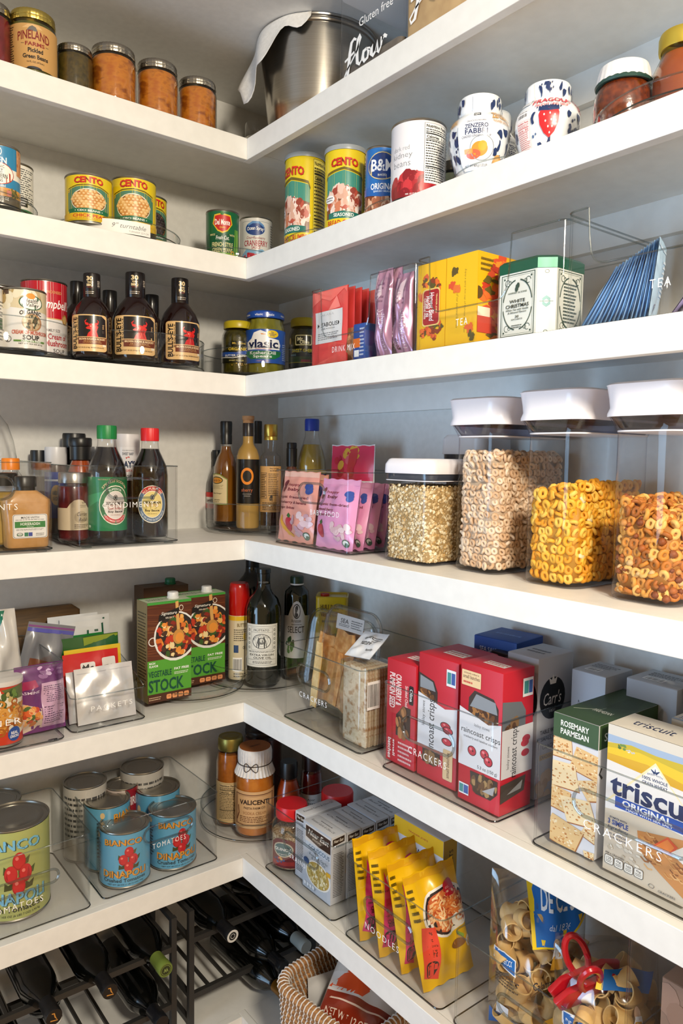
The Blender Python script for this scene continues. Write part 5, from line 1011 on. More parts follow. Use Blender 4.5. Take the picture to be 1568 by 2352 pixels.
for _ in range(500):
    x, y = Rn.uniform(-.5, .5)*(wo-.016), Rn.uniform(-.5, .5)*(do-.016); k = .0035; a0 = Rn.uniform(0, 6); c_ = Vector((x, y, fo-.003+Rn.uniform(0, .004)))
    g.add([c_+Vector((math.cos(a0+j*PI/3)*k, math.sin(a0+j*PI/3)*k*.75, Rn.uniform(-.001, .001))) for j in range(6)], [(0, 1, 2, 3, 4, 5)], Rn.choice(['d9bd88', 'e6d2a6', 'cda868']))
tag(g.build('rolled_oats', printed('oat_flakes', .75), None, (xo+do/2, co, z4+.001), RIGHT, angle=20), 'rolled oats filling the short square canister', 'oats', None, 'stuff')
yk = at(1042, 1005, x=.245).y; T = thing('square_canister', 'dark-sealed canister half hidden behind the pale ring cereal', 'canister', (.262, yk-.05, z4), RIGHT); hk = at(1042, 998, x=.215).z-z4
V, F = prism([(0, .11, .1, .02), (hk*.84, .114, .104, .02)], 6); G().add(V, F).build('canister_body', POPM, T)
V, F = prism([(.004, .1, .09, .018), (hk*.7, .102, .094, .018)], 6); G().add(V, F).build('dark_rice', nmat('dark_rice', '5a4630', '3a2c1c', 200, .6), T)
V, F = prism([(hk*.77, .112, .102, .02), (hk*.84, .112, .102, .02)], 6); G().add(V, F).build('gasket', mat('2c3038', .3), T)
V, F = prism([(hk*.84, .118, .108, .02), (hk*.97, .116, .106, .02), (hk, .104, .094, .02)], 6); G().add(V, F).build('lid', mat('d8d8dc', .35), T)
# ================================================================== SHELF 5
z5 = ZS[5]; B5 = BB
xr = at(152, 1702, z=z5).x
lbin('clear bin marked DINNER holding onions and rice pouches at the left edge', xr-.27, xr, 5, 1522, 152, .008, text='DINNER', tpos=(.455, .36), tw=.42, th=.0135, feet=True)
B5f = BB+.003
a = Art().r(-1.6, 0, 1.6, 1, 'c8341e').p([(-1.6, .95), (1.6, .78), (1.6, .18), (.9, .12), (.3, .2), (-1.6, .55)], 'e6dcc6').p([(.0, .92), (1.6, .98), (1.6, .72), (.6, .74)], '5a6a34').blobs(.5, .72, .8, .16, 30, .13, ['3f5a24', '6a8a3a', 'c8b070', '2f4a1c'], 3, .45).rings(.4, .45, 1.0, .28, 46, .22, ['c8802a', 'b86a1c', 'd99a44', 'a85a18'], 5, .42).e(.62, .16, .34, .12, '1f4fa0').t('REAL', .62, .18, .36, .05, 'ffffff', .02).t('ONIONS', .62, .12, .48, .05, 'ffffff', .02).t('FRIED', -.4, .88, .8, .1, 'f6f0e0', .03)
can('red canister of fried onions with white lid and a blue round badge', 5, -44, 47, 1546, a, 'c8341e', y=.062, dz=B5f, lid='dcd8d4', off=0)
a = Art().r(0, 0, 1, 1, '6a2a6e').p([(.0, .0), (.48, .08), (.48, .36), (.3, .42), (0, .5)], 'd8c4b0').blobs(.22, .28, .22, .14, 26, .07, ['e08a3a', 'd8602a', '4a6a34', 'e8b070', 'c84a2a'], 3, .7).r(.46, .06, .98, .74, 'cda6c8').small(.5, .45, .94, .70, 9, '5a3a64').small(.5, .12, .94, .40, 8, '5a3a64').t('JASMINE', .22, .62, .4, .05, 'e8d8e8', .01).p([(.1, .66), (.4, .7), (.36, .8), (.14, .78)], 'a82a5a').blobs(.6, .88, .3, .07, 10, .07, ['a070a4', '8a4a8e', 'd8b8dc'], 7, .6)
P = at(95, 1695, z=z5+B5f)
pouch('purple jasmine rice pouch with a lilac side panel in the DINNER bin', 'pouch', (at(95, 1600, y=.07).x, .07, z5+B5f), .05, .105, .148, .05, '6a2a6e', a, tilt=.1, name='rice_pouch', seed=120, wr=.003)
a = Art().p([(.2, .8), (.5, .78), (.75, 1), (.2, 1)], '0f6a50').blobs(.6, .12, .4, .1, 24, .07, ['c89a7a', '8a4a34', 'e0c0a0', 'b87050'], 3, .7)
pouch('crumpled pale foil bag with green corner standing at the left edge', 'pouch', (at(-8, 1500, y=.14).x, .14, z5+B5f), .0, .13, .265, .05, 'c9c6c2', a, tilt=.05, name='snack_bag', seed=121, wr=.005, taper=.35)
a = Art().p([(.1, .2), (.6, .3), (.5, .6), (.15, .62)], '7a4a34').p([(.2, 0), (.8, 0), (.7, .2), (.2, .22)], '1f4a34').r(0, .9, 1, .94, '5a5ab0').r(0, .95, 1, .97, '8a4a8a')
o = pouch('grey zip bag with blue seal behind the purple rice pouch', 'bag', (at(70, 1500, y=.19).x, .19, z5+B5f), .1, .115, .215, .03, '7d7f86', a, roll=.25, name='zip_bag', seed=122, wr=.004, m=printed('zip_plastic', .25, .3))
g = G(); V, F = prism([(0, .2, .018, .008), (.22, .2, .018, .008), (.235, .16, .016, .007)], 3); g.add(V, F); tag(g.build('wooden_board', nmat('dark_wood', '4a3418', '6a4c26', 12, .5, .2, 0, (1, 1, 8)), None, (at(100, 1425, y=.285).x, .318, z5), 0), 'brown wooden board standing against the wall behind the dinner bin', 'board')
xa, xb = at(166, 1686, z=z5).x, at(338, 1652, z=z5).x; yf = .033
hf = at(171, 1607, y=yf).z-z5; hb = hf*1.75; D5 = .27
clear_bin('storage_bin', 'low-fronted clear bin marked PACKETS holding seasoning packets', ((xa+xb)/2, yf, z5), LEFT, xb-xa, D5, hb, text='PACKETS', tpos=(.52, .36), tw=.56, th=.0125, ztop=lambda x, y: hf+(hb-hf)*min(1, max(0, (y-.02)/.2))**.8, group='clear acrylic bins')
cx5 = (xa+xb)/2
def pk(label, y, w, h, col, art, dx=0, tilt=.12, seed=0, **k): return pouch(label, 'packet', (cx5+dx, yf+y, z5+BB), 0, w, h, .012, col, art, tilt=tilt, name='seasoning_packet', seed=seed, group=k.pop('group', None), wr=k.pop('wr', .0012), n=14, **k)
pk('plain white foil packet at the front of the PACKETS bin', .028, .137, .126, 'dcdcde', Art().r(.04, .9, .96, .915, 'c6c6ca'), .004, .22, 130, m=FOIL, wr=.003)
pk('second plain white packet just behind the front one', .05, .13, .116, 'd2d2d6', None, -.012, .2, 131, m=FOIL, wr=.003)
a = Art().rr(.3, .66, .56, .84, .03, 'e8e4e0').t('Mc', .43, .75, .2, .12, '2a2a2a', .03).t('McCormick', .42, .58, .42, .075, 'f6f0ee', .015).rr(.68, .62, .94, .88, .03, 'e6e2de').r(.72, .68, .9, .76, '2a2422').r(0, 0, 1, .5, 'c81c20')
pk('red seasoning packet standing behind the white packets', .085, .132, .148, 'c81e1e', a, -.008, .14, 132)
pk('yellow seasoning packet behind the red one', .105, .136, .153, 'e0c02a', Art().r(0, 0, 1, .85, 'd8b820'), .004, .13, 133)
a = Art().p([(0, 0), (1, 0), (1, 1), (.5, .86), (.3, .8), (0, .84)], '1c5a2a').p([(.4, .87), (1, .96), (1, 1), (.4, .98)], '8a9a2c')
pk('dark green seasoning packet behind the yellow one', .135, .145, .174, '2a5a24', a, .006, .12, 134)
pk('bright green seasoning packet behind the dark green one', .16, .125, .173, '1f7a34', Art().p([(.5, .88), (1, .97), (1, .8), (.6, .82)], 'c8d048').p([(0, .6), (.3, .85), (.2, .9), (0, .85)], 'e8e0c0'), -.012, .12, 135)
for i, (dx, hh) in enumerate(((-.03, .186), (.012, .198), (.022, .207), (-.002, .210))):
    pk('white paper packet in the back row of the PACKETS bin', .178+i*.016, .125, hh, 'd9dadb', Art().small(.1, .6, .6, .8, 5, '8a8a8c').r(.86, .7, .9, .96, '2a5a44').small(.1, .84, .8, .9, 1, '3a5a4a'), dx, .1, 136+i, group='white packets at the back')
# stock cartons on a turntable
ttc = Vector((-.055, .185)); tt('clear turntable holding the vegetable stock cartons', 5, ttc.x, ttc.y, .140, .030)
def stock():
    a = Art().r(0, 0, 1, 1, '54a032').r(0, .42, 1, 1, '5a2a12'); R = random.Random(7)
    for i in range(26): y = R.uniform(.44, .98); a.path([(0, y), (.3, y+R.uniform(-.02, .02)), (.7, y+R.uniform(-.03, .03)), (1, y)], .006, R.choice(['6e3a1c', '4a200c', '7a4624']))
    a.r(0, .975, 1, 1, '3f9a3a').ring(.12, .61, .1, .045, .02, 'e6e4e0', 20).e(.64, .64, .50, .25, 'e9e9e6').e(.64, .645, .46, .228, '2a2220').blobs(.64, .645, .42, .2, 130, .07, ['d8702a', 'c23a20', '3a5a24', 'e8b060', '8a2a1c', 'f0d8a0', '6a2a1c', 'e8923a', '4a3020'], 9, .5, jag=.25)
    a.path([(.66, .99), (.68, .8), (.7, .70)], .07, 'd8a860').e(.70, .63, .13, .075, 'c98f44').e(.72, .62, .09, .05, 'e8963a').p([(.24, .80), (.70, .865), (.72, .93), (.26, .87)], '17120f').t('Signature', .48, .875, .36, .04, 'f2efe8', .005, shear=.3, arc=0).t('SELECT', .5, .835, .2, .016, 'e8e0d0').ring(.76, .92, .05, .03, .012, 'e6dcc8', 14)
    a.t('RICH', .1, .395, .13, .022, 'ffffff', .02).t('FLAVOR', .135, .365, .2, .022, 'ffffff', .02).t('VEGETABLE', .28, .285, .52, .062, '0c4a3a', .02).t('FAT FREE', .77, .31, .34, .024, 'ffffff', .02).small(.6, .25, .93, .28, 2, 'e8f0e0').t('STOCK', .42, .165, .80, .125, '0c4a3a', .025)
    a.r(0, 0, 1, .085, '4a2412').small(.03, .02, .3, .06, 2, 'c8a888')
    for i in range(4): a.rr(.42+i*.135, .015, .535+i*.135, .062, .02, 'e89a64'); a.t('15' if i < 3 else '1g', .478+i*.135, .042, .05, .014, '4a2412')
    return a
def stockbox(label, p0, p1, ytop, y_, brown=False, group=None):
    A_ = at(p0, ytop, y=y_); B_ = at(p1, ytop, y=y_); w = B_.x-A_.x; d = .062; h = A_.z-z5-TT
    T = thing('stock_carton', label, 'carton', ((A_.x+B_.x)/2, y_+d/2, z5+TT), 0, group)
    side = Art().r(0, 0, 1, 1, '8a7a54' if not brown else '4a3018').small(.1, .15, .9, .9, 24, '3a3020')
    top = Art().r(0, 0, 1, 1, 'c4d2b4' if not brown else '5a3a1c').small(.1, .3, .6, .7, 2, '3a4a34').r(0, .85, 1, 1, '3a8a34' if not brown else '4a2c12')
    g = G(); V, F = boxm(w, d, h, .001); g.add(V, F, '5a2a12'); fr = stock() if not brown else Art().r(0, 0, 1, 1, '4a2e16')
    for s_, a_ in (('front', fr), ('left', side), ('right', side), ('top', top)): g.art(a_, facemap(s_, w, d, h), e0=.0002, clip=(0, 0, 1, 1))
    g.build('carton_body', PAPER, T)
    V, F = lathe([(.015, h), (.015, h+.004), (.0135, h+.005), (.0135, h+.014), (.012, h+.016), (0, h+.016)], 36, ridged(24, .02)); o = G().add(V, F).build('screw_cap', mat('e2e2e2' if not brown else '0f6a40', .4), T); o.location = (w*.2, 0, 0)
    return T
stockbox('brown stock carton with green cap behind the left vegetable stock carton', 330, 432, 1352, .235, True)
stockbox('green vegetable stock carton in front on the turntable', 338, 439, 1386, .085, group='vegetable stock cartons')
stockbox('green vegetable stock carton set back to the right of the front one', 414, 517, 1371, .158, group='vegetable stock cartons')
# oil turntable
tt('clear turntable holding the oil bottles in the corner', 5, .150, .168, .157, .062)
a = Art().r(-1.6, 0, 1.6, .93, 'd8cdb0').r(-1.6, .93, 1.6, 1, 'e0b828').t('BUTTER', .3, .86, .95, .055, '6a5418', .02).small(-.5, .6, 1.1, .8, 6, '5a5040').e(.7, .68, .3, .07, 'd8b848').r(-.5, .42, -.05, .54, '2a4a7a').t('OIL', .5, .5, .3, .05, '3a3a3a', .02).bars(-.6, .12, .3, .34).small(-.5, .02, 1, .1, 2, '6a6048')
jar('cooking spray can with red cap and yellow band in the corner', 5, 525, 574, 1334, None, [(0, 0), (1, 0), (1, .67), (.9, .69), (0, .69)], [(.97, .665), (1, .67), (1, .9), (.93, .95), (.9, .985), (.8, 1), (0, 1)], mat('d8cdb0', .3, coat=.3), mat('b81410', .25, coat=.3), x=.075, dz=TT, art=a, lab=(.01, .665), labR=1.006, finish=GLOSS, name='spray_can', cat='can', cname='can_body', lname='cap', off=0)
OO = [(0, 0), (.93, 0), (1, .015), (1, .62), (.97, .67), (.82, .74), (.5, .80), (.40, .83), (.38, .87)]
OL = [(.36, .86), (.37, .87), (.37, .96), (.4, .965), (.4, 1), (0, 1)]
a = Art().r(-.94, .02, .94, .98, '2a2c28')
for i in range(22): a.e(-.92+i*.0876, .98, .03, .011, 'e4e2d8', 8); a.e(-.92+i*.0876, .02, .03, .011, 'e4e2d8', 8)
a.r(-.94, .02, .94, .98, 'dcdad0').fr(-.86, .06, .86, .94, .02, '4a4a46', .006).fr(-.6, .4, .62, .9, .012, '4a4a46', .004).t('FRUTTATO', -.02, .85, .85, .05, '2a2a28', .01).r(-.6, .80, .62, .805, '4a4a46').e(.0, .6, .52, .17, '3c3c3a').e(0, .6, .48, .157, 'e2e0d6').ring(0, .6, .36, .12, .015, '5a5a56').e(.0, .61, .2, .08, '6a6a66').e(.02, .62, .12, .05, 'd0cec4').path([(-.14, .68), (-.2, .58), (-.12, .5)], .08, '4a4a48').path([(.1, .7), (.2, .6), (.14, .5)], .08, '4a4a48').tc('MOTHER OF OLIVE', 0, .6, .42, .14, .025, '3a3a38', 150, 30)
for s in (-1, 1):
    for i in range(5): a.e(s*.73, .45+i*.1, .06, .03, '6a6a64'); a.e(s*.73, .45+i*.1, .03, .015, 'dcdad0')
a.small(-.75, .345, .8, .38, 2, '4a4a46').t('EXTRA VIRGIN', .0, .29, 1.35, .045, '22221f', .01).t('OLIVE OIL', .05, .225, 1.0, .05, '22221f', .01).r(-.8, .18, .8, .185, '4a4a46').small(-.5, .09, .6, .15, 2, '5a5a56')
T, P, R, H = jar('dark olive oil bottle with stamp-edged cream label in the corner', 5, 564, 647, 1300, None, OO, OL, GRN, mat('101512', .25, coat=.3), x=.11, dz=TT, art=a, lab=(.16, .545), labR=1.006, name='oil_bottle', cat='bottle', cname='bottle_body', lname='cap', off=-5)
G().art(Art().t('LOVE · CUCINA', 0, .5, 1.6, .6, 'c8c8c0', .01), cylmap(R*.372, .875*H, .9*H, None, face_cam(P)), (.15, 0), .0004).build('cap_print', GLOSS, T)
jar('black bottle hidden behind the olive oil and the cooking spray', 5, 538, 622, 1262, None, OO, OL, mat('0a0b0a', .12, coat=.4), BLACK, x=.16, dz=TT, name='oil_bottle', cat='bottle', cname='bottle_body', lname='cap')
a = Art().p([(-1.5, 0), (1.5, 0), (1.5, .72), (.7, .74), (.45, .88), (.25, .97), (0, 1), (-.25, .97), (-.45, .88), (-.7, .74), (-1.5, .72)], 'c9cace').e(0, .82, .3, .13, '2a2a2c').e(0, .82, .25, .11, 'd8d8da').blobs(0, .82, .14, .07, 9, .09, ['3a3a3c', '5a5a5c'], 3, .5).t('Ariston', -.05, .655, .75, .06, '2c2c30', -.005).t('SELECT', -.05, .5, 1.35, .11, '1c1c20', 0).small(-.4, .58, .4, .6, 1, '6a6a6c').blobs(-.5, .22, .35, .12, 14, .12, ['2a4a2c', '3f6a3a'], 4, .5)
jar('tall dark green oil bottle with pale label beside the yellow tin', 5, 653, 711, 1318, None, [(0, 0), (.95, 0), (1, .02), (1, .80), (.95, .85), (.7, .89), (.5, .91), (.5, .93), (0, .93)], [(.48, .92), (.54, .925), (.54, .985), (.5, 1), (0, 1)], mat('10170e', .1, coat=.5), mat('16301c', .3), x=.215, dz=TT, art=a, lab=(.2, .77), labR=1.01, name='oil_bottle', cat='bottle', cname='bottle_body', lname='cap', more=[('neck_ring', mat('d8d8d4', .4), [(.5, .915), (.56, .915), (.56, .93), (.5, .93)])])
A_ = at(712, 1352, x=.22); w_ = .085; hh = A_.z-z5-.016
T = thing('oil_tin', 'yellow square olive oil tin at the back of the corner turntable', 'tin', (.262, A_.y-.045, z5+.001), -.7)
g = G(); V, F = prism([(0, w_-.004, .07, .008), (.003, w_, .074, .01), (hh-.004, w_, .074, .01), (hh, w_+.002, .076, .011), (hh+.002, w_-.004, .07, .009), (hh-.002, w_-.01, .064, .008)], 4); g.add(V, F, 'b89a1a')
a = Art().t('HUILE D OLIVE', .5, .9, .7, .05, '5a4a10', .02).t('VIERGE EXTRA', .5, .82, .7, .05, '5a4a10', .02).small(.2, .72, .8, .77, 1, '5a4a10').blobs(.5, .55, .25, .12, 14, .07, ['4a2a10', '7a5a20', '3a3a14'], 3, .8).r(.1, .1, .9, .3, 'd8c8a0').small(.15, .14, .85, .28, 3, '3a3010')
for s_ in ('front', 'right', 'left'): g.art(a, facemap(s_, w_, .075, hh), e0=.0004, clip=(.1, .02, .9, .97))
g.build('tin_body', GLOSS, T); V, F = lathe([(0, hh+.004), (.012, hh+.004), (.012, hh-.002), (0, hh-.002)], 20); o = G().add(V, F).build('spout_cap', mat('b02818', .4), T); o.location = (-.02, 0, 0)
# ---- CRACKERS bins
T, w, h, ya, yb = rbin('clear bin marked CRACKERS holding cracker trays and crispbread', 654, 838, 5, 1479, d=.29, x=.024, text='CRACKERS', tpos=(.42, .42), tw=.36, th=.013, slot=(.42, .70, .42, .24))
zc5 = z5+BB
CRK = nmat('baked_cracker', 'b8773a', 'd9a566', 60, .7, .4, 0, c3='c98c4a'); CRK2 = nmat('pale_cracker', 'c9a468', 'e0c690', 50, .75, .4)
def sheet(label, loc, w, h, rot, m, name, group, seed):
    R = random.Random(seed); pts = []
    for i in range(14):
        a_ = 2*PI*i/14+.1; k = 1/max(abs(math.cos(a_)), abs(math.sin(a_))); pts.append((w/2*k*math.cos(a_)*R.uniform(.88, 1), h/2*k*math.sin(a_)*R.uniform(.9, 1)))
    V, F = loft([[(x, -.0015, y+h/2) for x, y in pts], [(x, .0015, y+h/2) for x, y in pts]]); o = G().add(V, F).build(name, m, None, loc, 0, angle=20); o.rotation_euler = rot
    return tag(o, label, 'cracker', group)
def clam(label, x_, p0, p1, ytop, tilt, seed, n):
    y0, y1 = ypos(p0, x_), ypos(p1, x_); w_ = y0-y1; h_ = at((p0+p1)/2, ytop, x=x_+.03).z-zc5
    T = thing('clear_tray', label, 'tray', (x_, (y0+y1)/2, zc5), RIGHT, 'clear cracker trays'); T.rotation_euler = (-tilt, 0, RIGHT)
    def outl(k, yy): return [(x*k, yy, z+h_/2) for x, z in rrect(w_*k, h_*(1-(1-k)*.6), .045, 8)]
    V, F = loft([outl(.9, -.016), outl(.93, -.013), outl(.95, .0), outl(1, .002), outl(1, .0035)], True, False); G().add(V, F).build('tray', WRAP, T)
    V, F = loft([outl(1, .0036), outl(.96, .006), outl(.94, .012), outl(.9, .014)], False, True); G().add(V, F).build('lid', WRAP, T)
    for k in (1, .965):
        V, F = tube([(x, .0035, z) for x, _, z in outl(k, 0)], .0011, 6, True); G().add(V, F).build('rim', RIMM, T)
    return y0, y1, h_
y0, y1, h_ = clam('clear plastic cracker tray standing at the back left of the first cracker bin', .150, 690, 850, 1406, .16, 1, 4)
y0b, y1b, h_b = clam('clear plastic cracker tray with a printed label, in front', .115, 728, 858, 1392, .14, 2, 6)
a = Art().r(0, 0, 1, 1, 'b9b6b4').t('SEA', .3, .6, .3, .3, '3a3a3a', .01).small(.55, .2, .95, .8, 4, '5a5a5a').small(.1, .2, .5, .4, 2, '5a5a5a')
o = G().art(a, lambda x, y, n: ((x-.5)*.10, -n, y*.035)).build('tray_label', PAPER, bpy.data.objects['clear_tray.001'], (.012, -.0168, h_b*.80), smooth=False)
R = random.Random(5)
for i in range(14):
    f = i/13; x_ = .105+.05*(i % 3)/2.2+.006*R.random(); yy = y0b-.035-.11*f
    sheet('thin baked cracker sheet in the clear trays of the first cracker bin', (x_, yy, zc5+.012+.02*R.random()), R.uniform(.06, .10), R.uniform(.14, .20)*(.85+.15*f), (-.14, R.uniform(-.12, .16), RIGHT+R.uniform(-.12, .12)), (CRK, CRK2)[i % 3 == 2], 'cracker_sheet', 'cracker sheets in the clear trays', 200+i)
sheet('long narrow cracker strip at the left of the first cracker bin', (.09, ya-.03, zc5+.012), .026, .165, (-.1, .05, RIGHT), CRK2, 'cracker_strip', None, 240)
# crispbread slices in film
yq = ypos(818, .05), ypos(884, .05); wq = .082; hq = at(850, 1528, x=.05).z-zc5
for i in range(9):
    g = G(); R = random.Random(300+i); V, F = prism([(.0, wq-.006, .0055, .002), (.004, wq, .0065, .003), (hq*.93-.003, wq, .0065, .003), (hq*.93, wq-.006, .0055, .002)], 2)
    o = g.add(V, F).build('crispbread_slice', nmat('crispbread', 'cfbb9a', 'b0875a', 70, .85, .5, 0, c3='dccdb0'), None, (.050+i*.0078, yb+.049+.0012*R.uniform(-1, 1), zc5+.001), RIGHT+R.uniform(-.02, .02)); tag(o, 'pale crispbread slice in the wrapped upright stack', 'crispbread', 'crispbread slices')
T = thing('film_wrapper', 'clear wrapper with barcode around the upright stack of crispbread', 'wrapper', (.081, yb+.049, zc5), RIGHT)
V, F = prism([(.0002, wq+.008, .082, .004), (hq*.97, wq+.008, .082, .006), (hq, wq-.02, .06, .01)], 3); G().add(V, F).build('film', WRAP, T)
G().art(Art().bars(0, 0, 1, 1, rot=0, n=18), lambda x, y, n: (wq/2+.0048+n, -.038+x*.036, hq*(.47+.33*y))).build('barcode', PAPER, T, smooth=False)
o = pouch('white paper label lying tilted over the wrapped crispbread stack', 'label', (.06, yb+.06, zc5+hq+.003), RIGHT, .085, .075, .004, 'dfe0e2', Art().t('open', .42, .72, .34, .13, '2a2a2a', .01).t('nature', .45, .55, .4, .13, '2a2a2a', .01).small(.6, .6, .9, .8, 3, '5a5a5a').t('family', .75, .3, .3, .1, '2a2a2a', .01), tilt=.95, name='paper_label', seed=151, m=PAPER, roll=-.1)
T, w2, h2, ya2, yb2 = rbin('clear bin marked CRACKERS holding red and grey cracker boxes', 887, 1160, 5, 1570, d=.29, x=.022, text='CRACKERS', tpos=(.44, .36), tw=.34, th=.0145, slot=(.44, .60, .46, .26))
RED = 'c01f30'
def crisp(kind):
    a = Art()
    if kind == 1:
        a.t('CRANBERRY &', .42, .72, .2, .3, 'f4dcd8', .03, rot=-90).t('PUMPKIN SEED', .2, .70, .2, .34, 'f4dcd8', .03, rot=-90).t('Smoked Cheddar', .7, .66, .1, .25, 'f0d0cc', .02, rot=-90).rr(.78, .62, .94, .80, .03, '1c1416').t('Olina', .86, .71, .1, .12, 'f0f0f0', .01, rot=-90).p([(.35, .28), (.85, .28), (.85, .58), (.6, .58), (.35, .48)], '3a241a').blobs(.6, .42, .22, .13, 24, .08, ['6a4426', '8a5c34', '4a2c18', 'b07a48'], 3, .6)
        a.t('small', .3, .15, .08, .16, 'f4dcd8', .02, rot=-90).t('batches', .15, .13, .12, .2, 'f4dcd8', .02, rot=-90).small(.45, .03, .95, .24, 5, 'e8b8b8')
    else:
        big = kind == 3
        a.p([(.2, .56), (.92, .56), (.92, .74), (.8, .80), (.35, .82), (.22, .76)] if big else [(.0, .62), (.5, .6), (.5, .72), (.4, .80), (.0, .84)], '3a2a22').blobs(.56 if big else .22, .645, .34 if big else .22, .07, 40, .06, ['6a4220', '8a5a2c', 'a8743c', '4a2c14'], 5, .5, jag=.3).p([(.25, .70), (.9, .70), (.85, .78), (.4, .80)] if big else [(.05, .72), (.45, .72), (.38, .79), (.05, .82)], '8a8f96')
        a.r(0, .26, 1, .60, 'dfe0e6').p([(0, .60), (1, .60), (1, .64), (.7, .61), (0, .68)], 'dfe0e6')
        if big:
            a.t('lesley stowe', .55, .575, .36, .03, '3a3a3e', -.003).t('raincoast crisps', .52, .515, .92, .05, '2c2c30', .004).t('cranberry and hazelnut crackers', .52, .475, .8, .022, '4a4a4e')
            for cx, cy in ((.33, .385), (.63, .395), (.72, .355)): a.e(cx, cy, .105, .036, '2a1c20').e(cx, cy, .09, .031, 'c23444').e(cx-.03, cy+.01, .03, .01, 'e88a90').e(cx+.02, cy, .016, .007, '2a1c20')
            a.t('5.3 oz (150 g)', .7, .285, .46, .03, '3a3a3e', .0).rr(.04, .84, .5, .95, .01, 'e6c89a').t('small batches', .27, .905, .4, .026, '5a3420', .01).t('artisanally crafted in', .27, .93, .36, .015, '5a3420').small(.08, .85, .3, .88, 1, 'c23a34')
            a.p([(.3, .24), (.95, .24), (.95, .15), (.8, .09), (.45, .09), (.32, .15)], '3a2c24').blobs(.62, .17, .3, .06, 36, .06, ['6a4a2c', '8a6a44', '4a3420', 'a88858'], 8, .5, jag=.3).p([(.6, .13), (.9, .2), (.85, .13)], 'a8aaae').r(.04, .05, .28, .13, 'e6e6ea').r(.05, .06, .15, .12, '3f8a8a').r(.16, .06, .27, .12, '3a5aa0')
        else:
            a.t('raincoast crisps', .38, .42, .22, .46, '2c2c30', .004, rot=90).t('lesley stowe', .16, .52, .1, .2, '3a3a3e', 0, rot=90)
            for cx, cy in ((.72, .48), (.78, .45), (.76, .36)): a.e(cx, cy, .13, .03, '2a1c20').e(cx, cy, .11, .025, 'c23444').e(cx-.03, cy+.008, .03, .008, 'e88a90')
            a.r(.72, .80, .95, .93, 'e6e6ea').r(.74, .82, .83, .91, '3f8a8a').r(.84, .82, .93, .91, '3a5aa0').p([(.15, .24), (.6, .24), (.6, .16), (.45, .12), (.15, .13)], '3a2a22').blobs(.37, .18, .2, .04, 20, .06, ['6a4a2c', '8a6a44'], 5, .5).rr(.68, .06, .92, .3, .02, 'd8bc92').t('small batches', .80, .18, .08, .2, '5a3420', .01, rot=90)
    return a
def side3(): return Art().p([(.0, .56), (.75, .57), (.75, .70), (.6, .77), (0, .80)], '6a7078').blobs(.4, .6, .3, .05, 16, .08, ['8a6a44', '5a3c24'], 3, .5).r(0, .26, 1, .60, 'dfe0e6').t('raincoast crisps', .42, .43, .24, .36, '2c2c30', .004, rot=90).t('lesley stowe', .22, .40, .1, .16, '3a3a3e', 0, rot=90).e(.78, .50, .13, .026, 'b83444').e(.74, .47, .13, .026, 'c23a4a').e(.76, .40, .13, .026, 'b83444').p([(0, .22), (.8, .24), (.75, .13), (0, .09)], '4a4038').p([(.2, .14), (.7, .21), (.65, .15)], '9a9a9c').r(.62, .80, .95, .93, 'e6e6ea').r(.66, .82, .8, .91, '3f8a8a').r(.81, .82, .93, .91, '3a5aa0')
def rtop(): return Art().r(.3, .3, .8, .55, 'e8e4e2').small(.33, .33, .77, .52, 2, 'c23a3a')
def rbox(label, p0, p1, yt, pe, x_, d_, base, faces, group=None, name='cracker_box', zz=None, ret=False, tilt=0):
    y0, y1 = ypos(p0, x_), ypos(p1, x_); zz = zz if zz is not None else zc5; h_ = at(pe, yt, x=x_).z-zz
    return carton(label, 'box', (x_+d_/2, (y0+y1)/2, zz), RIGHT, y0-y1-.001, d_, h_, base, faces, group, name, rx=0)
rbox('red cracker box with cranberry and pumpkin seed side, leftmost in its bin', 898, 966, 1512, 898, .050, .10, RED, {'front': crisp(1), 'top': rtop()})
rbox('red and white cracker box standing between two other red boxes', 972, 1066, 1500, 975, .052, .11, RED, {'front': crisp(2), 'top': rtop()})
rbox('red and white cracker box with three cranberries, nearest of the red boxes', 1070, 1171, 1522, 1072, .040, .085, RED, {'front': crisp(3), 'right': side3(), 'top': rtop()})
a = Art().e(.42, .70, .36, .15, '15171a').t("Carr's", .42, .70, .5, .09, 'e8e6e0', .0, shear=.25).t('1831', .42, .61, .16, .02, 'c8c6c0').p([(.34, .80), (.3, .85), (.38, .83), (.42, .87), (.46, .83), (.54, .85), (.5, .80)], 'd8d6d0').t('TABLE WATER', .4, .47, .6, .03, '2a2a2e', .02).t('SMALL BITE', .4, .42, .55, .03, '2a2a2e', .02).t('CRACKERS', .42, .36, .5, .03, '2a2a2e', .01).r(.1, .27, .7, .31, 'c9a45c').t('CRACKED PEPPER', .4, .29, .55, .022, '3a2a1a', .01).blobs(.3, .08, .3, .08, 14, .1, ['d8b488', 'c49a6a'], 3, .5)
y0 = ypos(1165, .165); carton('tall silver grey cracker box with a black oval, behind the red boxes', 'box', (.195, yb2+.045, zc5), RIGHT, .07, .105, at(1150, 1500, x=.12).z-zc5, 'b4b6bc', {'right': a, 'front': Art().r(0, 0, 1, .9, 'aeb0b8').e(.5, .7, .5, .17, '101114'), 'top': Art().small(.2, .3, .8, .6, 2, '6a6a70')}, name='cracker_box')
gb = Art().t('Fine Flat Crackers', .5, .72, .6, .12, '4a4a4e', .0, shear=.4).t('EXTRA VIRGIN OLIVE OIL AND', .5, .45, .8, .06, '5a5a5e').t('SEA SALT CRACKERS', .5, .32, .6, .06, '5a5a5e')
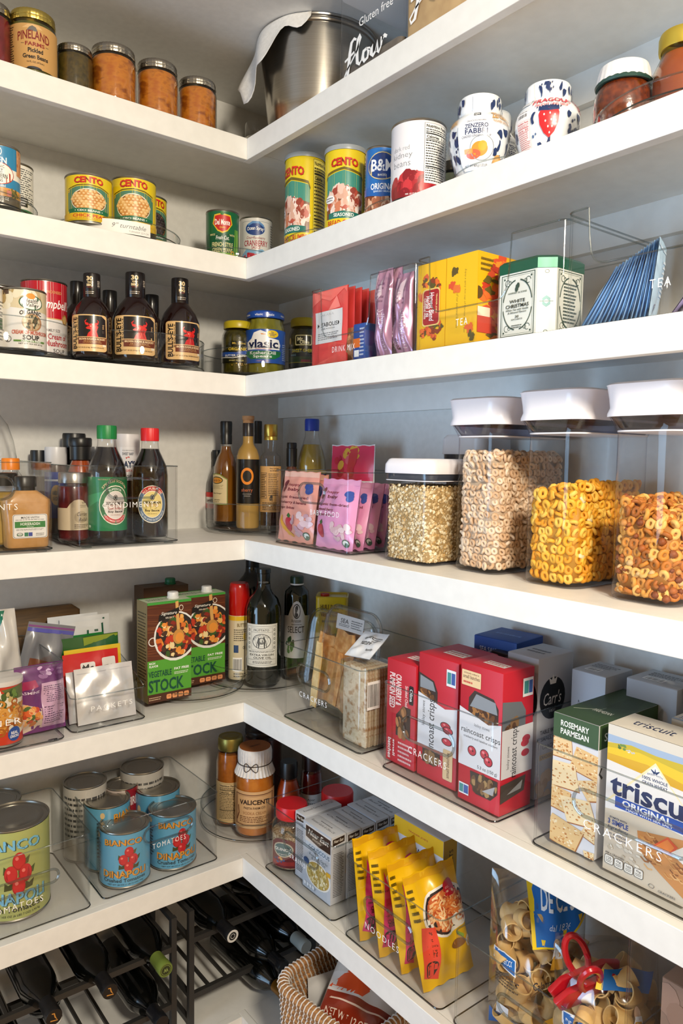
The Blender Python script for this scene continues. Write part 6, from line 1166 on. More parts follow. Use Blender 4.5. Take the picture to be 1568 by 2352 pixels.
for i, (lb, x_, yy, h_) in enumerate((('grey cracker box standing beside the black oval box', .240, -.850, .243), ('grey cracker box at the back against the wall, half behind the zip bag', .262, -.955, .252))):
    carton(lb, 'box', (x_, yy, z5+BB if i == 0 else z5), RIGHT, .068 if i == 0 else .09, .085, h_, 'a9abb0', {'front': gb, 'right': gb, 'top': Art().small(.15, .5, .85, .8, 3, '5a5a5e').bars(.2, .2, .6, .42)}, name='cracker_box', group=None)
carton('blue sea salt cracker box on top of the boxes at the back', 'box', (.255, yb2+.17, zc5+.208), RIGHT+.12, .10, .10, .05, '1f4a9a', {'front': Art().t('SEA SALT', .35, .5, .42, .2, 'c8d4ea', .005), 'right': Art().t('STONE', .4, .5, .5, .25, 'c8d4ea', .005), 'top': Art().small(.2, .4, .8, .6, 1, '6a8aca')}, name='cracker_box')
carton('green and yellow box under the blue sea salt box', 'box', (.265, yb2+.15, zc5), RIGHT, .16, .06, .207, '6a7a3a', {'front': Art().r(0, .7, .5, 1, '2f5a34').r(.5, .6, 1, 1, 'a89a3c'), 'top': Art().r(0, 0, .5, 1, '3a5a34')}, name='cracker_box')
carton('dark patterned box behind the middle red box', 'box', (.20, yb2+.12, zc5), RIGHT, .08, .02, at(1110, 1488, x=.19).z-zc5, '2a2830', {'front': Art().blobs(.5, .8, .4, .15, 12, .1, ['5a5a6a', '8a8a94'], 3, .5)}, name='cracker_box')
T, w3, h3, ya3, yb3 = rbin('clear bin marked CRACKERS holding the rosemary and wheat cracker boxes', 1246, 1600, 5, 1712, d=.29, x=.022, yend=-1.33, text='CRACKERS', tpos=(.345, .44), tw=.27, th=.0155, slot=(.37, .62, .40, .24))
def crk_pic(a, y0_, y1_, seed, cols=('edcf9c', 'e6c084', 'f3dcae')):
    R = random.Random(seed)
    for i, (cx, cy, s, an) in enumerate(((.12, .92, .62, .08), (.78, .84, .66, -.2), (.22, .66, .70, .15), (.9, .62, .5, .5), (.1, .43, .62, -.1), (.62, .38, .68, .25), (1.0, .24, .5, -.35), (.3, .12, .74, -.25), (1.0, .0, .4, .2))):
        c = cols[i % 3]; pts = [(cx+s*(u*math.cos(an)-v*math.sin(an)), y0_+(y1_-y0_)*(cy+.30*s*(u*math.sin(an)+v*math.cos(an)))) for u, v in ((-.5, -.55), (.5, -.55), (.5, .55), (-.5, .55))]
        a.p([(x+.015, y-.008) for x, y in pts], 'a8652a').p(pts, c)
        for _ in range(60):
            u, v = R.uniform(-.45, .45), R.uniform(-.48, .48); x = cx+s*(u*math.cos(an)-v*math.sin(an)); y = y0_+(y1_-y0_)*(cy+.30*s*(u*math.sin(an)+v*math.cos(an)))
            a.e(x, y, R.uniform(.01, .035), R.uniform(.003, .009), R.choice(['c98a44', 'f2dcb0', 'f6e6c4', 'd2944c', 'b87434']), 7)
    return a
x_ = .05; pr = (1293, 1401); y0, y1 = ypos(pr[0], x_), ypos(pr[1], x_); h_ = at(1293, 1640, x=x_).z-zc5
a = crk_pic(Art().r(0, 0, 1, 1, 'dcdde4'), 0, .82, 4).r(0, .82, 1, 1, '37512a').t('ROSEMARY', .48, .935, .62, .045, 'f2f2ec', .02).t('PARMESAN', .48, .875, .62, .045, 'f2f2ec', .02)
carton('green-topped rosemary parmesan cracker box left in the last cracker bin', 'box', (x_+.1, (y0+y1)/2, zc5), RIGHT, y0-y1, .2, h_, 'd6d7de', {'front': a, 'right': Art().r(0, .82, 1, 1, '37512a').t('ST', .12, .9, .1, .06, 'f2f2ec', .01).path([(.05, .68), (.02, .64), (.06, .60)], .02, '3a3a3a'), 'top': Art().r(0, 0, 1, 1, '31492a').path([(.1, .2), (.5, .35), (.5, .5), (.9, .6)], .012, 'b8c4ac').p([(.45, .4), (.95, .55), (.7, .9), (.45, .85)], '28401f').t('PARMESAN', .6, .3, .4, .06, 'e0e6dc', .01)}, name='cracker_box')
def trisc():
    a = Art().r(0, 0, 1, 1, 'cfc2ae').r(0, .34, 1, .80, 'e9e7e6').p([(0, .34), (1, .34), (1, .44), (.5, .47), (0, .42)], 'd2c6b2')
    a.r(0, .92, 1, 1, 'd8d2c6').r(0, .88, 1, .93, '9fb4cf').p([(0, .87), (.3, .90), (.6, .885), (1, .89), (1, .84), (0, .82)], 'c8b020').p([(0, .84), (.4, .87), (1, .83), (1, .74), (.6, .76), (0, .79)], 'e8c41c').p([(0, .80), (.5, .81), (1, .76), (1, .72), (0, .755)], 'd8a818').blobs(.2, .87, .1, .012, 8, .02, ['6a8a3a', '4a6a2c'], 3, .5).blobs(.3, .855, .05, .008, 5, .018, ['e8e8e0', 'c8c8c0'], 4, .4)
    a.p([(.0, .47), (.6, .84), (1.2, .47)], 'f2e6b8').p([(.03, .47), (.6, .82), (1.2, .47)], 'eceae8').t('BASED WITH', .6, .755, .18, .012, '4a5a7a', .01, arc=.006).t('100% WHOLE', .6, .725, .3, .022, '2a3a64', .02).t('GRAIN WHEAT', .6, .693, .3, .022, '2a3a64', .02).path([(.6, .77), (.6, .80)], .02, '2a3a64', [1, .3]).path([(.595, .77), (.55, .79)], .02, '2a3a64', [1, .3]).path([(.605, .77), (.65, .79)], .02, '2a3a64', [1, .3])
    a.t('triscuit', .62, .60, 1.12, .135, '1f2c5a', .028).r(.13, .455, 1, .53, '1f4fb0').t('ORIGINAL', .52, .50, .6, .042, 'f4f6fa', .03).t('MADE WITH SEA SALT', .55, .468, .56, .017, 'e8eef8', .02)
    a.t('STARTS WITH', .18, .375, .22, .013, '2a3a64', .02).t('3 SIMPLE', .18, .345, .26, .035, '2a4a9a', .03).t('Ingredients', .18, .305, .26, .03, '2a3a64', .01, shear=.3).r(.06, .283, .3, .2845, '2a3a64').t('NO ARTIFICIAL', .18, .262, .26, .014, '3a4a6a', .01).t('COLORS OR FLAVORS', .18, .24, .24, .011, '3a4a6a', .01)
    a.p([(.42, .36), (.95, .42), (1, .40), (1, .05), (.72, .14), (.45, .24)], 'c98a4a'); R = random.Random(5)
    for i in range(60): x = R.uniform(.45, .98); y = R.uniform(.16, .38); a.path([(x, y), (x+.05, y-.02), (x+.1, y-.015)], .010, R.choice(['e0ae70', 'a8682c', 'd29a56', '8a5220']))
    a.p([(.6, .30), (.78, .40), (.9, .36), (.82, .29)], 'e0582a').p([(.63, .305), (.78, .385), (.86, .35), (.8, .30)], 'ee8a3a').p([(.82, .31), (1, .40), (1, .26)], 'ece8e0').blobs(.3, .16, .25, .05, 16, .03, ['dcd2c0', 'e6dece', 'bfb29c'], 6, .4)
    a.t('PER 6 CRACKERS', .16, .125, .24, .012, '2a2a2a', .01)
    for i, s in enumerate(('120', '0g', '160', '0g')): a.rr(.03+i*.125, .05, .145+i*.125, .112, .02, '4a4a4a', .012).rr(.036+i*.125, .053, .139+i*.125, .109, .02, 'e6e2da', .012).t(s, .088+i*.125, .092, .06, .018, '2a2a2a', .01).small(.05+i*.125, .06, .125+i*.125, .08, 2, '3a3a3a')
    a.ring(.62, .04, .035, .013, .006, '5a5a5a').t('CRACKERS', .8, .03, .2, .014, '6a6a6a')
    return a
x_ = .044; y0 = ypos(1421, x_); y1 = ypos(1622, x_); h_ = at(1421, 1668, x=x_).z-zc5
carton('white and yellow wheat cracker box in front at the right edge', 'box', (x_+.036, (y0+y1)/2, zc5), RIGHT, y0-y1, .072, h_, 'd8d2c6', {'front': trisc(), 'top': Art().r(0, 0, 1, 1, 'd5cfc3').t('triscuit', .42, .5, .5, .3, '2a3050', .01).p([(.1, .0), (.6, .0), (.5, .2), (.2, .2)], 'dcd6ca')}, name='cracker_box', group='wheat cracker boxes')
carton('second wheat cracker box standing behind the front one at the right edge', 'box', (x_+.135, (y0+y1)/2-.045, zc5), RIGHT, y0-y1, .072, h_, 'd8d2c6', {'top': Art().r(0, 0, 1, 1, 'd5cfc3').t('triscuit', .2, .5, .35, .3, '2a3050', .01).t('3 SIMPLE', .15, .2, .2, .15, '2a4a9a', .02).r(0, 0, 1, .08, '9fb4cf')}, name='cracker_box', group='wheat cracker boxes')
o = pouch('clear zip bag with magenta seal standing behind the rosemary box', 'bag', (.235, -1.02, zc5), RIGHT-.05, .12, .255, .05, 'aab4bc', Art().r(0, .93, 1, .96, '9a1a6a').p([(.3, .1), (.8, .1), (.7, .5), (.4, .45)], '3a5a62'), name='zip_bag', seed=160, wr=.005, roll=-.05, m=WRAP)
carton('box with a black and gold emblem at the right edge behind the wheat crackers', 'box', (.272, -1.165, zc5), RIGHT, .16, .05, .30, 'b9bec6', {'front': Art().p([(.05, .62), (.3, .95), (.9, .98), (1, .6), (.6, .45), (.2, .5)], '1c1814').p([(.1, .63), (.32, .92), (.88, .95), (.96, .62), (.6, .49), (.22, .53)], 'b08a3a').t('S', .45, .75, .3, .2, '1c1814', .04).ring(.3, .35, .2, .1, .06, '1c1c20', 20), 'right': Art().r(0, .4, 1, 1, '8a6a2a')}, name='snack_box')
# ================================================================== SHELF 6 (lowest)
z6 = ZS[6]; zb6 = z6+BB
xr = at(210, 2083, z=z6).x
lbin('clear bin marked TOMATOES holding the big green tomato cans at the left edge', xr-.28, xr, 6, 1914, 208, .022, text='TOMATOES', tpos=(.42, .36), tw=.40, th=.0145, slot=(.50, .60, .48, .17))
xa, xb = at(238, 2069, z=z6).x, at(505, 1977, z=z6).x
lbin('clear bin marked TOMATOES holding the small blue tomato cans', xa, xb, 6, 1900, 240, .03, text='TOMATOES', tpos=(.545, .52), tw=.29, th=.0135, slot=(.54, .70, .42, .22))
def tomato(a, cx, cy, s, asp):
    a.path([(cx, cy+.28*s*asp), (cx+.02, cy-.3*s*asp)], .04, '5a5a2c')
    for x, y, c in ((-.32, .12, '3f4a24'), (.34, .05, '4a5a2c'), (-.3, -.2, '3a4420'), (.3, -.22, '4a4a24'), (.18, .26, '5a5a30')): a.p([(cx+s*x, cy+asp*s*y), (cx+s*(x+.16), cy+asp*s*(y+.06)), (cx+s*(x+.1), cy+asp*s*(y-.09)), (cx+s*(x-.12), cy+asp*s*(y-.11)), (cx+s*(x-.1), cy+asp*s*(y+.05))], c)
    for x, y in ((.02, .24), (-.22, .0), (.2, -.01), (.0, -.24)): a.e(cx+s*x, cy+asp*s*y, .19*s, .175*s*asp, 'a81820').e(cx+s*x, cy+asp*s*y+.01*s, .17*s, .155*s*asp, 'c8242c').e(cx+s*(x-.06), cy+asp*s*(y+.06), .05*s, .035*s*asp, 'ee7a70')
def bianco(big, off_=0):
    a = Art(); c1, c2 = ('e09a34', '3a2a1c') if not big else ('78b8d6', '26423c'); 
    tomato(a, .22, .52, .95 if not big else .95, .62)
    for dx, dy, c in ((.025, -.006, c2), (0, 0, c1)): a.t('BIANCO', dx, .84+dy, 1.55 if not big else 1.7, .12, c, .025, arc=.015)
    for dx, dy, c in ((.025, -.006, c2), (0, 0, c1)): a.t('DiNAPOLI', .05+dx, .245+dy, 1.8 if not big else 1.9, .14, c, .025)
    a.t('Crushed Tomatoes' if not big else 'Crush Tomatoes', .05, .125, 1.75, .07, '1f2a2c', .012).t('NET WT 28 OZ (1 LB 12 OZ) 794g' if not big else 'NET WT 103 OZ (6 LBS 7 OZ) 2.92 kg', .1, .045, 1.45, .032, '24302f', .01)
    a.small(-1.5, .2, -1.05, .8, 10, '2c4a5a').e(-1.25, .9, .1, .05, 'e0c08a')
    return a
BL = '5fa6cc'; GR = 'aab06a'
can('big green can of crushed tomatoes in front in the left tomato bin', 6, -48, 108, 1840, bianco(True), GR, y=.135, dz=BB, off=-6, group='big tomato cans')
can('second big can standing behind the green tomato can at the left edge', 6, -72, 44, 1786, Art().r(-1.6, 0, 1.6, .9, '8a8f52'), '8f9458', y=.262, dz=BB, H=.2)
can('small blue can of crushed tomatoes front left in the tomato bin', 6, 229, 343, 1861, bianco(False), BL, y=.095, dz=BB, off=-4)
can('small blue can of crushed tomatoes front right behind the lettering', 6, 342, 450, 1826, bianco(False), BL, y=.098, dz=BB, off=10)
can('small blue can behind the front left tomato can', 6, 195, 297, 1811, bianco(False), BL, y=.185, dz=BB, off=60)
can('small blue can behind the front right tomato can', 6, 311, 412, 1783, Art().e(-.95, .72, .12, .08, 'e8d8a8').e(-.95, .5, .1, .07, 'dfe8ec').small(-1.3, .1, -.7, .4, 5, '2a4a5a'), BL, y=.195, dz=BB)
can('short red-labelled can in the middle of the tomato bin', 6, 243, 316, 1783, Art().r(.2, 0, 1.6, 1, '9a1a28').t('FIRE', .75, .8, .8, .14, 'f0e0dc', .02, rot=0).t('ROASTED', .75, .5, .8, .1, 'f0e0dc', .02), 'c8b8b0', y=.235, dz=BB, off=0)
can('grey-topped can at the back left of the tomato bin', 6, 147, 243, 1772, Art().small(-1.2, .3, 1.2, .9, 8, '4a4a4a'), 'c9c5bd', y=.258, dz=BB)
can('grey-topped can at the back right of the tomato bin', 6, 277, 375, 1738, Art().small(-1.2, .3, 1.2, .9, 8, '4a4a4a'), 'c0bcb4', y=.258, dz=BB)
# jars on the corner turntable
tt('clear turntable holding orange sauce jars in the lowest corner', 6, .140, .165, .155, .055)
a = Art().r(-1.5, 0, 1.5, 1, 'c4a878'); nf(a, -.9, .06, .5, .96, 'cdb488', '2a2218', '90')
jar('jar of orange curry sauce with dull gold lid and nutrition label', 6, 497, 562, 1678, [(0, 0), (.9, 0), (1, .03), (1, .72), (.9, .82), (.84, .86), (.84, .9)], [(0, .02), (.96, .04), (.96, .72), (.86, .82), (0, .83)], [(.86, .86), (.9, .87), (.9, .97), (.84, 1), (.6, .995), (.55, 1.0), (.2, 1.0), (0, .995)], nmat('orange_curry', '8a4a0c', 'a85e14', 60, .2, .1, .5), mat('9a8c4a', .35, .9), x=.055, dz=TT, art=a, lab=(.06, .52))
VJ2 = [(0, 0), (.85, 0), (.97, .03), (1, .07), (1, .66), (.94, .73), (.78, .79), (.76, .82)]
a = Art().r(-1.35, 0, 1.35, 1, 'd2a878').fr(-1.1, .08, 1.1, .92, .05, '5a2a18', .02).fr(-1.0, .12, 1.0, .88, .015, '7a4a2c', .006).t('VALICENTI', 0, .70, 1.6, .13, '2a160e', .03, arc=.02).t('PASTA FARM CO', 0, .56, 1.1, .06, '3a2416', .01).t('VODKA CREAM', 0, .42, 1.2, .08, '9a6a40', .0).small(-.8, .16, .8, .34, 4, '7a5030').path([(-1.0, .2), (-.85, .4), (-.9, .6)], .06, '6a3a20')
T, P, R, H = jar('orange sauce jar with pleated white paper cap tied with string', 6, 540, 631, 1696, VJ2, [(0, .02), (.92, .03), (.955, .07), (.955, .66), (.9, .72), (0, .74)], None, nmat('vodka_sauce', 'b8681c', 'c87a2c', 50, .2, .1, .5), None, x=.085, dz=TT, art=a, lab=(.12, .55), labR=1.008)
V, F = lathe(sc([(1.0, .70), (1.02, .705), (.86, .80), (.84, .83), (.86, .86), (.87, .95), (.84, .985), (.78, 1), (0, .995)], R, H), 132, lambda a_, z: 1+.026*math.cos(33*a_)*min(1, max(0, (1.02-z/H)*5))); G().add(V, F).build('paper_cap', nmat('cap_paper', 'dcd9d8', 'e6e4e2', 90, .7, .1), T)
V, F = lathe(sc([(.79, .9995), (.79, 1.004), (0, 1.0035)], R, H), 40); o = G().add(V, F).build('cap_label', mat('9a5a24', .6), T)
G().art(Art().t('VALICENTI', 0, .02, .032, .007, '3a1c0c', .02), lambda x, y, n: (x, y-.02, 1.004*H+n)).build('cap_lettering', PAPER, T, smooth=False)
V, F = tube([(R*.865*math.sin(i*PI/20), -R*.865*math.cos(i*PI/20), H*.825) for i in range(40)], .0012, 5, True); G().add(V, F).build('string', mat('3a2c20', .8), T)
yw = face_cam(P, -12)
for k in (-1, 1):
    pts = [(t, .0) for t in range(9)]; V, F = tube([((R*.9+.003)*math.sin(yw+k*.3*math.sin(t*PI/8)*1.3+0), -(R*.9+.003)*math.cos(yw+k*.3*math.sin(t*PI/8)*1.3), H*.82+.012*math.sin(t*PI/4)) for t in range(9)], .0011, 5); G().add(V, F).build('string_bow', mat('3a2c20', .8), T)
jar('orange sauce bottle with a ribbed black cap beside the paper-capped jar', 6, 634, 693, 1736, [(0, 0), (.92, 0), (1, .02), (1, .48), (.92, .60), (.66, .74), (.6, .78)], [(0, .02), (.95, .03), (.95, .48), (.88, .6), (.62, .74), (0, .77)], [(.62, .77), (.68, .78), (.69, .97), (.64, 1), (0, 1)], mat('a83c0c', .25, coat=.4), BLACK, x=.16, dz=TT, name='sauce_bottle', cat='bottle', lname='cap')
a = Art().r(-1.4, 0, 1.4, 1, 'd8d4d0').t('Ajvar', 0, .8, .7, .1, '3a3a3a', .01).small(-.8, .2, .8, .7, 6, '5a5a5a')
jar('red sauce bottle at the back of the lowest corner turntable', 6, 690, 742, 1716, [(0, 0), (.92, 0), (1, .02), (1, .6), (.9, .72), (.8, .76)], [(0, .02), (.95, .03), (.95, .6), (.86, .72), (0, .75)], [(.8, .76), (.86, .77), (.86, .97), (.8, 1), (0, 1)], mat('6a0e0c', .25, coat=.4), mat('2a1010', .4), x=.235, dz=TT, name='sauce_bottle', cat='bottle', lname='cap', art=a, lab=(.08, .45))
jar('dark red jar hidden at the back of the lowest corner turntable', 6, 560, 648, 1640, MAS_G, MAS_C, MAS_L, mat('4a0c0a', .3), mat('2a1a12', .4), x=.215, dz=TT)
# grains bin
T, w, h, ya, yb = rbin('clear bin marked GRAINS holding red-lidded jars and couscous boxes', 613, 778, 6, 1844, x=.021, d=.29, text='GRAINS', tpos=(.51, .48), tw=.24, th=.0125, slot=(.56, .66, .50, .25))
QU = nmat('quinoa_grain', '8a6a44', 'd8c09a', 240, .7, .5, 0, c3='b8986a', kind='vor')
QJ = [(0, 0), (.85, 0), (.98, .03), (1, .08), (1, .60), (.96, .70), (.8, .76), (.68, .79), (.68, .82)]
a = Art().p([(-.75, 0), (.6, 0), (.6, .62), (.75, .8), (.4, .95), (0, 1), (-.4, .97), (-.75, .8)], '6a1c20').e(-.05, .62, .55, .26, 'c9bca0').e(-.05, .62, .48, .22, '4a6a68').t('QUINOA', -.05, .62, .95, .12, 'f0ebe0', .02).t('organic', -.05, .46, .5, .05, 'e0d8c8').r(-.7, .08, .55, .22, '9a2a28').blobs(-.2, .25, .3, .08, 10, .08, ['c8503a', '3a4a7a', 'd8a04a'], 4, .6)
for lb, px, yt, xx, zz in (('quinoa jar with bright red lid at the left front of the grains bin', (624, 716), 1823, .082, 1), ('quinoa jar with red lid behind the couscous boxes', (728, 822), 1795, .20, 0)):
    T, P, R, H = jar(lb, 6, px[0], px[1], yt, QJ, [(0, .02), (.93, .05), (.95, .56), (0, .57)], [(.68, .80), (.79, .80), (.80, .82), (.80, .97), (.76, 1), (0, .99)], QU, mat('c8141c', .35), x=xx, dz=BB, art=a if zz else None, lab=(.08, .55), labR=1.01, off=-22)
CB = 'c4c7ce'
def cous():
    a = Art().r(0, 0, 1, 1, 'b9c0cb').r(.1, .62, .98, .78, 'c6d0dc').p([(.08, .72), (.98, .72), (.98, .97), (.08, .97)], 'd8d4d0').p([(.1, .78), (.55, .735), (.98, .74), (.98, .95), (.1, .95)], '3a2214').t('Near East', .55, .875, .74, .085, 'f0e8dc', .01, shear=.3).t('FOOD', .5, .795, .3, .03, 'e0d4c0').t('COUSCOUS', .58, .665, .74, .06, '3a5a7a', .015).t('MIX', .5, .61, .14, .025, '3a5a7a').t('Roasted Garlic', .56, .555, .66, .04, '5a6a74', shear=.2).t('& Olive Oil', .56, .51, .5, .04, '5a6a74', shear=.2)
    a.e(.55, .30, .44, .20, 'e8e6e0').e(.55, .30, .40, .18, 'b89a4a').blobs(.55, .30, .36, .155, 150, .035, ['d8c88a', 'e8dcae', 'c0a85a', 'a89044', 'efe6c4'], 4, .8).e(.14, .42, .1, .05, '2a4a7a').r(.85, .4, 1, .46, 'd8a82a').small(.1, .04, .5, .09, 2, '8a94a0')
    for i in range(4): a.rr(.06+i*.1, .05, .14+i*.1, .1, .02, 'e0e4ea')
    return a
def spine(t2='COUSCOUS'): return Art().r(0, .86, 1, 1, 'd2d2d6').p([(.1, .86), (.9, .885), (.9, .975), (.1, .96)], '33200f').t('Near East', .5, .925, .66, .045, 'f0e8dc', .01, shear=.3).t(t2, .5, .835, .74, .025, '3a4a5a', .01).small(.15, .1, .85, .75, 26, '3a3a40', .4, 6)
def ctop(s): return Art().t(s, .5, .42, .8, .17, '5a5a60', .0, shear=.3).small(.3, .6, .7, .75, 1, '6a6a70')
yA, yB = ypos(706, .05), ypos(773, .05); hC = at(706, 1888, x=.05).z-zb6
for k, s in enumerate(('Roasted Garlic & Olive Oil', 'Original', 'Roasted Red Pepper & Basil', 'Roasted Red Pepper & Basil', 'Basil & Herb')):
    carton(('couscous box with garlic and olive oil flavour, front of the row in the grains bin', 'couscous box, second from the front of the row', 'couscous box, third from the front of the row', 'couscous box, fourth from the front of the row', 'couscous box, last and deepest of the row')[k], 'box', (.050+.0215+k*.0445, (yA+yB)/2, zb6), RIGHT, yA-yB, .0425, hC*(1-.01*(k % 3)), CB, {'front': cous(), 'right': spine(('COUSCOUS', 'WILD RICE', 'WILD RICE', 'PILAF', 'PEARLED')[k]), 'top': ctop(s)}, name='couscous_box')
carton('couscous box turned sideways between the quinoa jar and the couscous row', 'box', (.115, yA+.026, zb6), RIGHT, .042, .11, hC*1.01, CB, {'front': spine(), 'top': Art().t('Roasted Garlic & Olive Oil', .45, .5, .2, .8, '5a5a60', 0, rot=90)}, name='couscous_box')
# noodles bin
T, w, h, ya, yb = rbin('clear bin marked NOODLES holding yellow noodle packs', 806, 1040, 6, 1977, x=.018, d=.29, text='NOODLES', tpos=(.43, .34), tw=.36, th=.0145, slot=(.49, .60, .50, .22))
def noodle(strip, seed):
    a = Art().r(0, .93, 1, 1, 'e0a81c').blobs(.5, .97, .4, .01, 5, .03, ['e8b82a'], 2)
    a.e(.62, .62, .46, .22, 'ece8e0').e(.62, .62, .42, .2, '2c2224' if strip else 'd8d0c4').e(.62, .62, .38, .18, 'c8643a').squig(.62, .62, .36, .17, 150, .018, ['e8a060', 'f0c088', 'd8783c', 'f2d0a0', 'b8502a'], seed, .6).rr(.62, .72, .86, .86, .08, 'c81c2a' if strip else 'd81c6a', .05).t('extra', .74, .80, .16, .025, 'f0b0b0', 0, shear=.2).t('spicy', .74, .765, .16, .025, 'f0b0b0', 0, shear=.2)
    a.e(.85, .5, .16, .07, 'f0ece4').e(.85, .5, .12, .05, 'e08a3a').squig(.85, .5, .11, .045, 14, .014, ['f0c088', 'b8502a'], 3, .6)
    a.p([(.04, .12), (.30, .06), (.34, .52), (.10, .56)] if strip else [(.05, .1), (.25, .06), (.3, .5), (.2, .8)], 'e8432f' if strip else 'e02a78')
    k = '2a1410'; a.rr(.09, .10, .29, .25, .06, k, .04).rr(.115, .115, .27, .235, .05, 'e8432f' if strip else 'e02a78', .035)
    for q in range(3): a.path([(.135+q*.045, .13), (.135+q*.045, .215), (.16+q*.045, .225)], .022, k)
    a.t('SPICY', .22, .33, .12, .035, k, .02, rot=180).t('BEEF', .22, .30, .1, .03, k, .02, rot=180).t('PLANT BASED', .22, .38, .16, .018, k, .01, rot=180).t('21g', .22, .43, .07, .03, k, .02, rot=180).t('5g', .24, .485, .05, .03, k, .02, rot=180)
    a.e(.72, .3, .14, .035, '8a5a2a').e(.7, .31, .06, .02, 'c98a4a').e(.92, .28, .06, .05, 'f2ead8').e(.92, .275, .035, .03, 'e8a02a').path([(.75, .38), (.85, .34)], .03, '8ab04a').small(.02, .6, .12, .9, 5, '5a4a10').t('BEST ENJOYED', .2, .62, .3, .02, '4a3a10', .01, rot=0)
    return a
for i, (yy, xx, tl, rl, st, lb) in enumerate(((-.452, .085, .13, -.03, False, 'yellow noodle pack at the far left, deepest of the four'), (-.515, .085, .17, -.05, False, 'yellow noodle pack, second from the left'), (-.578, .088, .20, -.06, False, 'yellow noodle pack with a pink strip behind the front one'), (-.640, .088, .26, -.08, True, 'front yellow noodle pack with a red strip and noodle bowl'))):
    pouch(lb, 'pack', (xx, yy, zb6+.004), -.12, .125, .215, .035, 'eebc12', noodle(st, 10+i), tilt=tl, roll=rl, name='noodle_pack', seed=170+i, wr=.0028, zig=.0015, seal=.06)
y0, y1 = ypos(922, .135), ypos(1041, .135)
a = Art().r(0, .85, 1, 1, 'e0b41c').t("TRADER JOE'S", .5, .92, .4, .02, 'b84a2a', .02).t('ORGANIC', .5, .78, .45, .05, '2a2a2e', .0).t('SPAGHETTI SQUASH', .5, .69, .95, .06, '2a2a2e', .0).t('NESTS', .5, .60, .4, .06, '2a2a2e', 0).t('DRIED AND', .6, .45, .35, .03, '4a4a4e').t('READY TO BOIL', .6, .40, .45, .03, '4a4a4e')
b = Art().r(0, 0, 1, 1, 'b8962a').t('ORGANIC', .3, .45, .2, .2, '2a2410', 0, rot=90).t('SPAGHETTI SQUASH NESTS', .6, .5, .34, .8, '2a2410', .0, rot=90).t("TRADER JOE'S", .15, .3, .12, .2, 'a83a1c', .02, rot=90)
carton('yellow and white spaghetti squash nests box behind the noodle packs', 'box', (.155, (y0+y1)/2, zb6), RIGHT, y0-y1, .04, at(925, 1880, x=.135).z-zb6, 'cfd2dc', {'front': a, 'right': b}, name='pasta_box')
# pasta bin
T, w, h, ya, yb = rbin('clear bin holding bags of broad pasta rings at the lower right', 1070, 1478, 6, 2160, x=.020, d=.29, slot=(.52, .62, .40, .2))
PAS = nmat('dried_pasta', 'd2a866', 'dfbc80', 40, .6, .1)
g = G(); V, F = lathe([(.0145, -.014), (.0165, -.0138), (.017, 0), (.0165, .0138), (.0145, .014), (.0142, 0), (.0145, -.014)], 20); me = g.add(V, F).build('t', PAS).data; bpy.data.objects.remove(bpy.data.objects['t'])
def pasta(label, group, c, rx, ry, h_, n, seed, rot):
    R = random.Random(seed); pts = []; tries = 0
    while len(pts) < n and tries < 20000:
        tries += 1; x, y, z = R.uniform(-1, 1), R.uniform(-1, 1), R.uniform(0, 1); k = 1 if z < .75 else 1-(z-.75)*1.6
        if x*x+y*y > k*k or (x*x+y*y)**.5 < .4 and z < .85: continue
        p = Vector((x*rx, y*ry, .02+z*h_))
        if all((p-q).length > .0195 for q in pts): pts.append(p)
    for p in pts:
        o = bpy.data.objects.new('pasta_tube', me); COL.objects.link(o); o.location = Vector(c)+Matrix.Rotation(rot, 3, 'Z') @ p
        o.rotation_euler = (R.uniform(0, PI), R.uniform(0, PI), R.uniform(0, PI)); s = R.uniform(.88, 1.1); o.scale = (s, s, s*R.uniform(.85, 1.2)); tag(o, label, 'pasta', group)
def cecco(num, name):
    a = Art()
    if num == 1: a.p([(.36, .98), (.4, .8), (.42, .66), (.7, .68), (1, .82), (1, 1), (.36, 1)], 'e8c41c').p([(.40, .98), (.44, .8), (.46, .675), (.7, .69), (1, .84), (1, 1), (.4, 1)], '1668b4').t('DE CECCO', .76, .90, .5, .10, 'e4e8ea', .02).t('dal 1886', .7, .785, .22, .03, 'd0dcea', 0, shear=.3)
    else: a.p([(.35, .80), (.8, .78), (.9, .86), (.4, .88)], '1668b4').p([(.3, .80), (.36, .80), (.41, .88), (.35, .88)], 'e8c41c')
    a.p([(.04, .50), (.26, .46), (.26, .56), (.14, .60), (.04, .58)], 'f0f0f0').p([(.05, .505), (.25, .468), (.25, .555), (.14, .59), (.05, .575)], '1668b4').t('DE CECCO', .15, .53, .17, .04, 'f0f4f8', .015)
    a.e(.66, .70, .03, .035, 'd8b090').p([(.6, .55), (.74, .55), (.7, .66), (.64, .66)], 'd89a2a').p([(.62, .62), (.72, .62), (.7, .69), (.64, .69)], 'e6e6e6').t(name, .68, .47, .5, .05, '2a2630', .015, shear=.2).t('COOKING TIME 14 MIN', .72, .41, .4, .02, '3a3640', .01).small(.06, .36, .3, .44, 4, '4a3a2a').p([(.55, .18), (1, .30), (1, .36), (.55, .24)], 'e8a81c').t('LE SPECIALITA', .8, .275, .3, .02, '3a2a10', .01).r(0, 0, 1, .14, '1668b4').r(.08, .15, .2, .24, 'e8ecf2')
    return a
pasta('broad pasta tube inside the left clear pasta bag', 'pasta tubes in the left bag', (.125, -.815, zb6), .070, .062, .21, 96, 1, -.9)
pouch('clear pasta bag with blue label, left one in the bin', 'bag', (.125, -.815, zb6), -.85, .165, .285, .15, 'ffffff', cecco(1, 'Calamarata no.139'), name='pasta_bag', seed=180, wr=.004, m=WRAP, sep=PAPER, seal=.03, tilt=.04)
pasta('broad pasta tube inside the right clear pasta bag', 'pasta tubes in the right bag', (.105, -.970, zb6), .070, .062, .19, 96, 2, -.7)
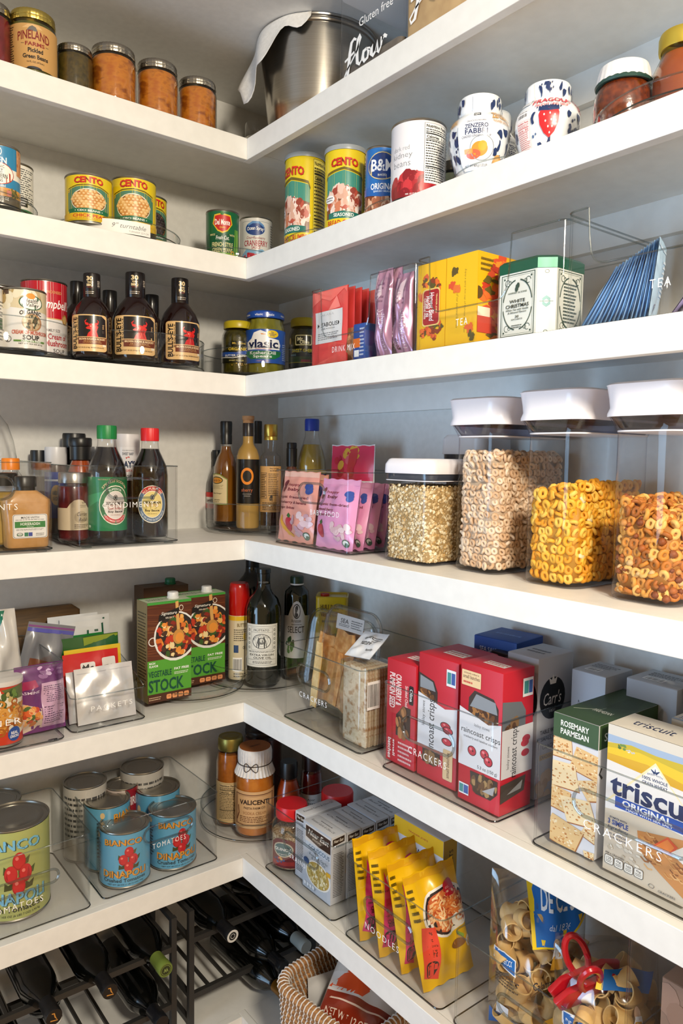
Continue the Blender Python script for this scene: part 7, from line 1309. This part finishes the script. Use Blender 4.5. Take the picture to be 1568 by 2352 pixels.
pouch('clear pasta bag pinched shut by the red clip, right one in the bin', 'bag', (.105, -.970, zb6), -.75, .165, .25, .15, 'ffffff', cecco(2, 'Paccheri no.125'), name='pasta_bag', seed=181, wr=.004, m=WRAP, sep=PAPER, seal=.03, tilt=.1)
# red bag clip
T = thing('bag_clip', 'red plastic bag clip pinching the right pasta bag', 'clip', (.062, -.955, .742), -.55); T.rotation_euler = (.25, -.35, -.55)
CL = mat('b01420', .3, coat=.3)
for s in (-1, 1):
    V, F = prism([(-.004, .095, .010, .004), (.0, .115, .012, .005), (.02, .125, .012, .005), (.032, .08, .010, .004)], 4); M = Matrix.Translation((0, s*.008, -.03)) @ Matrix.Rotation(-s*.1, 4, 'X'); G().add(V, F, 'ffffff', M).build('jaw', CL, T)
    pts = [(math.cos(t)*.017, s*(.012+.010*(math.sin(t)+1)), .022+.034*math.sin(t)) for t in [i*PI/12 for i in range(24)]]
    V, F = tube(pts, .0055, 8, True); G().add(V, F).build('handle', CL, T)
V, F = tube([(-.012, 0, 0), (.012, 0, 0)], .005, 10); G().add(V, F).build('spring', STEEL, T)
T, w, h, ya, yb = rbin('clear bin with a brown parcel inside cut off at the lower right corner', 1482, 1640, 6, 2140, x=.016, d=.29, yend=-1.32)
carton('plain brown paper parcel in the bin at the lower right corner', 'parcel', (.16, -1.2, zb6), RIGHT, .215, .25, .30, '8f7464', {'front': Art().blobs(.5, .5, .5, .5, 30, .08, ['96796a', '86695a', '8d7060'], 3, 1, box=True)}, name='paper_parcel')
# ================================================================== wine racks on the platform
RK = mat('2e2d2c', .45); z7 = ZS[7]
def rack(label, x0, x1, cols):
    T = thing('wine_rack', label, 'rack', ((x0+x1)/2, .05, z7), 0, 'metal wine racks'); m = (x0+x1)/2; q = .007
    for x in (x0, x1):
        for y in (0, .235): G().add(*bx(x-m-q, y-q, 0, x-m+q, y+q, .312)).build('post', RK, T, smooth=False)
        for z in (.012, .082, .232, .305): G().add(*bx(x-m-q*.8, 0, z-q*.8, x-m+q*.8, .235, z+q*.8)).build('side_rail', RK, T, smooth=False)
    for z in (.082, .232):
        for y in (0, .235): G().add(*bx(x0-m, y-q*.9, z-q, x1-m, y+q*.9, z+q)).build('cross_bar', RK, T, smooth=False)
        for x in cols:
            for s in (-.026, .026): G().add(*bx(x+s-m-.0035, 0, z-.004, x+s-m+.0035, .235, z+.004)).build('bottle_rail', RK, T, smooth=False)
rack('dark grey metal wine rack on the left, under the tomato bins', -.64, -.170, (-.585, -.475, -.352, -.218))
rack('dark grey metal wine rack in the corner beside the woven basket', -.122, .262, (-.04, .085, .19))
WG = [(0, .004), (.5, .006), (.9, 0), (1, .012), (1, .60), (.96, .66), (.72, .74), (.45, .80), (.37, .84), (.36, .88)]
WBM = mat("050605", .14, coat=.25)
def wine(label, x, yc, z, cap, L_=.325, R=.042, mark=None, tilt=0, foil=.22, yaw=0, group='wine bottles in the racks'):
    T = thing('wine_bottle', label, 'bottle', (x, yc+L_, z), 0, group); T.rotation_euler = (PI/2+tilt, 0, yaw)
    V, F = lathe(sc(WG, R, L_), 36); G().add(V, F).build('bottle_body', WBM, T)
    V, F = lathe(sc([(.37, 1-foil), (.385, 1-foil), (.40, .93), (.42, .935), (.42, .993), (.40, 1), (0, 1)], R, L_), 32); G().add(V, F).build('foil_capsule', mat(*cap), T)
    if mark: G().art(mark, lambda u, v, n: (u*R*.4, -v*R*.4, L_+n), e0=.0004).build('capsule_mark', PAPER, T, smooth=False)
RINGM = lambda: Art().e(0, 0, .95, .95, 'd8d8d4').e(0, 0, .62, .62, '141414').ring(0, 0, .4, .4, .1, 'b8b8b4', 16)
JM = lambda: Art().path([(-.5, .35), (.4, .5), (.1, 0), (.0, -.5), (-.3, -.55)], .16, 'c88a3a')
BC = ('121214', .35)
wine('wine bottle with gold curl on its black cap, leftmost in the left rack', -.485, -.035, .352, BC, mark=JM())
wine('wine bottle with gold curl on its black cap, beside the green-capped one', -.362, -.035, .354, BC, mark=JM())
wine('wine bottle with olive green capsule at the right end of the left rack', -.226, -.03, .343, ('6d7f34', .45), mark=Art().e(0, 0, .8, .8, '2a3010').ring(0, 0, .7, .7, .06, '8a9a4a', 18).t('W', 0, 0, .7, .55, '98a85a', .02), foil=.2)
wine('recessed wine bottle with white ring cap in the left rack', -.445, .095, .245, BC, mark=RINGM(), L_=.22)
wine('wine bottle with plain black cap in the lower row of the left rack', -.236, -.03, .215, ('17181c', .3), mark=None)
wine('wine bottle in the lower row under the leftmost gold-curl bottle', -.555, .0, .213, BC)
wine('wine bottle with white ring on its cap in the corner rack', -.046, -.03, .355, BC, mark=RINGM())
wine('wine bottle with gold foil neck lying lowest in the corner rack', .078, -.075, .158, ('9a6a24', .35, .7), foil=.24, yaw=.05)
wine('wine bottle with black ribbed neck next to the gold foil one', .100, -.045, .217, ('16171a', .25), foil=.26)
wine('wine bottle with pale grey capsule nearest the basket', .172, -.045, .243, ('a8b0ac', .45), foil=.2)
wine('wine bottle high in the corner rack under the shelf', .09, .03, .372, BC)
# ================================================================== woven basket and what lies in it
Bc = Vector((.078, -.352, z7)); bw, bd, bh = .225, .275, .255
T = thing('woven_basket', 'rectangular woven basket with white stitching beside the wine rack', 'basket', Bc, .13)
ROPE = nmat('seagrass', '8a5c34', 'b4824e', 90, .8, .4, 0, (1, 1, 3)); STI = mat('d8d2cc', .7)
n = 15; sg = G(); wg = G(); cr = bh/n*.56
for k in range(n+1):
    z = cr+k*(bh-cr)/n; e = .9+.1*k/n; rr2 = cr*(1.35 if k == n else 1)
    ring = dense(rrect(bw*e, bd*e, .05*e, 7), .012); V, F = tube([(x, y, z) for x, y in ring], rr2, 7, True); wg.add(V, F)
    per = dense(rrect(bw*e, bd*e, .05*e, 7), .0115); m = len(per)
    for i in range(m):
        a_ = per[i]; b_ = per[(i+1) % m]; tx, ty = b_[0]-a_[0], b_[1]-a_[1]; l = math.hypot(tx, ty)
        if l < .004: continue
        tx, ty = tx/l, ty/l; nx, ny = ty, -tx; sh_ = (.5 if k % 2 else 0); cx, cy = a_[0]+tx*l*sh_, a_[1]+ty*l*sh_
        pts = [(cx+nx*(rr2+.0012)*math.cos(q)+tx*(.0022*math.sin(q)), cy+ny*(rr2+.0012)*math.cos(q)+ty*(.0022*math.sin(q)), z+(rr2+.0012)*math.sin(q)) for q in [j*PI/4 for j in range(8)]]
        V, F = tube(pts, .0017, 4, True); sg.add(V, F)
wg.build('coils', ROPE, T); o = sg.build('stitching', STI, T); o['kind'] = 'stuff'
V, F = prism([(.004, bw*.88, bd*.88, .045), (.01, bw*.88, bd*.88, .045)], 6); G().add(V, F).build('bottom', ROPE, T)
a = Art().r(0, 0, 1, .34, '8a2a14').p([(0, .34), (1, .34), (1, .62), (0, .5)], 'dcdada').p([(.0, .36), (.5, .36), (.75, .62), (.3, .62)], 'e0501c').t('NET WT 12 OZ (340g)', .5, .16, .85, .07, 'f0dcd0', .015).r(.08, .27, .92, .285, 'e8d0c4').small(.1, .05, .9, .1, 1, 'e8d0c4')
for i in range(9): a.path([(.5+.02*i, .5+.05*i), (.75, .47+.055*i), (1, .5+.055*i)], .03, ['c8702a', 'b0541c', 'd98a3c'][i % 3]).path([(.5+.02*i, .525+.05*i), (.75, .495+.055*i), (1, .525+.055*i)], .015, '3a1c0c')
a.blobs(.3, .72, .24, .12, 16, .1, ['d8742a', 'e08a3a', '8a6a24', '4a3018', 'b8903a', '6a3a1c'], 4, .7)
o = pouch('red-brown and white snack bag lying tilted on top in the basket', 'bag', (.03, -.40, z7+.175), -1.0, .17, .24, .06, 'd9d4ce', a, tilt=1.02, name='snack_bag', seed=190, wr=.004, roll=.2)
o = pouch('golden brown snack bag under the red-brown one in the basket', 'bag', (.05, -.455, z7+.12), -.9, .17, .2, .06, '8a6430', Art().blobs(.5, .5, .4, .4, 20, .1, ['6a4a20', 'a07a3c', '4a3214'], 3, .8), tilt=.95, name='snack_bag', seed=191, wr=.005)
o = pouch('white barcode packet standing inside the back of the basket', 'packet', (.088, -.262, z7+.105), -.2, .11, .125, .02, 'd6d6d8', Art().bars(.55, .4, .85, .9, rot=1), tilt=.1, name='snack_packet', seed=192)
o = pouch('red and black packet at the front wall of the basket', 'packet', (.03, -.435, z7+.02), -1.2, .12, .16, .03, '7a1a12', Art().r(0, .5, 1, .8, '1a1210').r(0, .3, 1, .36, 'd8a02a'), tilt=.5, name='snack_packet', seed=193)
carton('yellow package standing beside the basket under the lowest shelf', 'package', (.125, -.585, z7), RIGHT+.1, .10, .07, .20, 'dba912', {'front': Art().r(.1, .1, .9, .6, 'e8b81c').r(0, .85, 1, .9, 'b88a10')}, name='yellow_package')
